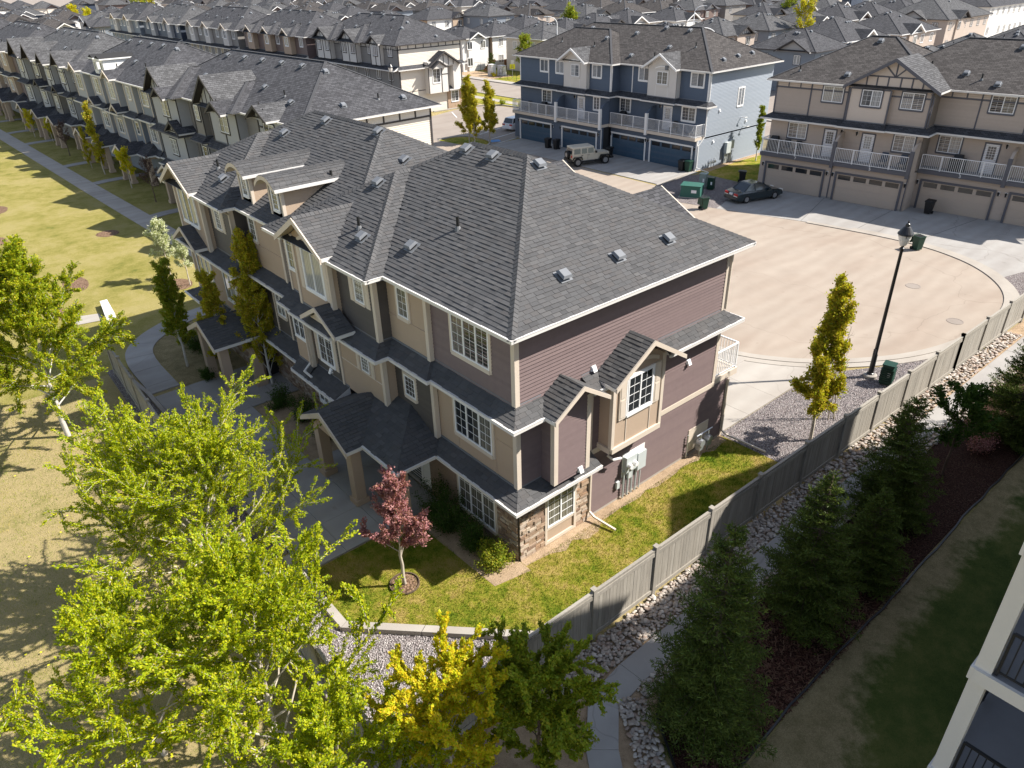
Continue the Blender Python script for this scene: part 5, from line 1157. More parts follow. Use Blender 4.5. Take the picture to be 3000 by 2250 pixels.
for r in [(6, 12, 7.95, 8.07, .05), (0, 6, 7.95, 8.07, .05)]+[(u, u+.1, 6.0 if u in (6.1, 9.2) else 8.05, 8.42, .05) for u in (6.1, 9.2, 10.2, 11.2, 3.2)]: trims(BE, e2, [r], M['trimg'], 'half_timber')
solE = [(.42, 11.7, -.58, 12.6), (2.17, 13.4, -12.6, 8), (-.0, 8, -.58, 5.0)]
solE = [(.42, 11.7, -.58, 12.6), (2.17, 13.4, -12.6, 6)]
simple_roof(BE, solE, M['roof_brown'], vents=[(5.2, 8.3, 'b'), (5.4, 6.0, 'b'), (6.6, 1.8, 'b'), (6.9, -3.5, 'b'), (1.5, 6.6, 'b'), (1.6, 10.5, 'p'), (4.4, 1.6, 'p'), (3.4, -2.2, 'p'), (3.0, -3.4, 'b'), (2.6, -8.5, 'b'), (3.9, -1.0, 'b')], gut=[[(.42, 6.2), (.42, 12.6), (4, 12.6)], [(4, -.58), (.42, -.58)], [(8, -12.6), (2.17, -12.6), (2.17, -.6)]])
gb = F((1.0, 0), (1.0, 12)); st = []
uc, hw, ze, s_ = 2.75, 3.45, 8.62, .60; hz = lambda u: ze-.12+(hw-.1-abs(u-uc))*s_
st += [(uc-2.9, 8.55, uc+2.9, 8.55, .13), (uc-1.9, 9.35, uc+1.9, 9.35, .1)]
for u in (uc-2, uc-1.25, uc-.45, uc+.45, uc+1.25, uc+2): st.append((u, 8.55, u, min(9.35, hz(u)), .1))
st += [(uc, 9.35, uc, hz(uc)-.1, .1), (uc, 9.35, uc-.75, 10.05, .1), (uc, 9.35, uc+.75, 10.05, .1)]
gable(BE, gb, uc, hw, ze, s_, .95, 3.4, M['roof_light'], M['trimg'], barge=.24, face=M['panelc'], fo=.35, sticks=st, stickm=M['trimg'])
skirt(BE, [(2.75, -12), (2.75, 0), (1.0, 0), (1.0, 2.85), (.7, 2.85), (.7, 5.85), (1.0, 5.85), (1.0, 12.0)], [(1.8, -12.6), (1.8, -.6), (.1, -.6), (.1, 2.5), (-.05, 2.5), (-.05, 6.2), (.1, 6.2), (.1, 12.6)], 6.0, 5.64, None, M['roof'])
pipe(BE, [(.5, .0, 8.4), (.9, -.1, 8.2), (.95, -.1, 6.1)], M['trimg']); pipe(BE, [(-.06, .08, 2.6), (-.06, .08, .1)], M['trimg']); pipe(BE, [(-.06, 5.85, 2.6), (-.06, 5.85, .1)], M['trimg'])
# ---- cream half-timbered block and the row behind it
def rowG(label, y0, y1, x0, wallm, tim, panm, gabs, end=True, rz=0, roofm='roof', side=None, nw=4, detail=True):
    r = thing('townhouse_block', label, 'townhouse', (x0, y0, 0), rz); L = y1-y0; pal = dict(sid=M[wallm], side=M[side or wallm])
    mb = MB(); mb.box(.1, .1, 0, D-.1, L-.1, 8.35); mb.box(-.95, .1, 0, .2, L-.1, 2.7); mb.obj('wall_core', M['roofbase'], r)
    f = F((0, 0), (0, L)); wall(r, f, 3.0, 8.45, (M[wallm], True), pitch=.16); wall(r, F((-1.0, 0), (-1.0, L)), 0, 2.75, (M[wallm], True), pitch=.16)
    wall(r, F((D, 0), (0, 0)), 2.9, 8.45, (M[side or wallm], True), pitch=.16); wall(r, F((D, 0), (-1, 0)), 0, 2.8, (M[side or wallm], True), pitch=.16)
    wall(r, F((0, L), (D, L)), 0, 8.4, (M[wallm], False), back=.05); wall(r, F((D, L), (D, 0)), 0, 8.4, (M[wallm], False), back=.05)
    sol = [(-.58, D+.58, -.58, L+.58)]; gx = []
    for (yc, hw, pj) in gabs:
        sol.append((-.58-pj, 8, yc-hw-1.2, yc+hw+1.2)) if pj > .6 else None
        fp = F((-pj, 0), (-pj, L)); mb = MB(); fp.box(mb, yc-hw+.35, yc+hw-.35, -pj, 0, 6.0, 8.6); mb.obj('bay', M[panm], r)
        zf = 8.5; st = [(yc-hw+.2, 8.55, yc+hw-.2, 8.55, .12)]
        if tim != 'none':
            k = max(2, int(hw*2/.8))
            for i in range(1, k):
                u = yc-hw+2*hw*i/k; st.append((u, 8.55, u, 8.48+(hw-.1-abs(u-yc))*.62, .1))
            trims(r, fp, [(yc-.05+q*(hw-.4), yc+.05+q*(hw-.4), 6.0, 8.5, .05) for q in (-1, 0, 1)], M[tim], 'half_timber')
        gable(r, F((0, 0), (0, L)), yc, hw, 8.6, .62, pj+.45, 2.4, M['roof_light'], M[tim if tim != 'none' else 'trim'], barge=.2, face=M[panm], fo=pj+.02, sticks=st if tim != 'none' else None, stickm=M[tim if tim != 'none' else 'trim'])
        for q in (-.5, .5):
            if hw > 1.7: window(r, fp, yc+q*hw*.95-.5, 7.15, 1.0, 1.2, 2, None, 'glassc', M[tim if tim != 'none' else 'trimw'], cw=.08)
        if hw <= 1.7: window(r, fp, yc-.55, 7.15, 1.1, 1.2, 2, None, 'glassc', M[tim if tim != 'none' else 'trimw'], cw=.08)
    taken = [(g[0]-g[1], g[0]+g[1]) for g in gabs]; y = 1.2
    while y < L-1.5:
        if not any(a-1.1 < y < b for a, b in taken): window(r, f, y, 7.15, 1.05, 1.2, 2, None, 'glassc', M[tim if tim != 'none' else 'trimw'], cw=.08); y += 2.6
        else: y += .4
    if tim != 'none':
        for z in (7.95,): trims(r, f, [(0, L, z, z+.12, .05)], M[tim], 'half_timber')
        trims(r, f, [(0, L, 8.07, 8.42, .02)], M[panm], 'panel')
        for u in np.arange(.1, L, 1.25): trims(r, f, [(u, u+.1, 8.07, 8.42, .05)], M[tim], 'half_timber')
    y = 1.5
    while y < L-1.2: window(r, f, y, 4.2, 1.1, 1.15, 2, None, 'glass', M[tim if tim != 'none' else 'trimw'], cw=.08); y += 3.0
    rng2 = random.Random(int(y0*7)); v = [(4.2+rng2.random(), 3.5+i*3.3, 'b') for i in range(int((L-5)/3.3)+1)]+[(1.2+rng2.random()*1.5, 2.5+i*5.5, 'b') for i in range(int(L/5.5))]+[(.8+rng2.random()*2, 4.4+i*6.0, 'p') for i in range(int((L-3)/6.0))]+[(6.5, .4, 'b')]
    simple_roof(r, sol, M[roofm], vents=v, gut=[[(D+.58, -.58), (-.58, -.58), (-.58, L+.58)]], fasc=M[tim] if tim != 'none' else None)
    skirt(r, [(0, 0), (0, L)], [(-.95, -.3), (-.95, L+.3)], 6.0, 5.6, None, M['roof'])
    return r
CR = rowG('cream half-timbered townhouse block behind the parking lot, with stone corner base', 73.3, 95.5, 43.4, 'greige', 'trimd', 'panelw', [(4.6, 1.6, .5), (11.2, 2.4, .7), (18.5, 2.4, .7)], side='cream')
# detailed sunlit end wall of the cream block
cs = F((D, 0), (0, 0)); trims(CR, cs, [(0, D, 7.95, 8.07, .06)], M['trimd'], 'half_timber'); trims(CR, cs, [(0, D, 8.07, 8.42, .03)], M['panelw'], 'panel')
for u in np.arange(.0, D, 1.2): trims(CR, cs, [(u, u+.12, 8.05, 8.42, .06)], M['trimd'], 'half_timber')
trims(CR, cs, [(0, .14, 0, 8.4, .06)], M['trimd'], 'corner_trim'); trims(CR, cs, [(D-.14, D, 0, 8.4, .06)], M['trimd'], 'corner_trim')
mb = MB(); mb.box(3.9, -.9, 2.4, 7.2, 0, 6.3); mb.box(8.0, -.9, 2.6, 9.2, 0, 5.7); mb.obj('bay', M['panelw'], CR)
cbf = F((7.2, -.9), (3.9, -.9)); window(CR, cbf, 1.4, 3.7, 1.2, 1.7, 2, (2, 4), 'glass', M['trimw'], cw=.06); trims(CR, cbf, [(0, .1, 2.4, 6.2, .04), (3.2, 3.3, 2.4, 6.2, .04), (1.1, 1.2, 2.4, 6.2, .04), (.1, 1.1, 4.6, 4.7, .04)], M['trimd'], 'half_timber')
gable(CR, cs, D-6.4, 2.7, 5.8, .62, 1.4, 0, M['roof'], M['trimd'], barge=.2, face=M['panelw'], fo=1.0, sticks=[(D-6.4+k, 5.75, D-6.4+k, 5.7+(2.6-abs(k))*.6, .1) for k in (-1.6, -.8, 0, .8, 1.6)], stickm=M['trimd'])
gable(CR, cs, D-5.3, 1.3, 5.6, .62, 1.75, 0, M['roof'], M['trimd'], barge=.16, face=M['panelw'], fo=1.5)
skirt(CR, [(D, 0), (0, 0)], [(D+.5, -.7), (-.5, -.7)], 6.05, 5.65, None, M['roof']); skirt(CR, [(D, 0), (7.2, 0)], [(D+.6, -.9), (7.2, -.9)], 3.0, 2.6, None, M['roof'])
stb = MB(); F((D, -.02), (7.4, -.02)).box(stb, 0, 2.7, 0, .12, 0, 2.5); stb.obj('stone_wall', M['stone'], CR); window(CR, F((D, -.14), (7.4, -.14)), .9, .9, 1.2, 1.4, 2, (2, 4), 'glass', M['trimw'], cw=.06)
rowG('brown and burgundy townhouse block behind the cream half-timbered one', 96.8, 119.5, 42.6, 'browns', 'none', 'stucco', [(5, 1.6, .8), (12, 1.6, .8), (18.5, 1.6, .8)], side='burg')
rowG('pale grey and navy townhouse block farther along the second row', 121, 146, 42.0, 'greige', 'none', 'panelw', [(4, 1.5, .6), (12.5, 1.5, .6), (20, 1.5, .6)], roofm='roof')
rowG('navy blue townhouse block near the far end of the second row', 147.5, 170, 41.5, 'navy', 'none', 'panelg', [(5, 1.6, .6), (15, 1.6, .6)], roofm='roof_light')
rowG('last grey-roofed townhouse block at the far end of the second row', 171.5, 194, 41.0, 'graysid', 'none', 'panelw', [(6, 1.6, .6), (16, 1.6, .6)])
# ---- left row of blocks facing the sidewalk
def rowF(label, loc, L, wallm, wall2, panm, tim, roofm, gabs, bays, dorm=None, n_porch=3, porch_m='stucco', side='cream', vents=True, bigdorm=False):
    """walk-side block: three storeys, skirts, gabled bays, porches"""
    rz = math.radians(2.2); r = thing('townhouse_block', label, 'townhouse', loc, rz); t = M[tim]
    mb = MB(); mb.box(.1, .1, 0, D-.1, L-.1, 8.35); mb.obj('wall_core', M['roofbase'], r)
    edges = [0]+[b[0] for b in bays]+[L]
    f = F((0, 0), (0, L)); wall(r, f, 3.0, 8.45, (M[wallm], True), pitch=.15); wall(r, f, 0, 3.0, (M[wall2], True), pitch=.15)
    wall(r, F((D, 0), (0, 0)), 0, 8.45, (M[side], True), pitch=.15); wall(r, F((0, L), (D, L)), 0, 8.4, (M[wallm], False), back=.05); wall(r, F((D, L), (D, 0)), 0, 8.4, (M[wallm], False), back=.05)
    inner = [(0, 0)]; outer = [(-.58, -.4)]; outl = [(-.62, -.4)]
    sol = [(-.58, D+.58, -.58, L+.58)]
    for (y0, y1, pj, m3, m2) in bays:      # projecting sections
        fp = F((-pj, y0), (-pj, y1)); b = MB(); b.box(-pj, y0, 3.0, 0, y1, 5.7); b.obj('bay', M[m2], r); b = MB(); b.box(-pj, y0, 5.7, 0, y1, 8.5); b.obj('bay', M[m3], r)
        trims(r, fp, [(0, .12, 6, 8.4, .05), (y1-y0-.12, y1-y0, 6, 8.4, .05)], t, 'corner_trim'); trims(r, fp, [(0, .12, 3, 5.6, .05), (y1-y0-.12, y1-y0, 3, 5.6, .05)], t, 'corner_trim')
        w_ = y1-y0
        if w_ > 2.4:
            window(r, fp, w_*.5-.75, 6.85, 1.5, 1.45, 2, (2, 3), 'glassc', t, cw=.08); window(r, fp, w_*.5-.7, 3.7, 1.4, 1.3, 2, (2, 3), 'glassc', t, cw=.08)
        else: window(r, fp, w_*.5-.4, 7.1, .8, 1.15, 1, (2, 3), 'glassc', t, cw=.08); window(r, fp, w_*.5-.4, 4.0, .8, 1.1, 1, (2, 3), 'glass', t, cw=.08)
        inner += [(0, y0), (-pj, y0), (-pj, y1), (0, y1)]; outer += [(-.62, y0-.35), (-.62-pj, y0-.35), (-.62-pj, y1+.35), (-.62, y1+.35)]
        if pj > .5 and w_ > 4: sol.append((-.58-pj, 8, y0-.58, y1+.58))
        if tim == 'trimd' and w_ > 2.4: trims(r, fp, [(0, w_, 7.95 if w_ < 4 else 8.3, 8.07 if w_ < 4 else 8.4, .05), (w_*.5-.06, w_*.5+.06, 6, 6.8, .05)], t, 'half_timber')
    # remaining windows on the base wall
    y = .8
    while y < L-1.5:
        if not any(b[0]-1.0 < y < b[1]+.1 for b in bays): window(r, f, y, 7.0, .85, 1.2, 1, (2, 3), 'glassc', t, cw=.08); window(r, f, y, 3.9, .85, 1.2, 1, (2, 3), 'glass', t, cw=.08); trims(r, f, [(y-.5, y-.4, 3.0, 8.4, .04)], t, 'corner_trim'); y += 2.3
        else: y += .35
    inner.append((0, L)); outer.append((-.62, L+.4))
    skirt(r, inner, outer, 6.0, 5.62, None, M['roof'], gut=False); gutters(r, outer, 5.64, M['gutter'] if tim != 'trimd' else M['trimg'])
    skirt(r, inner, [(x-.0, y) for x, y in outer], 3.0, 2.62, None, M['roof'], gut=False); gutters(r, outer, 2.64, M['gutter'])
    for (yc, hw, pj, ze, kind) in gabs:
        st = None
        if tim == 'trimd':
            st = [(yc-hw+.3, ze, yc+hw-.3, ze, .1)]+[(yc+k*hw/3.2, ze, yc+k*hw/3.2, ze-.12+(hw-.1-abs(k*hw/3.2))*.85, .09) for k in (-2, -1, 0, 1, 2)]
        gable(r, f, yc, hw, ze, .85 if kind == 'tall' else .6, pj+.5, 2.6 if ze > 8 else .0, M['roof_light'] if kind != 'small' else M['roof'], t if tim != 'trimw' else M['trim'], barge=.2, face=M[panm], fo=pj+.03 if ze > 8 else pj+.2, sticks=st, stickm=t)
    for i in range(n_porch):
        yb = 1.5+i*(L-3)/n_porch; porch(r, yb, yb+2.2, yb+5.4, -1.7, -2.9, 0, None, far=True)
    v = [(4.3, 4+i*3.1, 'b') for i in range(int((L-6)/3.1)+1)]+[(1.1+.8*(i % 2), 3.4+i*5.2, 'b') for i in range(int(L/5.2))]+[(1.5-.7*(i % 2), 5.0+i*6.2, 'p') for i in range(int((L-3)/6.2))]+[(3.4, .7, 'b'), (6.3, .8, 'p'), (8.2, .6, 'b')]
    Hm = simple_roof(r, sol, M[roofm], vents=v, gut=[[(D+.58, -.58), (-.58, -.58), (-.58, L+.58)]])
    return r
T1 = rowF('half-timbered greige townhouse block with steep dark gables left of the main block', (9.75, 31.9, 0), 25.4, 'greige', 'greige', 'panelg', 'trimd', 'roof', [(4.0, 1.5, .9, 8.7, 'n'), (12.0, 2.5, .9, 8.7, 'tall'), (10.0, 1.3, 1.3, 8.5, 'small'), (22.6, 2.3, .9, 8.7, 'tall'), (21.0, 1.3, 1.3, 8.5, 'small'), (3.0, 1.4, .9, 5.9, 'small'), (20.0, 1.5, 1.1, 5.9, 'small')], [(2.2, 5.4, .6, 'panelg', 'greige'), (8.6, 13.4, .7, 'panelg', 'greige'), (15.4, 17.2, .5, 'greige', 'panelg'), (19.2, 24.9, .9, 'panelg', 'panelg')])
ts = F((D, 0), (0, 0)); trims(T1, ts, [(0, D, 7.8, 7.92, .07)], M['trimd'], 'half_timber'); trims(T1, ts, [(0, D, 7.92, 8.42, .04)], M['panelw'], 'panel')
for u in np.arange(0, D, 1.35): trims(T1, ts, [(u, u+.12, 7.9, 8.42, .07)], M['trimd'], 'half_timber')
trims(T1, ts, [(0, .14, 0, 8.4, .07)], M['trimd'], 'corner_trim')
# the tall dark valley roof facing away from the sun, between block one and two
T2 = rowF('blue-grey townhouse block with white dormers, second along the sidewalk', (8.72, 58.6, 0), 22.0, 'graysid', 'graysid', 'stucco', 'trim', 'roof', [(9.5, 1.2, .6, 8.7, 'small'), (20.5, 1.2, .6, 8.7, 'small'), (8.5, 1.1, .9, 5.9, 'small'), (15.5, 1.1, .9, 5.9, 'small')], [(1.0, 3.6, .15, 'graysid', 'panelg'), (4.4, 6.8, .4, 'panelg', 'graysid'), (8.0, 11.2, .7, 'panelg', 'panelg'), (13.2, 16.2, .5, 'panelg', 'panelg'), (18.2, 21.6, .7, 'panelg', 'panelg')])
for y in (11.6, 13.6):
    b = MB(); b.box(-.3, y, 8.7, 2.2, y+1.1, 10.1); b.obj('dormer_wall', M['trimw'], T2); b = MB(); b.box(-.6, y-.2, 10.1, 2.6, y+1.3, 10.22, 0); b.prism([(-.6, y-.2, 10.22), (-.6, y+.55, 10.5), (-.6, y+1.3, 10.22)], (3.4, 0, 0), 1); b.obj('dormer_roof', [M['trimw'], M['roof_light']], T2); window(T2, F((-.3, y), (-.3, y+1.1)), .3, 9.05, .5, .8, 1, None, 'glass', M['trimw'], cw=.05)
T3 = rowF('tan townhouse block with dark wooden gables, third along the sidewalk', (7.8, 82.0, 0), 24.5, 'greige', 'greige', 'stucco', 'trimd', 'roof_light', [(3.2, 1.6, .6, 8.7, 'tall'), (8.5, 1.4, .9, 8.6, 'tall'), (14.5, 2.0, .9, 8.7, 'tall'), (21, 2.3, .9, 8.7, 'tall'), (5, 1.2, 1.0, 5.9, 'small'), (13, 1.2, 1.0, 5.9, 'small')], [(1.8, 4.8, .6, 'panelg', 'panelg'), (7.0, 10.4, .7, 'panelg', 'greige'), (12.6, 16.4, .6, 'greige', 'panelg'), (18.8, 23, .8, 'panelg', 'panelg')])
T4 = rowF('brown townhouse block at the left edge, fourth along the sidewalk', (6.85, 107.5, 0), 24, 'browns', 'greige', 'stucco', 'trim', 'roof', [(6, 1.6, .6, 8.7, 'n'), (16, 1.6, .6, 8.7, 'n')], [(4, 8, .6, 'stucco', 'stucco'), (14, 18, .6, 'browns', 'stucco')])
T5 = rowF('far grey townhouse block, fifth and last along the sidewalk', (5.9, 133, 0), 24, 'greige', 'greige', 'panelg', 'trimd', 'roof', [(6, 1.8, .6, 8.7, 'n'), (16, 1.8, .6, 8.7, 'n')], [(4, 8, .6, 'panelg', 'panelg')])
# ---------------------------------------------------------------- detached houses beyond
WALLS = ['whites', 'cream', 'greige', 'graysid', 'beige', 'browns', 'navy', 'whites', 'cream']
WN = dict(whites='white', cream='cream', greige='greige', graysid='blue-grey', beige='beige', browns='brown', navy='navy', stucco='tan')
hr = random.Random(21)
def house(label, x, y, wx, dy, wm, rm='roof', h=5.5, rz=0, fg=None, wg=None, front=None, tm='trimw', wins=True, group=None, ridge=None):
    """x,y = near-left ground corner; wx wide (its sunny side faces the camera), dy deep"""
    r = thing('house', label, 'house', (x, y, 0), rz, group); o = .5; s = .5
    sp = 0.3 if h*max(wx, dy) > 0 else .2
    wall(r, F((wx, 0), (0, 0)), 0, h, (M[wm], True), pitch=.2, back=.1); wall(r, F((0, 0), (0, dy)), 0, h, (M[front or wm], True), pitch=.2, back=.1); wall(r, F((0, dy), (wx, dy)), 0, h, (M[wm], False)); wall(r, F((wx, dy), (wx, 0)), 0, h, (M[wm], False))
    sol = [(-o, wx+o, -o, dy+o)]
    v = [(wx*.3+hr.random()*2, dy*.5+hr.random()-.5, 'b') for _ in range(2)]+[(wx*.5+i*.6, dy*.35, 'b') for i in range(hr.choice((1, 3, 4)))]+[(wx*.25, dy*.6, 'p')]
    H = simple_roof(r, sol, M[rm], E=h+.05, s=s, vents=v, gut=[[(wx+o, -o), (-o, -o), (-o, dy+o)]], fasc=M[tm])
    fs = F((wx, 0), (0, 0)); ff = F((0, 0), (0, dy))
    if fg:      # gable on the sunny side
        uc = wx-fg*wx; gable(r, fs, uc, min(2.6, wx*.3), h, .55, .9, 2.4, M[rm], M[tm], barge=.2, face=M[hr.choice(('panelw', 'panelg', 'browns'))], fo=.3, sticks=[(uc+k, h, uc+k, h+.9-abs(k)*.5, .1) for k in (-1.2, -.6, 0, .6, 1.2)] if tm == 'trimd' else None, stickm=M[tm])
        b = MB(); fs.box(b, uc-1.9, uc+1.9, 0, .3, 0, h); b.obj('bay', M[front or wm], r)
    if wg: gable(r, ff, dy*wg, min(2.8, dy*.3), h, .55, .9, 2.4, M[rm], M[tm], barge=.22, face=M[hr.choice(('panelg', 'browns', 'stucco'))], fo=.3)
    if wins:
        n = max(2, int(wx/3.2))
        for i in range(n):
            u = wx*(i+.5)/n-.5; oo = .33 if fg and abs(u+.5-(wx-fg*wx)) < 1.9 else .02
            window(r, fs, u, h-1.75, 1.1, 1.25, 2, None, 'glass', M[tm], cw=.07, far=True, off=oo)
            if hr.random() < .8: window(r, fs, u, .9, 1.2, 1.4, 2, None, 'glass', M[tm], cw=.07, far=True, off=oo)
        n = max(2, int(dy/4))
        for i in range(n): window(r, ff, dy*(i+.5)/n-.5, h-1.75, 1.0, 1.2, 2, None, 'glassc', M[tm], cw=.07, far=True)
    return r
house('white two storey house with two stacked bay windows behind the cream block', 76.5, 103.5, 6.2, 9, 'whites', fg=.5)
house('white house with tan side wall and small grey awning, beside the wooden fence', 83.2, 103, 8.6, 9, 'whites', front='stucco')
house('white and grey hip-roofed house left of the dark timbered gable', 95.5, 108, 9.0, 10, 'whites', front='greige')
house('dark timber-gabled house with a curved street light in front', 97.0, 97.5, 8.0, 9, 'whites', tm='trimd', fg=.5, front='navy')
house('grey-roofed house behind the ridge of the blue block, white chimney vents', 106.5, 98.5, 9, 10, 'cream', tm='trimd', fg=.7)
house('house with bright white bargeboard above the blue roof', 119, 101, 10, 10, 'cream', fg=.3, wg=.5)
house('cream gabled house half hidden at the right of the blue ridge', 131, 98, 9, 10, 'whites', fg=.6)
house('dark grey hip-roofed house with white lower wall in the third row', 130, 163, 11, 10, 'whites', front='navy', tm='trimd', fg=.6)
house('tan house with board-and-batten gable in the distance', 104, 154, 12, 10, 'whites', fg=.8, tm='trimd', front='stucco')
house('far house with pale wall and twin gables left of the tan gabled one', 88, 150, 11, 10, 'beige', fg=.3, tm='trimd')
house('grey-blue house between the blue and beige blocks, two dark timber gables', 93, 43.5, 9, 10.5, 'graysid', tm='trimd', wg=.3)
house('low grey-roofed house right behind the beige block ridge', 108, 47, 13, 11, 'cream', fg=.5)
house('wide hip-roofed house with a bright white gablet', 124, 46, 14, 11, 'beige', fg=.35)
house('large beige house with a long sloping gable roof, upper right', 152, 50, 20, 13, 'beige', 'roof_light', 6, fg=.3, tm='trimd', wg=.5)
house('long white two storey house at the upper right corner', 186, 55, 26, 12, 'whites', 'roof', 6.5, tm='trimg')
house('beige corner house at the upper right, behind the long white one', 196, 76, 20, 12, 'beige', 'roof_light', 6)
house('pale white-walled hip house beyond the left row of townhouses', 51, 289, 13, 11, 'whites')
house('pinkish cream house in the upper left corner', 43, 322, 8, 10, 'cream', fg=.4, tm='trimd')
house('tan gabled house near the upper left corner between autumn trees', 46, 282, 0.1+8, 9, 'stucco', fg=.5)
house('navy house at the far end of the second row', 62, 283, 9, 9, 'navy', tm='trimw')
# rows of houses filling the suburb out to the horizon line
names = {}
def ordinal(n): return '%d%s' % (n, 'th' if 10 < n % 100 < 20 else {1: 'st', 2: 'nd', 3: 'rd'}.get(n % 10, 'th'))
rowsx = [(58, 130, 262, 'x'), (0, 0, 0, 'x')]
rid = 0
bx, by = [], []
def blocked(x, y): return any(abs(x-a) < 14 and abs(y-b) < 13 for a, b in bx)
for o in [q for q in COL.objects if q.name.startswith('house')]: bx.append((o.location.x+4, o.location.y+4))
fx, fy_ = math.sin(.695), math.cos(.695)
for j, yy in enumerate(list(range(118, 520, 24))):
    rid += 1; k = 0
    for i in range(-9, 26):
        x = 56+i*13.5+(j % 2)*5; y = yy+(j % 3)*1.5
        dx, dy = x+11.7, y+13.9; dep = dx*fx+dy*fy_; lat = dx*fy_-dy*fx
        if dep < 110 or dep > (420 if lat < 0 else 330) or abs(lat) > dep*.76+8: continue
        if blocked(x, y) or (60 < x < 76) or (i < 0 and yy < 205): continue
        k += 1; wm = hr.choice(WALLS); sh = hr.choice(('hip roof', 'front gable', 'side gable', 'plain hip roof', 'low gable'))
        house('%s house with %s, %s in the %s distant row' % (WN[wm], sh, ordinal(k), ordinal(rid)), x, y, hr.uniform(8, 10.5), hr.uniform(9, 12), wm, hr.choice(('roof', 'roof', 'roof_light', 'roof_brown')), 5.5+hr.choice((0, 0, .5)), tm=hr.choice(('trimw', 'trimw', 'trimd', 'trimg')), fg=hr.choice((.3, .6, .7)) if 'gable' in sh else None, wg=.5 if sh == 'side gable' else None, wins=dep < 230)
for j, yy in enumerate((20, -8, 68, 90)):
    k = 0
    for i in range(14):
        x = 78+i*14+(j % 2)*6
        dx, dy = x+11.7, yy+13.9; dep = dx*fx+dy*fy_; lat = dx*fy_-dy*fx
        if dep < 80 or dep > 300 or abs(lat) > dep*.78 or blocked(x, yy): continue
        k += 1; wm = hr.choice(WALLS); house('%s house, %s to the right in the %s row behind the beige block' % (WN[wm], ordinal(k), ordinal(j+1)), x, yy, hr.uniform(9, 11), hr.uniform(9, 12), wm, hr.choice(('roof', 'roof_light')), 5.5, tm=hr.choice(('trimw', 'trimd')), fg=hr.choice((None, .4, .6)))
# ---------------------------------------------------------------- apartment building at the lower right (balcony corner in view)
AP = thing('apartment_building', 'grey balcony corner with white posts of the apartment building at lower right', 'apartment')
mb = MB(); mb.box(2.5, -28, 0, 12, -13.6, 14.2); mb.box(12, -28, 0, 17, -12.5, 13.35); mb.box(17, -28, 0, 25, -12.4, 15.2); mb.obj('wall', M['greige'], AP)
pr = MB()
for (x0, x1, h, yf) in ((0.2, 12.0, 14.2, -12.3), (17, 25, 15.2, -12.3)):
    xm = (x0+x1)/2; pr.prism([(x0-.2, yf, h), (x1+.2, yf, h), (xm, yf, h+2.6)], (0, -16, 0))
pr.obj('roof', M['roof'], AP)
for k, z in enumerate((0.0, 3.0, 6.0, 9.0, 12.0)):
    b = MB(); b.box(.25, -16.6, z-.22 if z else 0, 9.5, -12.45, z if z else .1); b.obj('balcony_slab', M['brick'] if z else M['conc'], AP)
    if z:
        b = MB(); b.box(.22, -12.45, z-.28, 9.5, -12.37, z+.02); b.box(.2, -16.6, z-.28, .28, -12.45, z+.02); b.obj('slab_fascia', M['panelw'], AP)
for x in (.42, 4.9, 9.3):
    for y in (-12.55, -16.4):
        b = MB(); b.box(x-.14, y-.14, .1, x+.14, y+.14, 14.0); b.obj('balcony_post', M['panelw'], AP)
b = MB(); b.box(0.3, -16.8, 0, 9.5, -16.6, 14.2); b.obj('wall', M['greige'], AP)
for z in (3.0, 6.0, 9.0):
    for (a, b_) in (((.62, -12.5), (4.7, -12.5)), ((5.1, -12.5), (9.1, -12.5)), ((.35, -12.75), (.35, -16.2))): railing(AP, [a, b_], z+.02, 1.05, .13, M['blackmetal'], 2.2)
# ---------------------------------------------------------------- vegetation
def np_mesh(name, V, Fq, mat, nside=4):
    me = bpy.data.meshes.new(name); V = np.asarray(V, np.float32); Fq = np.asarray(Fq, np.int32)
    me.vertices.add(len(V)); me.vertices.foreach_set('co', V.ravel()); n = len(Fq); me.loops.add(n*nside); me.loops.foreach_set('vertex_index', Fq.ravel())
    me.polygons.add(n); me.polygons.foreach_set('loop_start', np.arange(0, n*nside, nside, dtype=np.int32)); me.polygons.foreach_set('loop_total', np.full(n, nside, np.int32))
    me.materials.append(mat); me.update(calc_edges=True); return me
def leaves_mesh(C, s, mat, rs, up=.5, asp=.62, dirs=None, name='leaves'):
    """leaf-sized folded-free rhombs, centre C, length s"""
    n = len(C); C = np.asarray(C); A = rs.normal(size=(n, 3)); 
    if dirs is not None: A = A*.45+dirs
    A /= np.linalg.norm(A, axis=1, keepdims=True); N = rs.normal(size=(n, 3)); N[:, 2] += up*2.2; B = np.cross(N, A); B /= np.linalg.norm(B, axis=1, keepdims=True)+1e-9
    L = s*(.65+.7*rs.random((n, 1))); a = A*L*.5; b = B*L*asp*.5; V = np.stack([C-a, C+b*.95-a*.1, C+a, C-b*.95-a*.1], 1).reshape(-1, 3)
    return np_mesh(name, V, np.arange(n*4).reshape(-1, 4), mat)
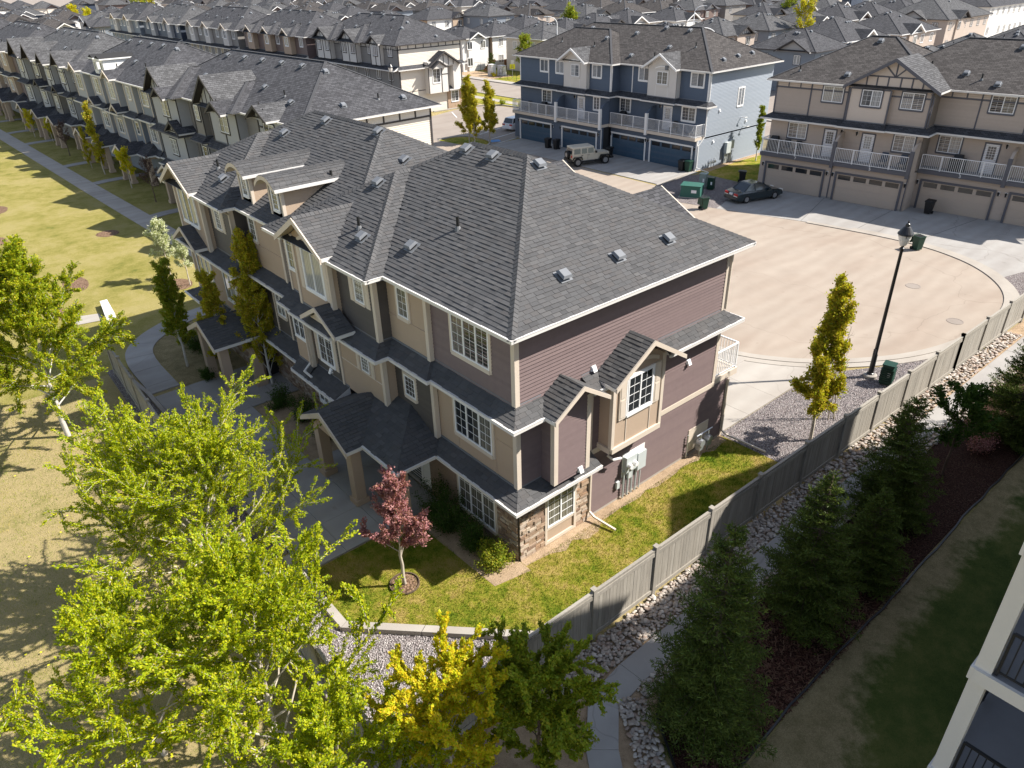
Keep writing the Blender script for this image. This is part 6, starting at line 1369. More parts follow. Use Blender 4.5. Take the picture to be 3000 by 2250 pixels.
def branch_mesh(segs, mat, n=5, name='branches'):
    """segs: list of (p0,p1,r0,r1)"""
    P0 = np.array([s[0] for s in segs]); P1 = np.array([s[1] for s in segs]); R0 = np.array([s[2] for s in segs])[:, None]; R1 = np.array([s[3] for s in segs])[:, None]
    D = P1-P0; D /= np.linalg.norm(D, axis=1, keepdims=True)+1e-9; H = np.where(np.abs(D[:, 2:3]) > .9, np.array([[1., 0, 0]]), np.array([[0, 0, 1.]])); X = np.cross(D, H); X /= np.linalg.norm(X, axis=1, keepdims=True)+1e-9; Y = np.cross(D, X)
    m = len(segs); V = np.zeros((m, 2*n, 3))
    for i in range(n):
        t = 2*math.pi*i/n; o = X*math.cos(t)+Y*math.sin(t); V[:, i] = P0+o*R0; V[:, n+i] = P1+o*R1
    Fq = []
    base = np.arange(m)*2*n
    for i in range(n): j = (i+1) % n; Fq.append(np.stack([base+i, base+j, base+n+j, base+n+i], 1))
    return np_mesh(name, V.reshape(-1, 3), np.concatenate(Fq), mat)
def grow(rs, p, d, L, r, k, segs, tips, bend=.25, upb=.15, steps=4, wob=.18):
    """one limb: returns points along it"""
    pts = [p.copy()]; q = p.copy(); v = d/np.linalg.norm(d); rr = r
    for i in range(steps):
        v = v+rs.normal(size=3)*wob+np.array([0, 0, upb]); v /= np.linalg.norm(v); q2 = q+v*L/steps; r2 = rr*(.78 if i < steps-1 else .5); segs.append((q, q2, rr, r2)); q = q2; rr = r2; pts.append(q.copy())
    return pts, v
def deciduous(name, label, cat, loc, h, spread, leafm, barkm, nl, ls, seed, r0=.12, trunk_h=.25, limbs=14, shape='vase', lean=(0, 0), group=None, twigs=7, leafy=.0, up=.5, clump=.16, pieces=0, multi=1, dens_top=1.0):
    rs = np.random.default_rng(seed); t = thing(name, label, cat, loc, 0, group); segs = []; tw = []
    for mt in range(multi):
        off = np.array([0., 0, 0]) if multi == 1 else np.array([rs.normal()*.12, rs.normal()*.12, 0]); top = np.array([lean[0]*h, lean[1]*h, h*.93])+(np.array([rs.normal()*.5, rs.normal()*.5, 0])*spread*.5 if multi > 1 else 0)
        N = 9; tp = [off]+[off+(top-off)*i/N+np.array([rs.normal()*.03*h/6, rs.normal()*.03*h/6, 0]) for i in range(1, N+1)]
        for i in range(N): segs.append((tp[i], tp[i+1], r0*(1-i/N)**.9+.008, r0*(1-(i+1)/N)**.9+.006))
        for k in range(limbs):
            f = trunk_h+(1-trunk_h)*((k+rs.random()*.8)/limbs)**(.85); i = min(N-1, int(f*N)); p = tp[i]+(tp[i+1]-tp[i])*(f*N-i); a = k*2.399+rs.random()*.7
            if shape == 'vase': el = .35+.75*f+rs.normal()*.1; L = spread*(1.15-.75*((f-trunk_h)/(1-trunk_h))**1.3)*(.8+.35*rs.random())
            elif shape == 'column': el = .95+rs.normal()*.08; L = spread*1.75*(1.1-.75*f)*(.75+.45*rs.random())
            elif shape == 'flame': el = .95+.2*f+rs.normal()*.08; L = spread*(1.9-1.2*f)*(.75+.45*rs.random())
            elif shape == 'round': el = .5+.5*f; L = spread*math.sqrt(max(.12, 1-((f-.55)/.5)**2))*(.85+.3*rs.random())
            elif shape == 'pyr': el = .55; L = spread*(1.1-f)*(.8+.4*rs.random())
            d = np.array([math.cos(a)*math.cos(el), math.sin(a)*math.cos(el), math.sin(el)]); rb = max(.008, r0*.42*(1-f*.7))
            pts, v = grow(rs, p, d, L, rb, 0, segs, None, upb=.06 if shape != 'column' else .12, steps=5, wob=.13)
            for q in range(twigs):
                g = .22+.78*(q+rs.random()*.7)/twigs; ii = min(4, int(g*5)); pp = pts[ii]+(pts[ii+1]-pts[ii])*(g*5-ii); dd = (pts[ii+1]-pts[ii]); dd = dd/np.linalg.norm(dd)+rs.normal(size=3)*.6; dd[2] += .15; Lt = L*(.42-.2*g)*(.7+.6*rs.random())+.12*spread*.4
                pt, v2 = grow(rs, pp, dd, Lt, rb*.34+.003, 1, segs, None, upb=.05, steps=3, wob=.16); tw.append((pt, Lt))
                for q3 in range(2):
                    j = 1+int(rs.random()*2); d3 = (pt[j]-pt[j-1]); d3 = d3/np.linalg.norm(d3)+rs.normal(size=3)*.7; p3, v3 = grow(rs, pt[j], d3, Lt*.5, rb*.18+.002, 2, segs, None, steps=2, upb=.03); tw.append((p3, Lt*.5))
            tw.append((pts[2:], L*.6))
        tw.append((tp[6:], h*.3))
    inst('trunk', branch_mesh(segs, barkm), t)
    W = np.array([x[1]*(1+.6*rs.random()) for x in tw]); W /= W.sum(); cnt = rs.multinomial(nl, W); C = []; Dd = []
    for (pt, L), c in zip(tw, cnt):
        if c == 0: continue
        pt = np.array(pt); u = rs.random(c)**.8*(len(pt)-1.001); i = u.astype(int); f = (u-i)[:, None]; q = pt[i]*(1-f)+pt[i+1]*f
        C.append(q+rs.normal(size=(c, 3))*clump*ls*4.2*.5); Dd.append(np.repeat(((pt[-1]-pt[0])/(np.linalg.norm(pt[-1]-pt[0])+1e-6))[None], c, 0))
    C = np.concatenate(C); Dd = np.concatenate(Dd)
    if pieces:      # the leaves nearest the camera are pieces of their own
        cw = C+np.array(loc); dist = np.linalg.norm(cw-np.array(CAMP), axis=1); o = np.argsort(dist); sel = o[:pieces]; rest = o[pieces:]
        crown = inst('crown', leaves_mesh(C[rest], ls, leafm, rs, up, dirs=Dd[rest]), t); crown['kind'] = 'stuff'
        me = bpy.data.meshes.new('leaf'); l = ls; me.from_pydata([(-l*.5, 0, 0), (-l*.05, l*.3, .01), (l*.5, 0, -.005), (-l*.05, -l*.3, .01)], [], [(0, 1, 2), (0, 2, 3)]); me.materials.append(leafm)
        for i in sel:
            v = Vector(Dd[i])+Vector(rs.normal(size=3))*.5; inst('leaf', me, t, Matrix.Translation(tuple(float(a) for a in C[i])) @ v.to_track_quat('X', 'Z').to_matrix().to_4x4() @ Matrix.Rotation(float(rs.normal()*.5), 4, 'X'))
    else:
        crown = inst('crown', leaves_mesh(C, ls, leafm, rs, up, dirs=Dd), t); crown['kind'] = 'stuff'
    return t
def spruce(name, label, loc, h, R, seed, group=None, dens=1.0, rot=0):
    rs = np.random.default_rng(seed); t = thing(name, label, 'spruce', loc, rot, group); segs = [(np.array([0, 0, 0.]), np.array([.0, .0, h*.5]), .11*h/6, .06*h/6), (np.array([0, 0, h*.5]), np.array([.03, .02, h]), .06*h/6, .006)]
    C = []; A = []; tips = []; z = h*.04
    while z < h*.985:
        f = z/h; nb = int((8-3.5*f)*dens)+2; Lb = R*(1-f)**.72*(.8 if f < .1 else 1)+.05
        for k in range(nb):
            a = rs.random()*6.283; L = Lb*(.72+.45*rs.random()); el = -.22+.75*f+rs.normal()*.1; d = np.array([math.cos(a)*math.cos(el), math.sin(a)*math.cos(el), math.sin(el)]); p = np.array([0, 0, z+rs.normal()*.05]); q = p.copy(); pts = [p]; st = 5
            for i in range(st): d2 = d+np.array([0, 0, -.1+.11*i]); d2 /= np.linalg.norm(d2); q = q+d2*L/st; pts.append(q.copy())
            pts = np.array(pts)
            for i in range(st): segs.append((pts[i], pts[i+1], .018*(1-i/st)+.003, .018*(1-(i+1)/st)+.002))
            side = np.array([-math.sin(a), math.cos(a), 0])
            nt = max(4, int(L/.085))
            for j in range(nt):     # side sprays, herringbone
                g = .15+.85*(j+rs.random()*.6)/nt; u = min(g*st, st-.001); i = int(u); c = pts[i]+(pts[i+1]-pts[i])*(u-i); ax = (pts[i+1]-pts[i])/np.linalg.norm(pts[i+1]-pts[i])
                for sgn in (-1, 1):
                    Ls = (.34*L*(1.05-g)+.09)*(.7+.5*rs.random()); dd = ax*.65+side*sgn*.8+np.array([0, 0, -.1+rs.normal()*.14]); dd /= np.linalg.norm(dd); m = max(3, int(Ls/.034))
                    uu = (np.arange(m)+rs.random(m))/m; C.append(c+dd*Ls*uu[:, None]); A.append(np.repeat(dd[None], m, 0))
            m = int(L/.02); uu = rs.random(m)*st*.999; ii = uu.astype(int); C.append(pts[ii]+(pts[ii+1]-pts[ii])*(uu-ii)[:, None]); A.append(np.repeat(d[None], m, 0)); tips.append((pts[-1], d))
        z += h*.03*(1+.4*rs.random())+.05
    inst('trunk', branch_mesh(segs, M['bark_d'], 4), t); C = np.concatenate(C); A = np.concatenate(A); n = len(C)
    # needles: slim blades leaving the twig forwards and outwards
    N = rs.normal(size=(n, 3)); dv = A*.7+N*.55; dv[:, 2] += .15; dv /= np.linalg.norm(dv, axis=1, keepdims=True); L = .085*(.6+.8*rs.random((n, 1))); B = np.cross(dv, rs.normal(size=(n, 3))); B /= np.linalg.norm(B, axis=1, keepdims=True)
    V = np.stack([C-B*.012, C+B*.012, C+dv*L+B*.008, C+dv*L-B*.008], 1).reshape(-1, 3); k = rs.random(n) < .06; F_ = np.arange(n*4).reshape(-1, 4)
    o = inst('crown', np_mesh('needles', V, F_, M['l_spruce']), t); o['kind'] = 'stuff'; o.data.materials.append(M['l_spruceb']); tipz = np.repeat(k, 1).astype(np.int32); o.data.polygons.foreach_set('material_index', tipz)
    return t
def shrub(name, label, loc, r, h, leafm, nl, ls, seed, cat='shrub', group=None):
    rs = np.random.default_rng(seed); t = thing(name, label, cat, loc, 0, group); segs = []; C = []
    for k in range(26):
        a = rs.random()*6.28; el = .5+rs.random()*.9; L = (h if el > 1 else r)*(.7+.4*rs.random()); d = np.array([math.cos(a)*math.cos(el), math.sin(a)*math.cos(el), math.sin(el)]); pts, v = grow(rs, np.array([0, 0, 0.])+rs.normal(size=3)*np.array([.1, .1, 0])*r, d, L, .012, 0, segs, None, upb=.02, steps=3, wob=.12)
        pts = np.array(pts); m = nl//26; u = rs.random(m)**.6*2.999; i = u.astype(int); C.append(pts[i]+(pts[i+1]-pts[i])*(u-i)[:, None]+rs.normal(size=(m, 3))*r*.13)
    C = np.concatenate(C); C[:, 2] = np.abs(C[:, 2])+.02
    inst('stems', branch_mesh(segs, M['bark_d'], 4), t); inst('foliage', leaves_mesh(C, ls, leafm, rs, .6), t)['kind'] = 'stuff'; return t
BW, BK, BD = M['bark_w'], M['bark'], M['bark_d']
# foreground elms and maples
deciduous('elm_tree', 'big yellow-green elm spreading over the left fence and patio', 'tree', (-8.2, 5.6, 0), 4.7, 4.8, M['l_elm'], BK, 130000, .066, 3, .13, .095, 30, 'vase', (.02, -.02), twigs=11, clump=.22, pieces=140, up=1.1)
deciduous('elm_tree', 'elm with larger bright leaves nearest the camera at the bottom edge', 'tree', (-9.0, -1.3, 0), 5.0, 3.9, M['l_elm'], BK, 100000, .068, 8, .1, .085, 26, 'vase', (.0, .02), twigs=10, clump=.22, pieces=140, up=1.1)
deciduous('elm_tree', 'young elm at the lower left corner with arching twigs', 'tree', (-11.3, .8, 0), 4.2, 3.6, M['l_elm'], BK, 52000, .066, 14, .08, .18, 18, 'vase', (.0, .0), twigs=9, clump=.22, up=1.1)
deciduous('elm_tree', 'low elm filling the gap between the near elm and the golden maple', 'tree', (-8.7, -3.9, 0), 3.7, 2.3, M['l_elm'], BK, 40000, .066, 17, .06, .12, 20, 'vase', (.0, .0), twigs=9, clump=.22, up=1.1)
deciduous('maple_tree', 'golden orange-leaved maple in sun between gravel corner and footpath', 'tree', (-6.3, -4.8, 0), 3.6, 2.0, M['l_maple'], BK, 66000, .07, 21, .05, .08, 22, 'round', (.01, .01), twigs=8, clump=.2, up=1.0)
deciduous('maple_tree', 'maple with shade put into its olive leaf colour, beside the footpath bend', 'tree', (-4.45, -5.8, 0), 3.5, 2.0, M['l_maple_shade'], BD, 66000, .07, 25, .05, .08, 24, 'round', (.01, .0), twigs=8, clump=.2, up=1.0)
deciduous('birch_tree', 'tall white-trunked birch on the dry lawn at the left edge', 'tree', (-9.5, 18.8, 0), 8.0, 3.3, M['l_birch'], BW, 140000, .085, 31, .11, .2, 34, 'vase', (.0, .01), twigs=10, clump=.24, up=1.0)
deciduous('birch_tree', 'second birch leaning in from the left edge behind the first', 'tree', (-12.6, 21.5, 0), 7.6, 3.0, M['l_birch'], BW, 60000, .085, 33, .1, .2, 22, 'vase', (.0, .0), twigs=9, clump=.24, up=1.0)
deciduous('plum_tree', 'small pink-purple leaved plum tree in a mulch ring on the corner lawn', 'tree', (-3.46, 1.64, 0), 4.1, .95, M['l_pink'], BK, 19000, .07, 41, .06, .26, 18, 'flame', (0, 0), twigs=7, clump=.26)
# columnar aspens beside the main block
deciduous('aspen_tree', 'columnar aspen with golden crown against the middle of the front wall', 'tree', (-.95, 16.99, 0), 7.4, 1.15, M['l_aspeng'], BW, 42000, .09, 51, .06, .05, 36, 'column', twigs=5, clump=.3)
deciduous('aspen_tree', 'narrow aspen with rusty top between the golden and the green one', 'tree', (-2.29, 18.85, 0), 5.6, .85, M['l_aspeng'], BW, 26000, .09, 52, .06, .08, 24, 'column', twigs=5, clump=.3)
deciduous('aspen_tree', 'dark green columnar aspen on the shaded lawn inside the walk bend', 'tree', (-3.35, 21.67, 0), 5.6, .85, M['l_aspen'], BW, 24000, .09, 53, .06, .15, 22, 'column', twigs=5, clump=.3)
deciduous('aspen_tree', 'sunlit yellow-green columnar aspen on gravel beside the main block driveway', 'tree', (13.5, -2.72, 0), 7.1, .95, M['l_aspeng'], BK, 34000, .10, 54, .07, .06, 30, 'column', twigs=5, clump=.32)
deciduous('bare_tree', 'thin leafless multi-stem sapling beside the sunlit aspen on gravel', 'tree', (15.6, -2.2, 0), 4.6, .7, M['l_brown'], BK, 40, .05, 55, .03, .05, 9, 'column', twigs=3, multi=2)
# trees by the lot and blue block
A1 = deciduous('aspen_tree', 'left one of two close aspens in front of the parking lot', 'tree', (39.4, 53.7, 0), 6.8, .95, M['l_aspeng'], BK, 15000, .15, 61, .07, .08, 24, 'column', twigs=5, clump=.3, group='aspens by the parking lot')
place_copy(A1, (39.2, 52.5, 0), 2.1, 'right and shorter one of two close aspens in front of the parking lot', .88)
place_copy(A1, (41.0, 51.97, 0), 4.0, 'single slim aspen between the sign post and the blue block', .93)
deciduous('aspen_tree', 'slim green aspen against the sunlit side of the blue block', 'tree', (53.36, 26.1, 0), 5.3, .45, M['l_aspen'], BW, 6000, .12, 62, .06, .15, 20, 'column', twigs=5, clump=.3)
deciduous('poplar_tree', 'round green tree in the back yard across the far road', 'tree', (81, 91.3, 0), 6.0, 2.0, M['l_aspen'], BK, 7000, .2, 63, .12, .2, 16, 'round', twigs=7, clump=.3)
spruce('spruce_tree', 'small dark spruce beside the wooden back fence across the far road', (79.2, 98.5, 0), 3.4, 1.2, 64, dens=.7)
# street-side trees of the left row
C1 = deciduous('crabapple_tree', 'small yellow-green tree beside the fourth cross path', 'tree', (5.36, 60.9, 0), 3.4, 1.0, M['l_maple'], BK, 3500, .12, 71, .05, .3, 12, 'round', twigs=6, clump=.3, group='small trees along the left row')
place_copy(C1, (5.07, 90.9, 0), 1.3, 'round yellow tree near the fifth cross path, left row', .75); place_copy(C1, (4.1, 96, 0), 2.9, 'yellow tree in the shade of the tan block, left row', .9)
C2 = deciduous('plum_tree', 'bare-looking brown-purple tree nearest the main block on the row lawn', 'tree', (5.45, 54.3, 0), 3.5, 1.1, M['l_brown'], BD, 2600, .08, 72, .05, .3, 14, 'round', twigs=7, clump=.3, group='dark small trees along the left row')
place_copy(C2, (4.6, 80.8, 0), 1.7, 'brown-purple tree in front of the blue-grey block porch', .95)
A2_ = deciduous('aspen_tree', 'tall golden-topped aspen in front of the blue-grey block', 'tree', (5.04, 68.6, 0), 6.9, .7, M['l_aspeng'], BK, 6500, .14, 73, .06, .08, 22, 'column', twigs=5, clump=.3)
place_copy(A2_, (4.8, 72.5, 0), 2.0, 'shorter brownish aspen left of the golden-topped one', .6)
WT = deciduous('pear_tree', 'white-blossomed pear tree, the taller one left of the mulch circle', 'tree', (.11, 34.36, 0), 3.9, .95, M['l_white'], BK, 9000, .085, 74, .05, .35, 14, 'round', twigs=7, clump=.3, group='blossoming pear trees')
place_copy(WT, (.72, 32.75, 0), 2.2, 'white-blossomed pear tree, the shorter one near the roof corner', .82)
for i, (x, y, s_, lm, lb) in enumerate(((66, 250, 1.2, 'l_aspen', 'green tree among the far upper left roofs'), (50, 268, 1.1, 'l_maple', 'orange tree by the tan gabled house, upper left'), (57, 281, .9, 'l_maple', 'yellow tree right of the tan gabled house, upper left'), (74, 287, 1.2, 'l_aspen', 'green tree beside the pale hip house'), (118, 118, 1.0, 'l_aspen', 'bright yellow-green tree above the blue roof'), (60, 225, 1.3, 'l_aspeng', 'tall golden tree at the end of the second row'), (96, 38, .6, 'l_aspen', 'bit of green tree behind the blue roof end'), (128, 66, 1.25, 'l_aspeng', 'tall yellow tree above the beige block roof'), (170, 95, 1.2, 'l_aspen', 'green tree between far houses, upper right'), (150, 80, .8, 'l_aspen', 'low yellow-green tree behind the wide hip roof'))):
    deciduous('garden_tree', lb, 'tree', (x, y, 0), 8.5*s_, 2.3*s_, M[lm], BK, 2600, .34, 90+i, .14, .2, 12, 'round' if i % 2 else 'column', twigs=6, clump=.3)
# spruces in the mulch bed
spruce('spruce_tree', 'biggest spruce, nearest the footpath bend in the mulch bed', (-.45, -7.75, 0), 6.8, 1.8, 101, dens=1.5)
spruce('spruce_tree', 'broad spruce second from the path bend, touching the grey fence view', (4.7, -7.45, 0), 5.2, 1.7, 102, dens=1.4)
spruce('spruce_tree', 'dark spruce third along the mulch bed beside the small leafy tree', (11.0, -7.0, 0), 4.9, 1.75, 103, dens=1.3)
spruce('spruce_tree', 'spruce at the right edge with sunlit golden tips', (19.6, -8.0, 0), 5.1, 1.8, 104, dens=1.2)
spruce('spruce_tree', 'low spruce hidden behind the second one in the mulch bed', (7.6, -7.9, 0), 3.4, 1.3, 105, dens=1.2)
deciduous('leafy_tree', 'small green leafy tree between two spruces in the mulch bed', 'tree', (15.0, -7.3, 0), 3.7, 1.35, M['l_green'], BD, 7500, .1, 106, .05, .25, 13, 'round', twigs=6, clump=.3)
shrub('dry_shrub', 'low russet dry shrub in the mulch bed near the right edge', (17.6, -7.6, 0), .9, .8, M['l_pink'], 1600, .06, 107)
# shrubs by the main block
shrub('shrub', 'bright green round shrub at the stone corner of the main block', (-.75, .35, 0), .75, .95, M['l_aspen'], 6000, .055, 111)
shrub('shrub', 'dark green shrub under the ground floor window, right one', (-.7, 1.55, 0), .75, 1.15, M['l_green'], 6500, .055, 112); shrub('shrub', 'dark green shrub under the ground floor window, left one', (-.75, 2.75, 0), .8, 1.35, M['l_green'], 6500, .055, 113)
shrub('shrub', 'tall dark shrub beside the porch column', (-.7, 3.75, 0), .6, 1.5, M['l_green'], 5500, .055, 114)
for i, (x, y, r, lb) in enumerate(((-1.2, 11.0, .8, 'dark shrub left of the near porch'), (-1.3, 13.0, .9, 'dark shrub below the golden aspen'), (-1.6, 14.8, .8, 'dark shrub at the foot of the golden aspen'), (-2.0, 21.8, .8, 'shaded shrub by the far porch'), (-2.3, 23.3, .8, 'shaded shrub near the far end of the front wall'), (-3.0, 19.6, .5, 'small grey-green bush by the far porch posts'))): shrub('shrub', lb, (x, y, 0), r, r*1.25, M['l_green'], 3600, .06, 120+i)
for i, (x, y) in enumerate(((45.9, 71.8), (47.8, 72.2), (50.2, 72.4), (53.2, 72.2))): pass
for i, (x, y, lb) in enumerate(((58.0, 63.5, 'small green bush at the lot kerb, nearest the blue block'), (58.2, 66.5, 'small bush in the middle of the lot verge'), (57.8, 69.8, 'small orange-green bush at the bend of the lot kerb'), (76.0, 94.0, 'brown dry bush by the white utility boxes'), (78.5, 96.0, 'dry bush beside the black chain fence'), (85, 96, 'light green bush by the back fence'))): shrub('shrub', lb, (x, y, 0), .7, .7, M['l_aspen'] if i % 2 == 0 else M['l_aspeng'], 900, .13, 140+i)
for i, (x, y) in enumerate(((-8.7, 8.5), (-8.5, 11.2), (-8.9, 13.6))): shrub('shrub', ('grey-green undergrowth bush outside the left fence, ' + ('nearest', 'middle', 'farthest')[i]), (x, y, 0), .9, 1.1, M['l_birch'], 3000, .06, 160+i)
random.seed(13)
sp = [(random.uniform(-16, -7.8), random.uniform(-8, 24)) for _ in range(40000)]
scatter_mesh('dry_grass', sp, blade, M['blade'], 'sparse dry grass on the lawn left of the fence', 'grass')
def dande(V, Fc, p):
    k = len(V); x, y = p; z = .06; s = .028
    V += [(x-s, y-s, z), (x+s, y-s, z), (x+s, y+s, z), (x-s, y+s, z)]; Fc.append((k, k+1, k+2, k+3))
scatter_mesh('dandelions', [(random.uniform(-16, -8), random.gauss(3, 5)) for _ in range(260)], dande, M['yellow'], 'yellow dandelion heads in the dry grass at lower left', 'flowers')
# ---------------------------------------------------------------- fences, walls, lamps, vehicles, small things
def fence(name, label, pts, h, side, cat='fence', step_z=None, bw=.142, boards_ok=True):
    """wooden fence: posts at pts, rails, separate boards; side=+1 boards on the left of the run"""
    t = thing(name, label, cat); BM = {}
    for (x, y) in pts:
        b = MB(); b.box(x-.07, y-.07, -.02, x+.07, y+.07, h+.12); b.box(x-.085, y-.085, h+.12, x+.085, y+.085, h+.16); b.obj('post', M['wood'], t)
    n = 0
    for i in range(len(pts)-1):
        f = F(pts[i], pts[i+1]); L = f.L; r = MB(); f.box(r, .07, L-.07, -.045, .045, h-.02, h+.06); r.obj('cap_rail', M['wood'], t)
        for (za, zb) in ((h-.2, h-.06), (.12, .26)):
            r = MB(); f.box(r, .07, L-.07, .012*side, .05*side, za, zb); r.obj('rail', M['wood'], t)
        k = max(1, int((L-.14)/bw)); w_ = (L-.14)/k
        for j in range(k):
            a = .07+j*w_; b = MB(); o = random.uniform(-.004, .004); f.box(b, a+.004, a+w_-.004, -.012+o, .012+o, .08, h-.02); b.obj('board', M['wood'], t); n += 1
    return t
xs = [2.1-2.65*k for k in range(4, -1, -1)]+[4.8, 7.5, 10.4, 13.1, 15.7, 18.3, 20.9, 23.5, 26.3, 29.1, 31.8, 34.5, 37.2, 40, 42.8]
xs[0] = -7.4
fence('wooden_fence', 'long grey wooden fence running from the maples to the turning circle', [(x, fy(x)) for x in xs if x < 24], 1.86, -1)
fence('wooden_fence', 'grey wooden fence section past the turning circle at the right edge', [(x, fy(x)) for x in xs if x > 23], 1.86, -1)
yl = [23.4, 20.9, 18.4, 15.9, 13.2, 10.5, 7.8, 5.1, 2.4, -.3, -3.9]; xl = lambda y: -6.3-(23.4-y)*.043
fence('wooden_fence', 'weathered wooden fence on the left between patio and dry lawn', [(xl(y), y) for y in yl], 1.8, -1)
# retaining kerb wall round the corner lawn
t = thing('retaining_wall', 'pale concrete edging wall bending round the corner lawn', 'wall')
pw = [(-5.82, 5.3), (-5.82, 1.36), (-.72, -3.85)]
A_, B_ = offset_poly(pw, .13), offset_poly(pw, -.13)
for i in range(2):
    n = 3 if i else 2
    for k in range(n):
        g = lambda P, s: tuple(Vector(P[i])+(Vector(P[i+1])-Vector(P[i]))*s)
        s0, s1 = k/n+.002, (k+1)/n-.002; b = MB(); q = [g(B_, s0), g(B_, s1), g(A_, s1), g(A_, s0)]; b.hexa([(*p, -.02) for p in q]+[(*p, .17) for p in q]); b.obj('wall_block', M['concl'], t)
t = thing('retaining_wall', 'low concrete strip along the outer edge of the patio slabs', 'wall'); b = MB(); b.box(-5.85, 5.6, -.02, -5.66, 20, .12); b.obj('wall_block', M['concl'], t); b = MB(); b.prism([(-5.85, 20, -.02), (-5.66, 20, -.02), (-6.05, 24, -.02), (-6.24, 24, -.02)], (0, 0, .14)); b.obj('wall_block', M['concl'], t)
b = MB(); b.prism([(-4.9, 30.2, 0), (-4.35, 30.4, 0), (-4.1, 33.0, 0), (-4.5, 33.0, 0)], (0, 0, .35)); tag(b.obj('concrete_marker', M['whitepaint']), 'white wedge-shaped concrete piece at the lawn end of the fence', 'marker')
sheet('path', [(-6.6, 31.2), (-4.9, 30.8), (-4.9, 32.0), (-6.4, 32.6)], .0, M['concl'])
# tree ring
t = thing('tree_ring', 'dark ring edging of wood chips round the pink plum tree', 'tree ring'); b = MB()
for i in range(28):
    a0, a1 = 6.2832*i/28, 6.2832*(i+1)/28; r = .47; b.beam((-3.46+r*math.cos(a0), 1.66+r*math.sin(a0), .03), (-3.46+r*math.cos(a1), 1.66+r*math.sin(a1), .03), .03, .07)
b.obj('edging', M['bark_d'], t); b = MB(); b.lathe((-3.46, 1.66, 0), [(.46, -.01), (.45, .015), (.1, .05)], 24); b.obj('wood_chips', M['chips'], t)
# heritage lamp post
def lamp(label, x, y, h=7.4, s=1.0):
    t = thing('lamp_post', label, 'lamp post', (x, y, 0)); b = MB(); b.lathe((0, 0, 0), [(.3, -.02), (.3, .12), (.24, .16)], 16); b.obj('footing', M['concl'], t)
    b = MB(); b.lathe((0, 0, .16), [(.17, 0), (.17, .05), (.12, .08), (.11, 1.0), (.095, 1.05), (.085, 1.1), (.065, h-1.35), (.1, h-1.33), (.11, h-1.25), (.06, h-1.2), (.06, h-1.1)], 14); b.obj('pole', M['blackmetal'], t)
    z = h-.98; b = MB(); b.lathe((0, 0, z), [(.09, 0), (.15, .06), (.24, .3), (.26, .5)], 16); b.obj('globe', M['lampglass'], t)
    b = MB(); b.lathe((0, 0, z+.49), [(.31, 0), (.33, .03), (.31, .08), (.14, .34), (.1, .36), (.08, .46), (.03, .5), (.035, .56), (.01, .62)], 18); b.obj('cap', M['blackmetal'], t)
    b = MB()
    for i in range(4): a = .6+i*1.5708; b.beam((.1*math.cos(a), .1*math.sin(a), z), (.28*math.cos(a), .28*math.sin(a), z+.5), .022, .022)
    b.obj('cage', M['blackmetal'], t); b = MB(); b.box(-.18, -.05, 1.2, -.1, .05, 1.5); b.obj('service_cover', M['blackmetal'], t); return t
lamp('tall black lantern lamp post at the edge of the turning circle', 20.3, -1.83); lamp('black lantern lamp post in the lane before the cream block', 37.7, 66.1, 7.5)
def streetlight(label, x, y, h, dx, dy):
    t = thing('street_light', label, 'street light', (x, y, 0)); b = MB(); b.tube((0, 0, 0), (0, 0, h-1.2), .1, .07, 8); p = Vector((0, 0, h-1.2)); n = 7
    for i in range(n): a = (i+1)/n*1.5; q = Vector((dx*1.8*(1-math.cos(a)), dy*1.8*(1-math.cos(a)), h-1.2+1.2*math.sin(a))); b.tube(p, q, .06, .055, 8); p = q
    b.obj('pole', M['vinyl'], t); b = MB(); b.beam(p, p+Vector((dx*.7, dy*.7, -.02)), .22, .12); b.obj('lamp_head', M['vinyl'], t)
streetlight('curved white street light in front of the dark gabled house', 88, 90.5, 9, -.8, .6); streetlight('curved white street light between the blue and beige roofs', 82, 52.5, 9, -.8, .6); streetlight('thin street light pole far behind the beige roof', 124, 88, 9, .7, -.7)
# utility cabinets
def cabinet(name, label, x, y, wx, wy, h, mat, rz=0, louv=False, cat='utility box', pad=True, step=None):
    t = thing(name, label, cat, (x, y, 0), rz); b = MB(); b.hexa([(-wx/2, -wy/2, .06), (wx/2, -wy/2, .06), (wx/2, wy/2, .06), (-wx/2, wy/2, .06), (-wx/2*.92, -wy/2*.9, h), (wx/2*.92, -wy/2*.9, h), (wx/2*.92, wy/2*.9, h), (-wx/2*.92, wy/2*.9, h)]); b.obj('cabinet', mat, t)
    b = MB(); b.box(-wx/2-.02, -wy/2-.02, h, wx/2+.02, wy/2+.02, h+.05); b.obj('lid', mat, t)
    if pad: b = MB(); b.box(-wx/2-.1, -wy/2-.1, -.01, wx/2+.1, wy/2+.1, .06); b.obj('pad', M['concl'], t)
    if louv:
        for i in range(7): q = MB(); q.box(-wx/2-.035, -wy/2-.03, .18+i*.1, wx/2+.035, wy/2+.03, .24+i*.1); q.obj('louvre', mat, t)
    if step: b = MB(); b.box(wx/2, -wy/2*.9, .06, wx/2+step, wy/2*.9, h*.86); b.obj('side_cabinet', mat, t)
    q = MB(); q.box(-wx/2-.0, -wy*.3, h*.45, -wx/2+.02, -wy*.05, h*.7); q.obj('label_plate', M['vinyl'], t); return t
cabinet('utility_pedestal', 'dark green louvred utility pedestal next to the tall lamp post', 20.2, -2.62, .5, .5, 1.0, M['greendark'], .2, True, pad=False)
cabinet('transformer_box', 'large teal green transformer box on the gravel', 39.1, 22.9, 1.35, 1.7, .95, M['greenbox'], .45, step=.45)
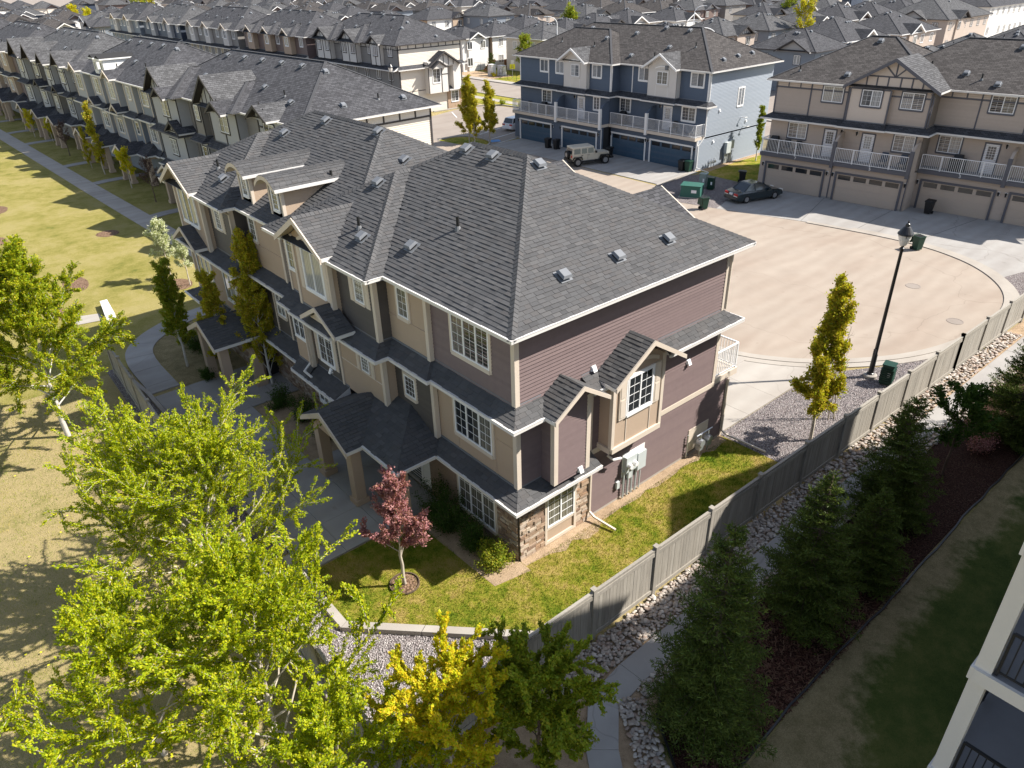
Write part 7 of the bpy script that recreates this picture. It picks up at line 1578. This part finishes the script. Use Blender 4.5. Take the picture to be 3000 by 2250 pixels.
cabinet('utility_pedestal', 'grey-green square pedestal behind the transformer box', 42.0, 23.9, .6, .6, 1.15, M['greybox'], .3, pad=False); cabinet('utility_pedestal', 'dark green pedestal right of the grey one on gravel', 41.9, 23.0, .55, .55, 1.0, M['greendark'], .3, pad=False)
cabinet('utility_box', 'left white utility box across the far road', 76.8, 95.5, 1.0, 1.2, 1.8, M['whitepaint'], 0); cabinet('utility_box', 'right white utility box across the far road', 78.0, 94.2, 1.0, 1.4, 1.6, M['whitepaint'], 0)
# wheelie bins
def bin_(label, x, y, rz, mat, open_=False):
    t = thing('wheelie_bin', label, 'wheelie bin', (x, y, 0), rz); b = MB()
    b.hexa([(-.2, -.22, .06), (.2, -.22, .06), (.2, .22, .06), (-.2, .22, .06), (-.27, -.28, .95), (.27, -.28, .95), (.27, .3, .95), (-.27, .3, .95)]); b.box(-.3, -.31, .93, .3, .33, .97) ; b.box(-.16, -.235, .55, .16, -.225, .8)
    if open_: b.box(-.24, -.25, .965, .24, .27, .972, 1)
    b.obj('body', [mat, M['black']], t); l = MB()
    if open_: l.hexa([(-.29, .34, .95), (.29, .34, .95), (.29, .38, .93), (-.29, .38, .93), (-.28, .42, .42), (.28, .42, .42), (.28, .46, .42), (-.28, .46, .42)])
    else: l.hexa([(-.3, -.32, .97), (.3, -.32, .97), (.3, .36, .97), (-.3, .36, .97), (-.28, -.28, 1.03), (.28, -.28, 1.03), (.28, .3, 1.07), (-.28, .3, 1.07)])
    l.obj('lid', mat, t); b = MB(); b.tube((-.24, .39, .98), (.24, .39, .98), .02, .02, 8); b.obj('handle', mat, t)
    for s in (-1, 1): b = MB(); b.tube((s*.2, .24, .11), (s*.27, .24, .11), .11, .11, 12); b.obj('wheel', M['rubber'], t)
    q = MB(); q.box(-.07, -.262, .72, .07, -.25, .84); q.obj('sticker', M['vinyl'], t); return t
GB, BB = M['greendark'], M['black']
bin_('dark green bin without lid shadow, standing at the kerb beside gravel', 36.75, 19.9, 1.2, GB, True)
bin_('open green wheelie bin with lid hanging, behind the lamp post', 39.1, 4.35, -.4, GB, True)
bin_('black wheelie bin standing in front of the third beige garage door', 47.6, 7.3, math.pi/2+3.14, BB)
bin_('black bin left of the first beige garage, behind the dark car', 45.6, 22.4, .6, BB)
bin_('black bin in front of the blue garages, left of a pair', 43.3, 45.0, -1.5, BB); bin_('black bin in front of the blue garages, right of a pair', 43.5, 43.9, -1.5, BB); bin_('black bin behind the hood of the tan jeep', 44.6, 37.3, -1.5, BB)
bin_('left bin of the pair at the sunlit corner of the blue block', 45.2, 28.7, -1.5, BB); bin_('right bin of the pair at the sunlit corner of the blue block', 45.4, 28.1, -1.5, GB)
# cars
def wheel(t, x, y, r, w_, hubm=None):
    b = MB(); b.tube((x, y-w_/2, r), (x, y+w_/2, r), r, r, 20, 0); o = b.obj('wheel', [M['rubber']], t); b = MB(); b.tube((x, y-w_/2-.012, r), (x, y+w_/2+.012, r), r*.6, r*.6, 14, 0); b.obj('rim', hubm or M['hub'], o)
def loft(mb, secs, mi=0, cap=True):
    """secs: list of rings with equal point counts"""
    n = len(secs[0]); k = len(mb.v)
    for s in secs: mb.v += [tuple(p) for p in s]
    for i in range(len(secs)-1):
        for j in range(n): j2 = (j+1) % n; mb.f.append((k+i*n+j, k+i*n+j2, k+(i+1)*n+j2, k+(i+1)*n+j)); mb.m.append(mi)
    if cap: mb.f.append(tuple(range(k+n-1, k-1, -1))); mb.m.append(mi); e = k+(len(secs)-1)*n; mb.f.append(tuple(range(e, e+n))); mb.m.append(mi)
def ring(x, hw, z0, z1, tb=.06, sh=.12):   # body cross-section at x
    return [(x, -hw+.05, z0), (x, -hw, z0+.12), (x, -hw, z1-sh), (x, -hw+tb, z1), (x, hw-tb, z1), (x, hw, z1-sh), (x, hw, z0+.12), (x, hw-.05, z0)]
def sedan(label, x, y, rz, paint, L=4.7, W_=1.76, wagon=False):
    t = thing('parked_car', label, 'car', (x, y, 0), rz); h = W_/2; b = MB(); b.smooth = False
    loft(b, [ring(-L/2, h*.80, .34, .62), ring(-L/2+.1, h*.93, .24, .86), ring(-L/2+.5, h, .2, .93), ring(-L/2+1.1, h, .2, .93), ring(.35, h, .2, .90), ring(L/2-1.3, h, .2, .86), ring(L/2-.45, h*.97, .2, .76), ring(L/2-.1, h*.88, .26, .64), ring(L/2, h*.75, .34, .54)]); o = b.obj('body', paint, t)
    # cabin: glass loft and painted roof
    zr = 1.42; xr0, xr1 = (-1.0, .2) if not wagon else (-1.9, .2); xb0 = -1.62 if not wagon else -2.15; c = MB()
    rg = lambda x, hw, z: [(x, -hw, z), (x, hw, z)]
    c.hexa([(xb0, -h*.84, .91), (1.05, -h*.9, .88), (1.05, h*.9, .88), (xb0, h*.84, .91), (xr0, -h*.68, zr), (xr1, -h*.7, zr), (xr1, h*.7, zr), (xr0, h*.68, zr)]); c.obj('windows', M['carglass'], t)
    r = MB(); r.hexa([(xr0-.05, -h*.7, zr-.015), (xr1+.05, -h*.72, zr-.015), (xr1+.05, h*.72, zr-.015), (xr0-.05, h*.7, zr-.015), (xr0+.12, -h*.62, zr+.045), (xr1-.12, -h*.63, zr+.045), (xr1-.12, h*.63, zr+.045), (xr0+.12, h*.62, zr+.045)])
    for s in (-1, 1):
        r.beam((xb0, s*h*.83, .92), (xr0, s*h*.69, zr), .07, .05); r.beam((1.05, s*h*.89, .89), (xr1, s*h*.7, zr), .06, .05); r.beam((-.55, s*h*.885, .9), (-.55, s*h*.71, zr), .06, .05)
        if wagon: pass
    r.obj('roof', paint, t)
    for (wx, wy) in ((-L/2+.95, -h+.1), (-L/2+.95, h-.1), (L/2-.92, -h+.1), (L/2-.92, h-.1)): wheel(t, wx, wy, .32, .21)
    for s in (-1, 1):
        q = MB(); q.box(-L/2-.015, s*h*.42, .66, -L/2+.14, s*h*.86, .82); q.obj('tail_light', M['red'], t); q = MB(); q.box(L/2-.2, s*h*.45, .56, L/2+.0, s*h*.8, .68); q.obj('headlight', M['lampglass'], t)
        q = MB(); q.box(.62, s*(h+.02), .88, .8, s*(h+.18), 1.0); q.obj('mirror', paint, t)
        q = MB(); q.box(-L/2-.016, s*h*.42, .6, -L/2+.12, s*h*.84, .66); q.obj('reversing_light', M['lampglass'], t)
    q = MB(); q.box(-L/2-.03, -.17, .66, -L/2+.1, .17, .8); q.obj('number_plate', M['plate'], t); q = MB(); q.box(-L/2-.05, -h*.85, .3, -L/2+.2, h*.85, .52); q.obj('rear_bumper', paint, t); q = MB(); q.box(L/2-.2, -h*.8, .26, L/2+.03, h*.8, .46); q.obj('front_bumper', paint, t); return t
sedan('dark green four-door sedan parked before the first beige garage', 42.0, 18.85, math.radians(-17), M['paint_dark']); sedan('white car seen in part beyond the far corner of the blue block', 48.6, 55.6, math.radians(8), M['paint_white'], wagon=True)
def jeep(label, x, y, rz):
    t = thing('jeep', label, 'jeep', (x, y, 0), rz); P = M['paint_tan']; b = MB(); b.hexa([(-2.0, -.78, .55), (.75, -.78, .55), (.75, .78, .55), (-2.0, .78, .55), (-2.0, -.78, 1.12), (.75, -.78, 1.12), (.75, .78, 1.12), (-2.0, .78, 1.12)]); b.hexa([(.75, -.66, .6), (2.05, -.56, .6), (2.05, .56, .6), (.75, .66, .6), (.75, -.7, 1.14), (2.05, -.56, 1.08), (2.05, .56, 1.08), (.75, .7, 1.14)]); b.obj('body', P, t)
    c = MB(); c.hexa([(-1.98, -.75, 1.12), (.62, -.75, 1.12), (.62, .75, 1.12), (-1.98, .75, 1.12), (-1.9, -.66, 1.72), (.3, -.66, 1.72), (.3, .66, 1.72), (-1.9, .66, 1.72)]); c.obj('cabin', P, t); c = MB(); c.hexa([(-1.97, -.7, 1.72), (.36, -.7, 1.72), (.36, .7, 1.72), (-1.97, .7, 1.72), (-1.9, -.62, 1.82), (.25, -.62, 1.82), (.25, .62, 1.82), (-1.9, .62, 1.82)]); c.obj('roof', P, t)
    for s in (-1, 1):
        for (a, d) in ((-1.8, -1.12), (-1.0, -.42), (-.32, .28)):
            q = MB(); y0 = lambda z: s*(.755-.09*(z-1.12)/.6+.006); q.hexa([(a, y0(1.18)-s*.02, 1.18), (d, y0(1.18)-s*.02, 1.18), (d, y0(1.18), 1.18), (a, y0(1.18), 1.18), (a+.03, y0(1.64)-s*.02, 1.64), (d-.0, y0(1.64)-s*.02, 1.64), (d, y0(1.64), 1.64), (a+.03, y0(1.64), 1.64)]); q.obj('window', M['carglass'], t)
        for wx in (-1.45, 1.5): wheel(t, wx, s*.78, .41, .27); q = MB(); q.prism([(wx-.55, s*.62, .62), (wx-.42, s*.62, .92), (wx+.42, s*.62, .92), (wx+.55, s*.62, .62), (wx+.5, s*.62, .62), (wx+.4, s*.62, .84), (wx-.4, s*.62, .84), (wx-.5, s*.62, .62)], (0, s*.31, 0)); q.obj('wheel_arch', M['black'], t)
        for xx in (-.36, -1.06): q = MB(); q.box(xx+.05, s*.785, 1.0, xx+.2, s*.8, 1.04); q.obj('door_handle', M['black'], t); q = MB(); q.box(xx-.012, s*.776, .6, xx+.012, s*.784, 1.12); q.obj('door_gap', M['black'], t)
        q = MB(); q.box(.42, s*.8, 1.18, .55, s*.98, 1.36); q.obj('mirror', M['black'], t); q = MB(); q.box(-2.06, s*.6, .88, -1.98, s*.76, 1.1); q.obj('tail_light', M['red'], t); q = MB(); q.box(-.95, s*.74, .4, .9, s*.86, .5); q.obj('side_step', M['black'], t)
        q = MB(); q.tube((2.02, s*.38, .93), (2.09, s*.38, .93), .1, .1, 12); q.obj('headlight', M['lampglass'], t)
    q = MB(); q.hexa([(-2.01, -.6, 1.18), (-1.99, -.6, 1.18), (-1.99, .6, 1.18), (-2.01, .6, 1.18), (-1.93, -.55, 1.64), (-1.9, -.55, 1.64), (-1.9, .55, 1.64), (-1.93, .55, 1.64)]); q.obj('rear_window', M['carglass'], t); q = MB(); q.hexa([(.645, -.62, 1.16), (.66, -.62, 1.16), (.66, .62, 1.16), (.645, .62, 1.16), (.34, -.58, 1.68), (.37, -.58, 1.68), (.37, .58, 1.68), (.34, .58, 1.68)]); q.obj('windscreen', M['carglass'], t)
    q = MB(); q.tube((-2.02, .08, 1.05), (-2.27, .08, 1.05), .39, .39, 20); o = q.obj('spare_wheel', M['rubber'], t); q = MB(); q.tube((-2.26, .08, 1.05), (-2.29, .08, 1.05), .22, .2, 12); q.obj('rim', M['hub'], o)
    q = MB(); q.box(-2.2, -.8, .45, -1.98, .8, .68); q.obj('rear_bumper', M['black'], t); q = MB(); q.box(2.08, -.8, .5, 2.28, .8, .7); q.obj('front_bumper', M['black'], t); return t
jeep('sand coloured four-door jeep with spare wheel parked before the blue garages', 41.3, 37.15, math.radians(-20))
for q in [o for o in COL.objects if o.name == 'jeep']: q.name = 'parked_jeep'
# accessible-parking sign, warning signs
def sign(name, label, x, y, h, w_, hh, mat, rz, cat='sign'):
    t = thing(name, label, cat, (x, y, 0), rz); b = MB(); b.tube((0, 0, 0), (0, 0, h), .03, .03, 8); b.obj('post', M['metal'], t); b = MB(); b.box(-.02, -w_/2, h-hh, .02, w_/2, h); b.obj('plate', mat, t); return t
sign('parking_sign', 'grey back of a parking sign on a post beside the blue marking', 42.0, 54.5, 1.9, .35, .5, M['trimg'], .6)
for (x, y, lb) in ((76.5, 89.5, 'yellow square warning sign with white plate above, before the far garden'), (73.0, 107.5, 'yellow sign partly behind the cream block corner')):
    t = sign('warning_sign', lb, x, y, 2.3, .9, .75, M['yellow'], .75); b = MB(); b.box(-.02, -.25, 2.35, .02, .25, 2.9); b.obj('plate', M['whitepaint'], t)
    for i in range(2): q = MB(); q.box(-.03, -.3, 1.78+.2*i, -.021, .3, 1.84+.2*i); q.obj('arrow_mark', M['black'], t)
# chain link and wooden fences across the road
t = thing('chain_fence', 'black chain link fence round the far back garden', 'fence'); 
cp = [(74.6, 70), (74.8, 82), (75.2, 91.5), (78.8, 94), (79.0, 104)]
for i, p in enumerate(resample(cp, 2.5)): b = MB(); b.tube((*p, 0), (*p, 1.5), .03, .03, 6); b.obj('post', M['blackmetal'], t)
b = MB()
for i in range(len(cp)-1):
    for z in (.08, .8, 1.48): b.beam((*cp[i], z), (*cp[i+1], z), .03, .03)
b.obj('rail', M['blackmetal'], t)
M['cedar'] = m_pieces('cedar_wood', [(.26, .12, .06), (.32, .16, .08), (.22, .10, .05)], .8, 8)
t = thing('wooden_fence', 'reddish cedar fence behind the far white house', 'fence')
for i in range(46): b = MB(); b.box(84+i*.2, 100.6, 0, 84+i*.2+.18, 100.63, 1.7); b.obj('board', M['cedar'], t)
t = thing('wooden_stairs', 'light wooden back stairs of the far white house', 'stairs')
for i in range(7): b = MB(); b.box(80.2+i*.28, 100.8, .25*i, 80.2+(i+1)*.28, 102.2, .25*(i+1)); b.obj('step', M['cedar'], t)
# things on the balconies
def grill(label, x, y, z, rz=0):
    t = thing('covered_grill', label, 'grill', (x, y, z), rz); b = MB(); b.hexa([(-.3, -.55, 0), (.3, -.55, 0), (.3, .55, 0), (-.3, .55, 0), (-.26, -.5, .95), (.26, -.5, .95), (.26, .5, .95), (-.26, .5, .95)]); b.obj('cover', M['black'], t); b = MB(); b.hexa([(-.24, -.32, .95), (.24, -.32, .95), (.24, .32, .95), (-.24, .32, .95), (-.1, -.28, 1.22), (.16, -.28, 1.22), (.16, .28, 1.22), (-.1, .28, 1.22)]); b.obj('hood', M['black'], t)
def chair(label, x, y, z, rz=0, m='black'):
    t = thing('patio_chair', label, 'chair', (x, y, z), rz); b = MB(); b.box(-.26, -.26, .4, .26, .26, .46); b.obj('seat', M[m], t); b = MB(); b.hexa([(.2, -.26, .46), (.26, -.26, .46), (.26, .26, .46), (.2, .26, .46), (.32, -.24, 1.0), (.37, -.24, 1.0), (.37, .24, 1.0), (.32, .24, 1.0)]); b.obj('backrest', M[m], t)
    for sx in (-1, 1):
        for sy in (-1, 1): b = MB(); b.box(sx*.24-.02, sy*.24-.02, 0, sx*.24+.02, sy*.24+.02, .4); b.obj('leg', M[m], t)
bl = lambda u, v: (46.75+.9953*u-.0971*v, 8.9+.0971*u+.9953*v)
grill('black covered grill at the left end of balcony seven', *bl(.45, 11.2), 3.02, .1); chair('dark patio chair on balcony seven near the window', *bl(.4, 9.2), 3.02, .1); chair('dark folding chair on balcony seven beside the grill', *bl(.4, 10.1), 3.02, .3)
chair('round-backed dark chair on balcony five, left one', *bl(.4, 2.3), 3.02, .1, 'navy'); chair('round-backed dark chair on balcony five, right one', *bl(.4, .9), 3.02, .1, 'navy'); grill('low black grill on balcony three', *bl(2.2, -2.4), 3.02, .1)
grill('black covered grill on the left blue balcony', 45.2, 47.6, 3.02); grill('dark grill under the right blue window', 46.5, 37.4, 3.02); chair('dark patio chair on the rightmost blue balcony', 46.4, 31.0, 3.02); chair('dark patio chair beside the door on the blue balcony', 45.1, 50.2, 3.02)
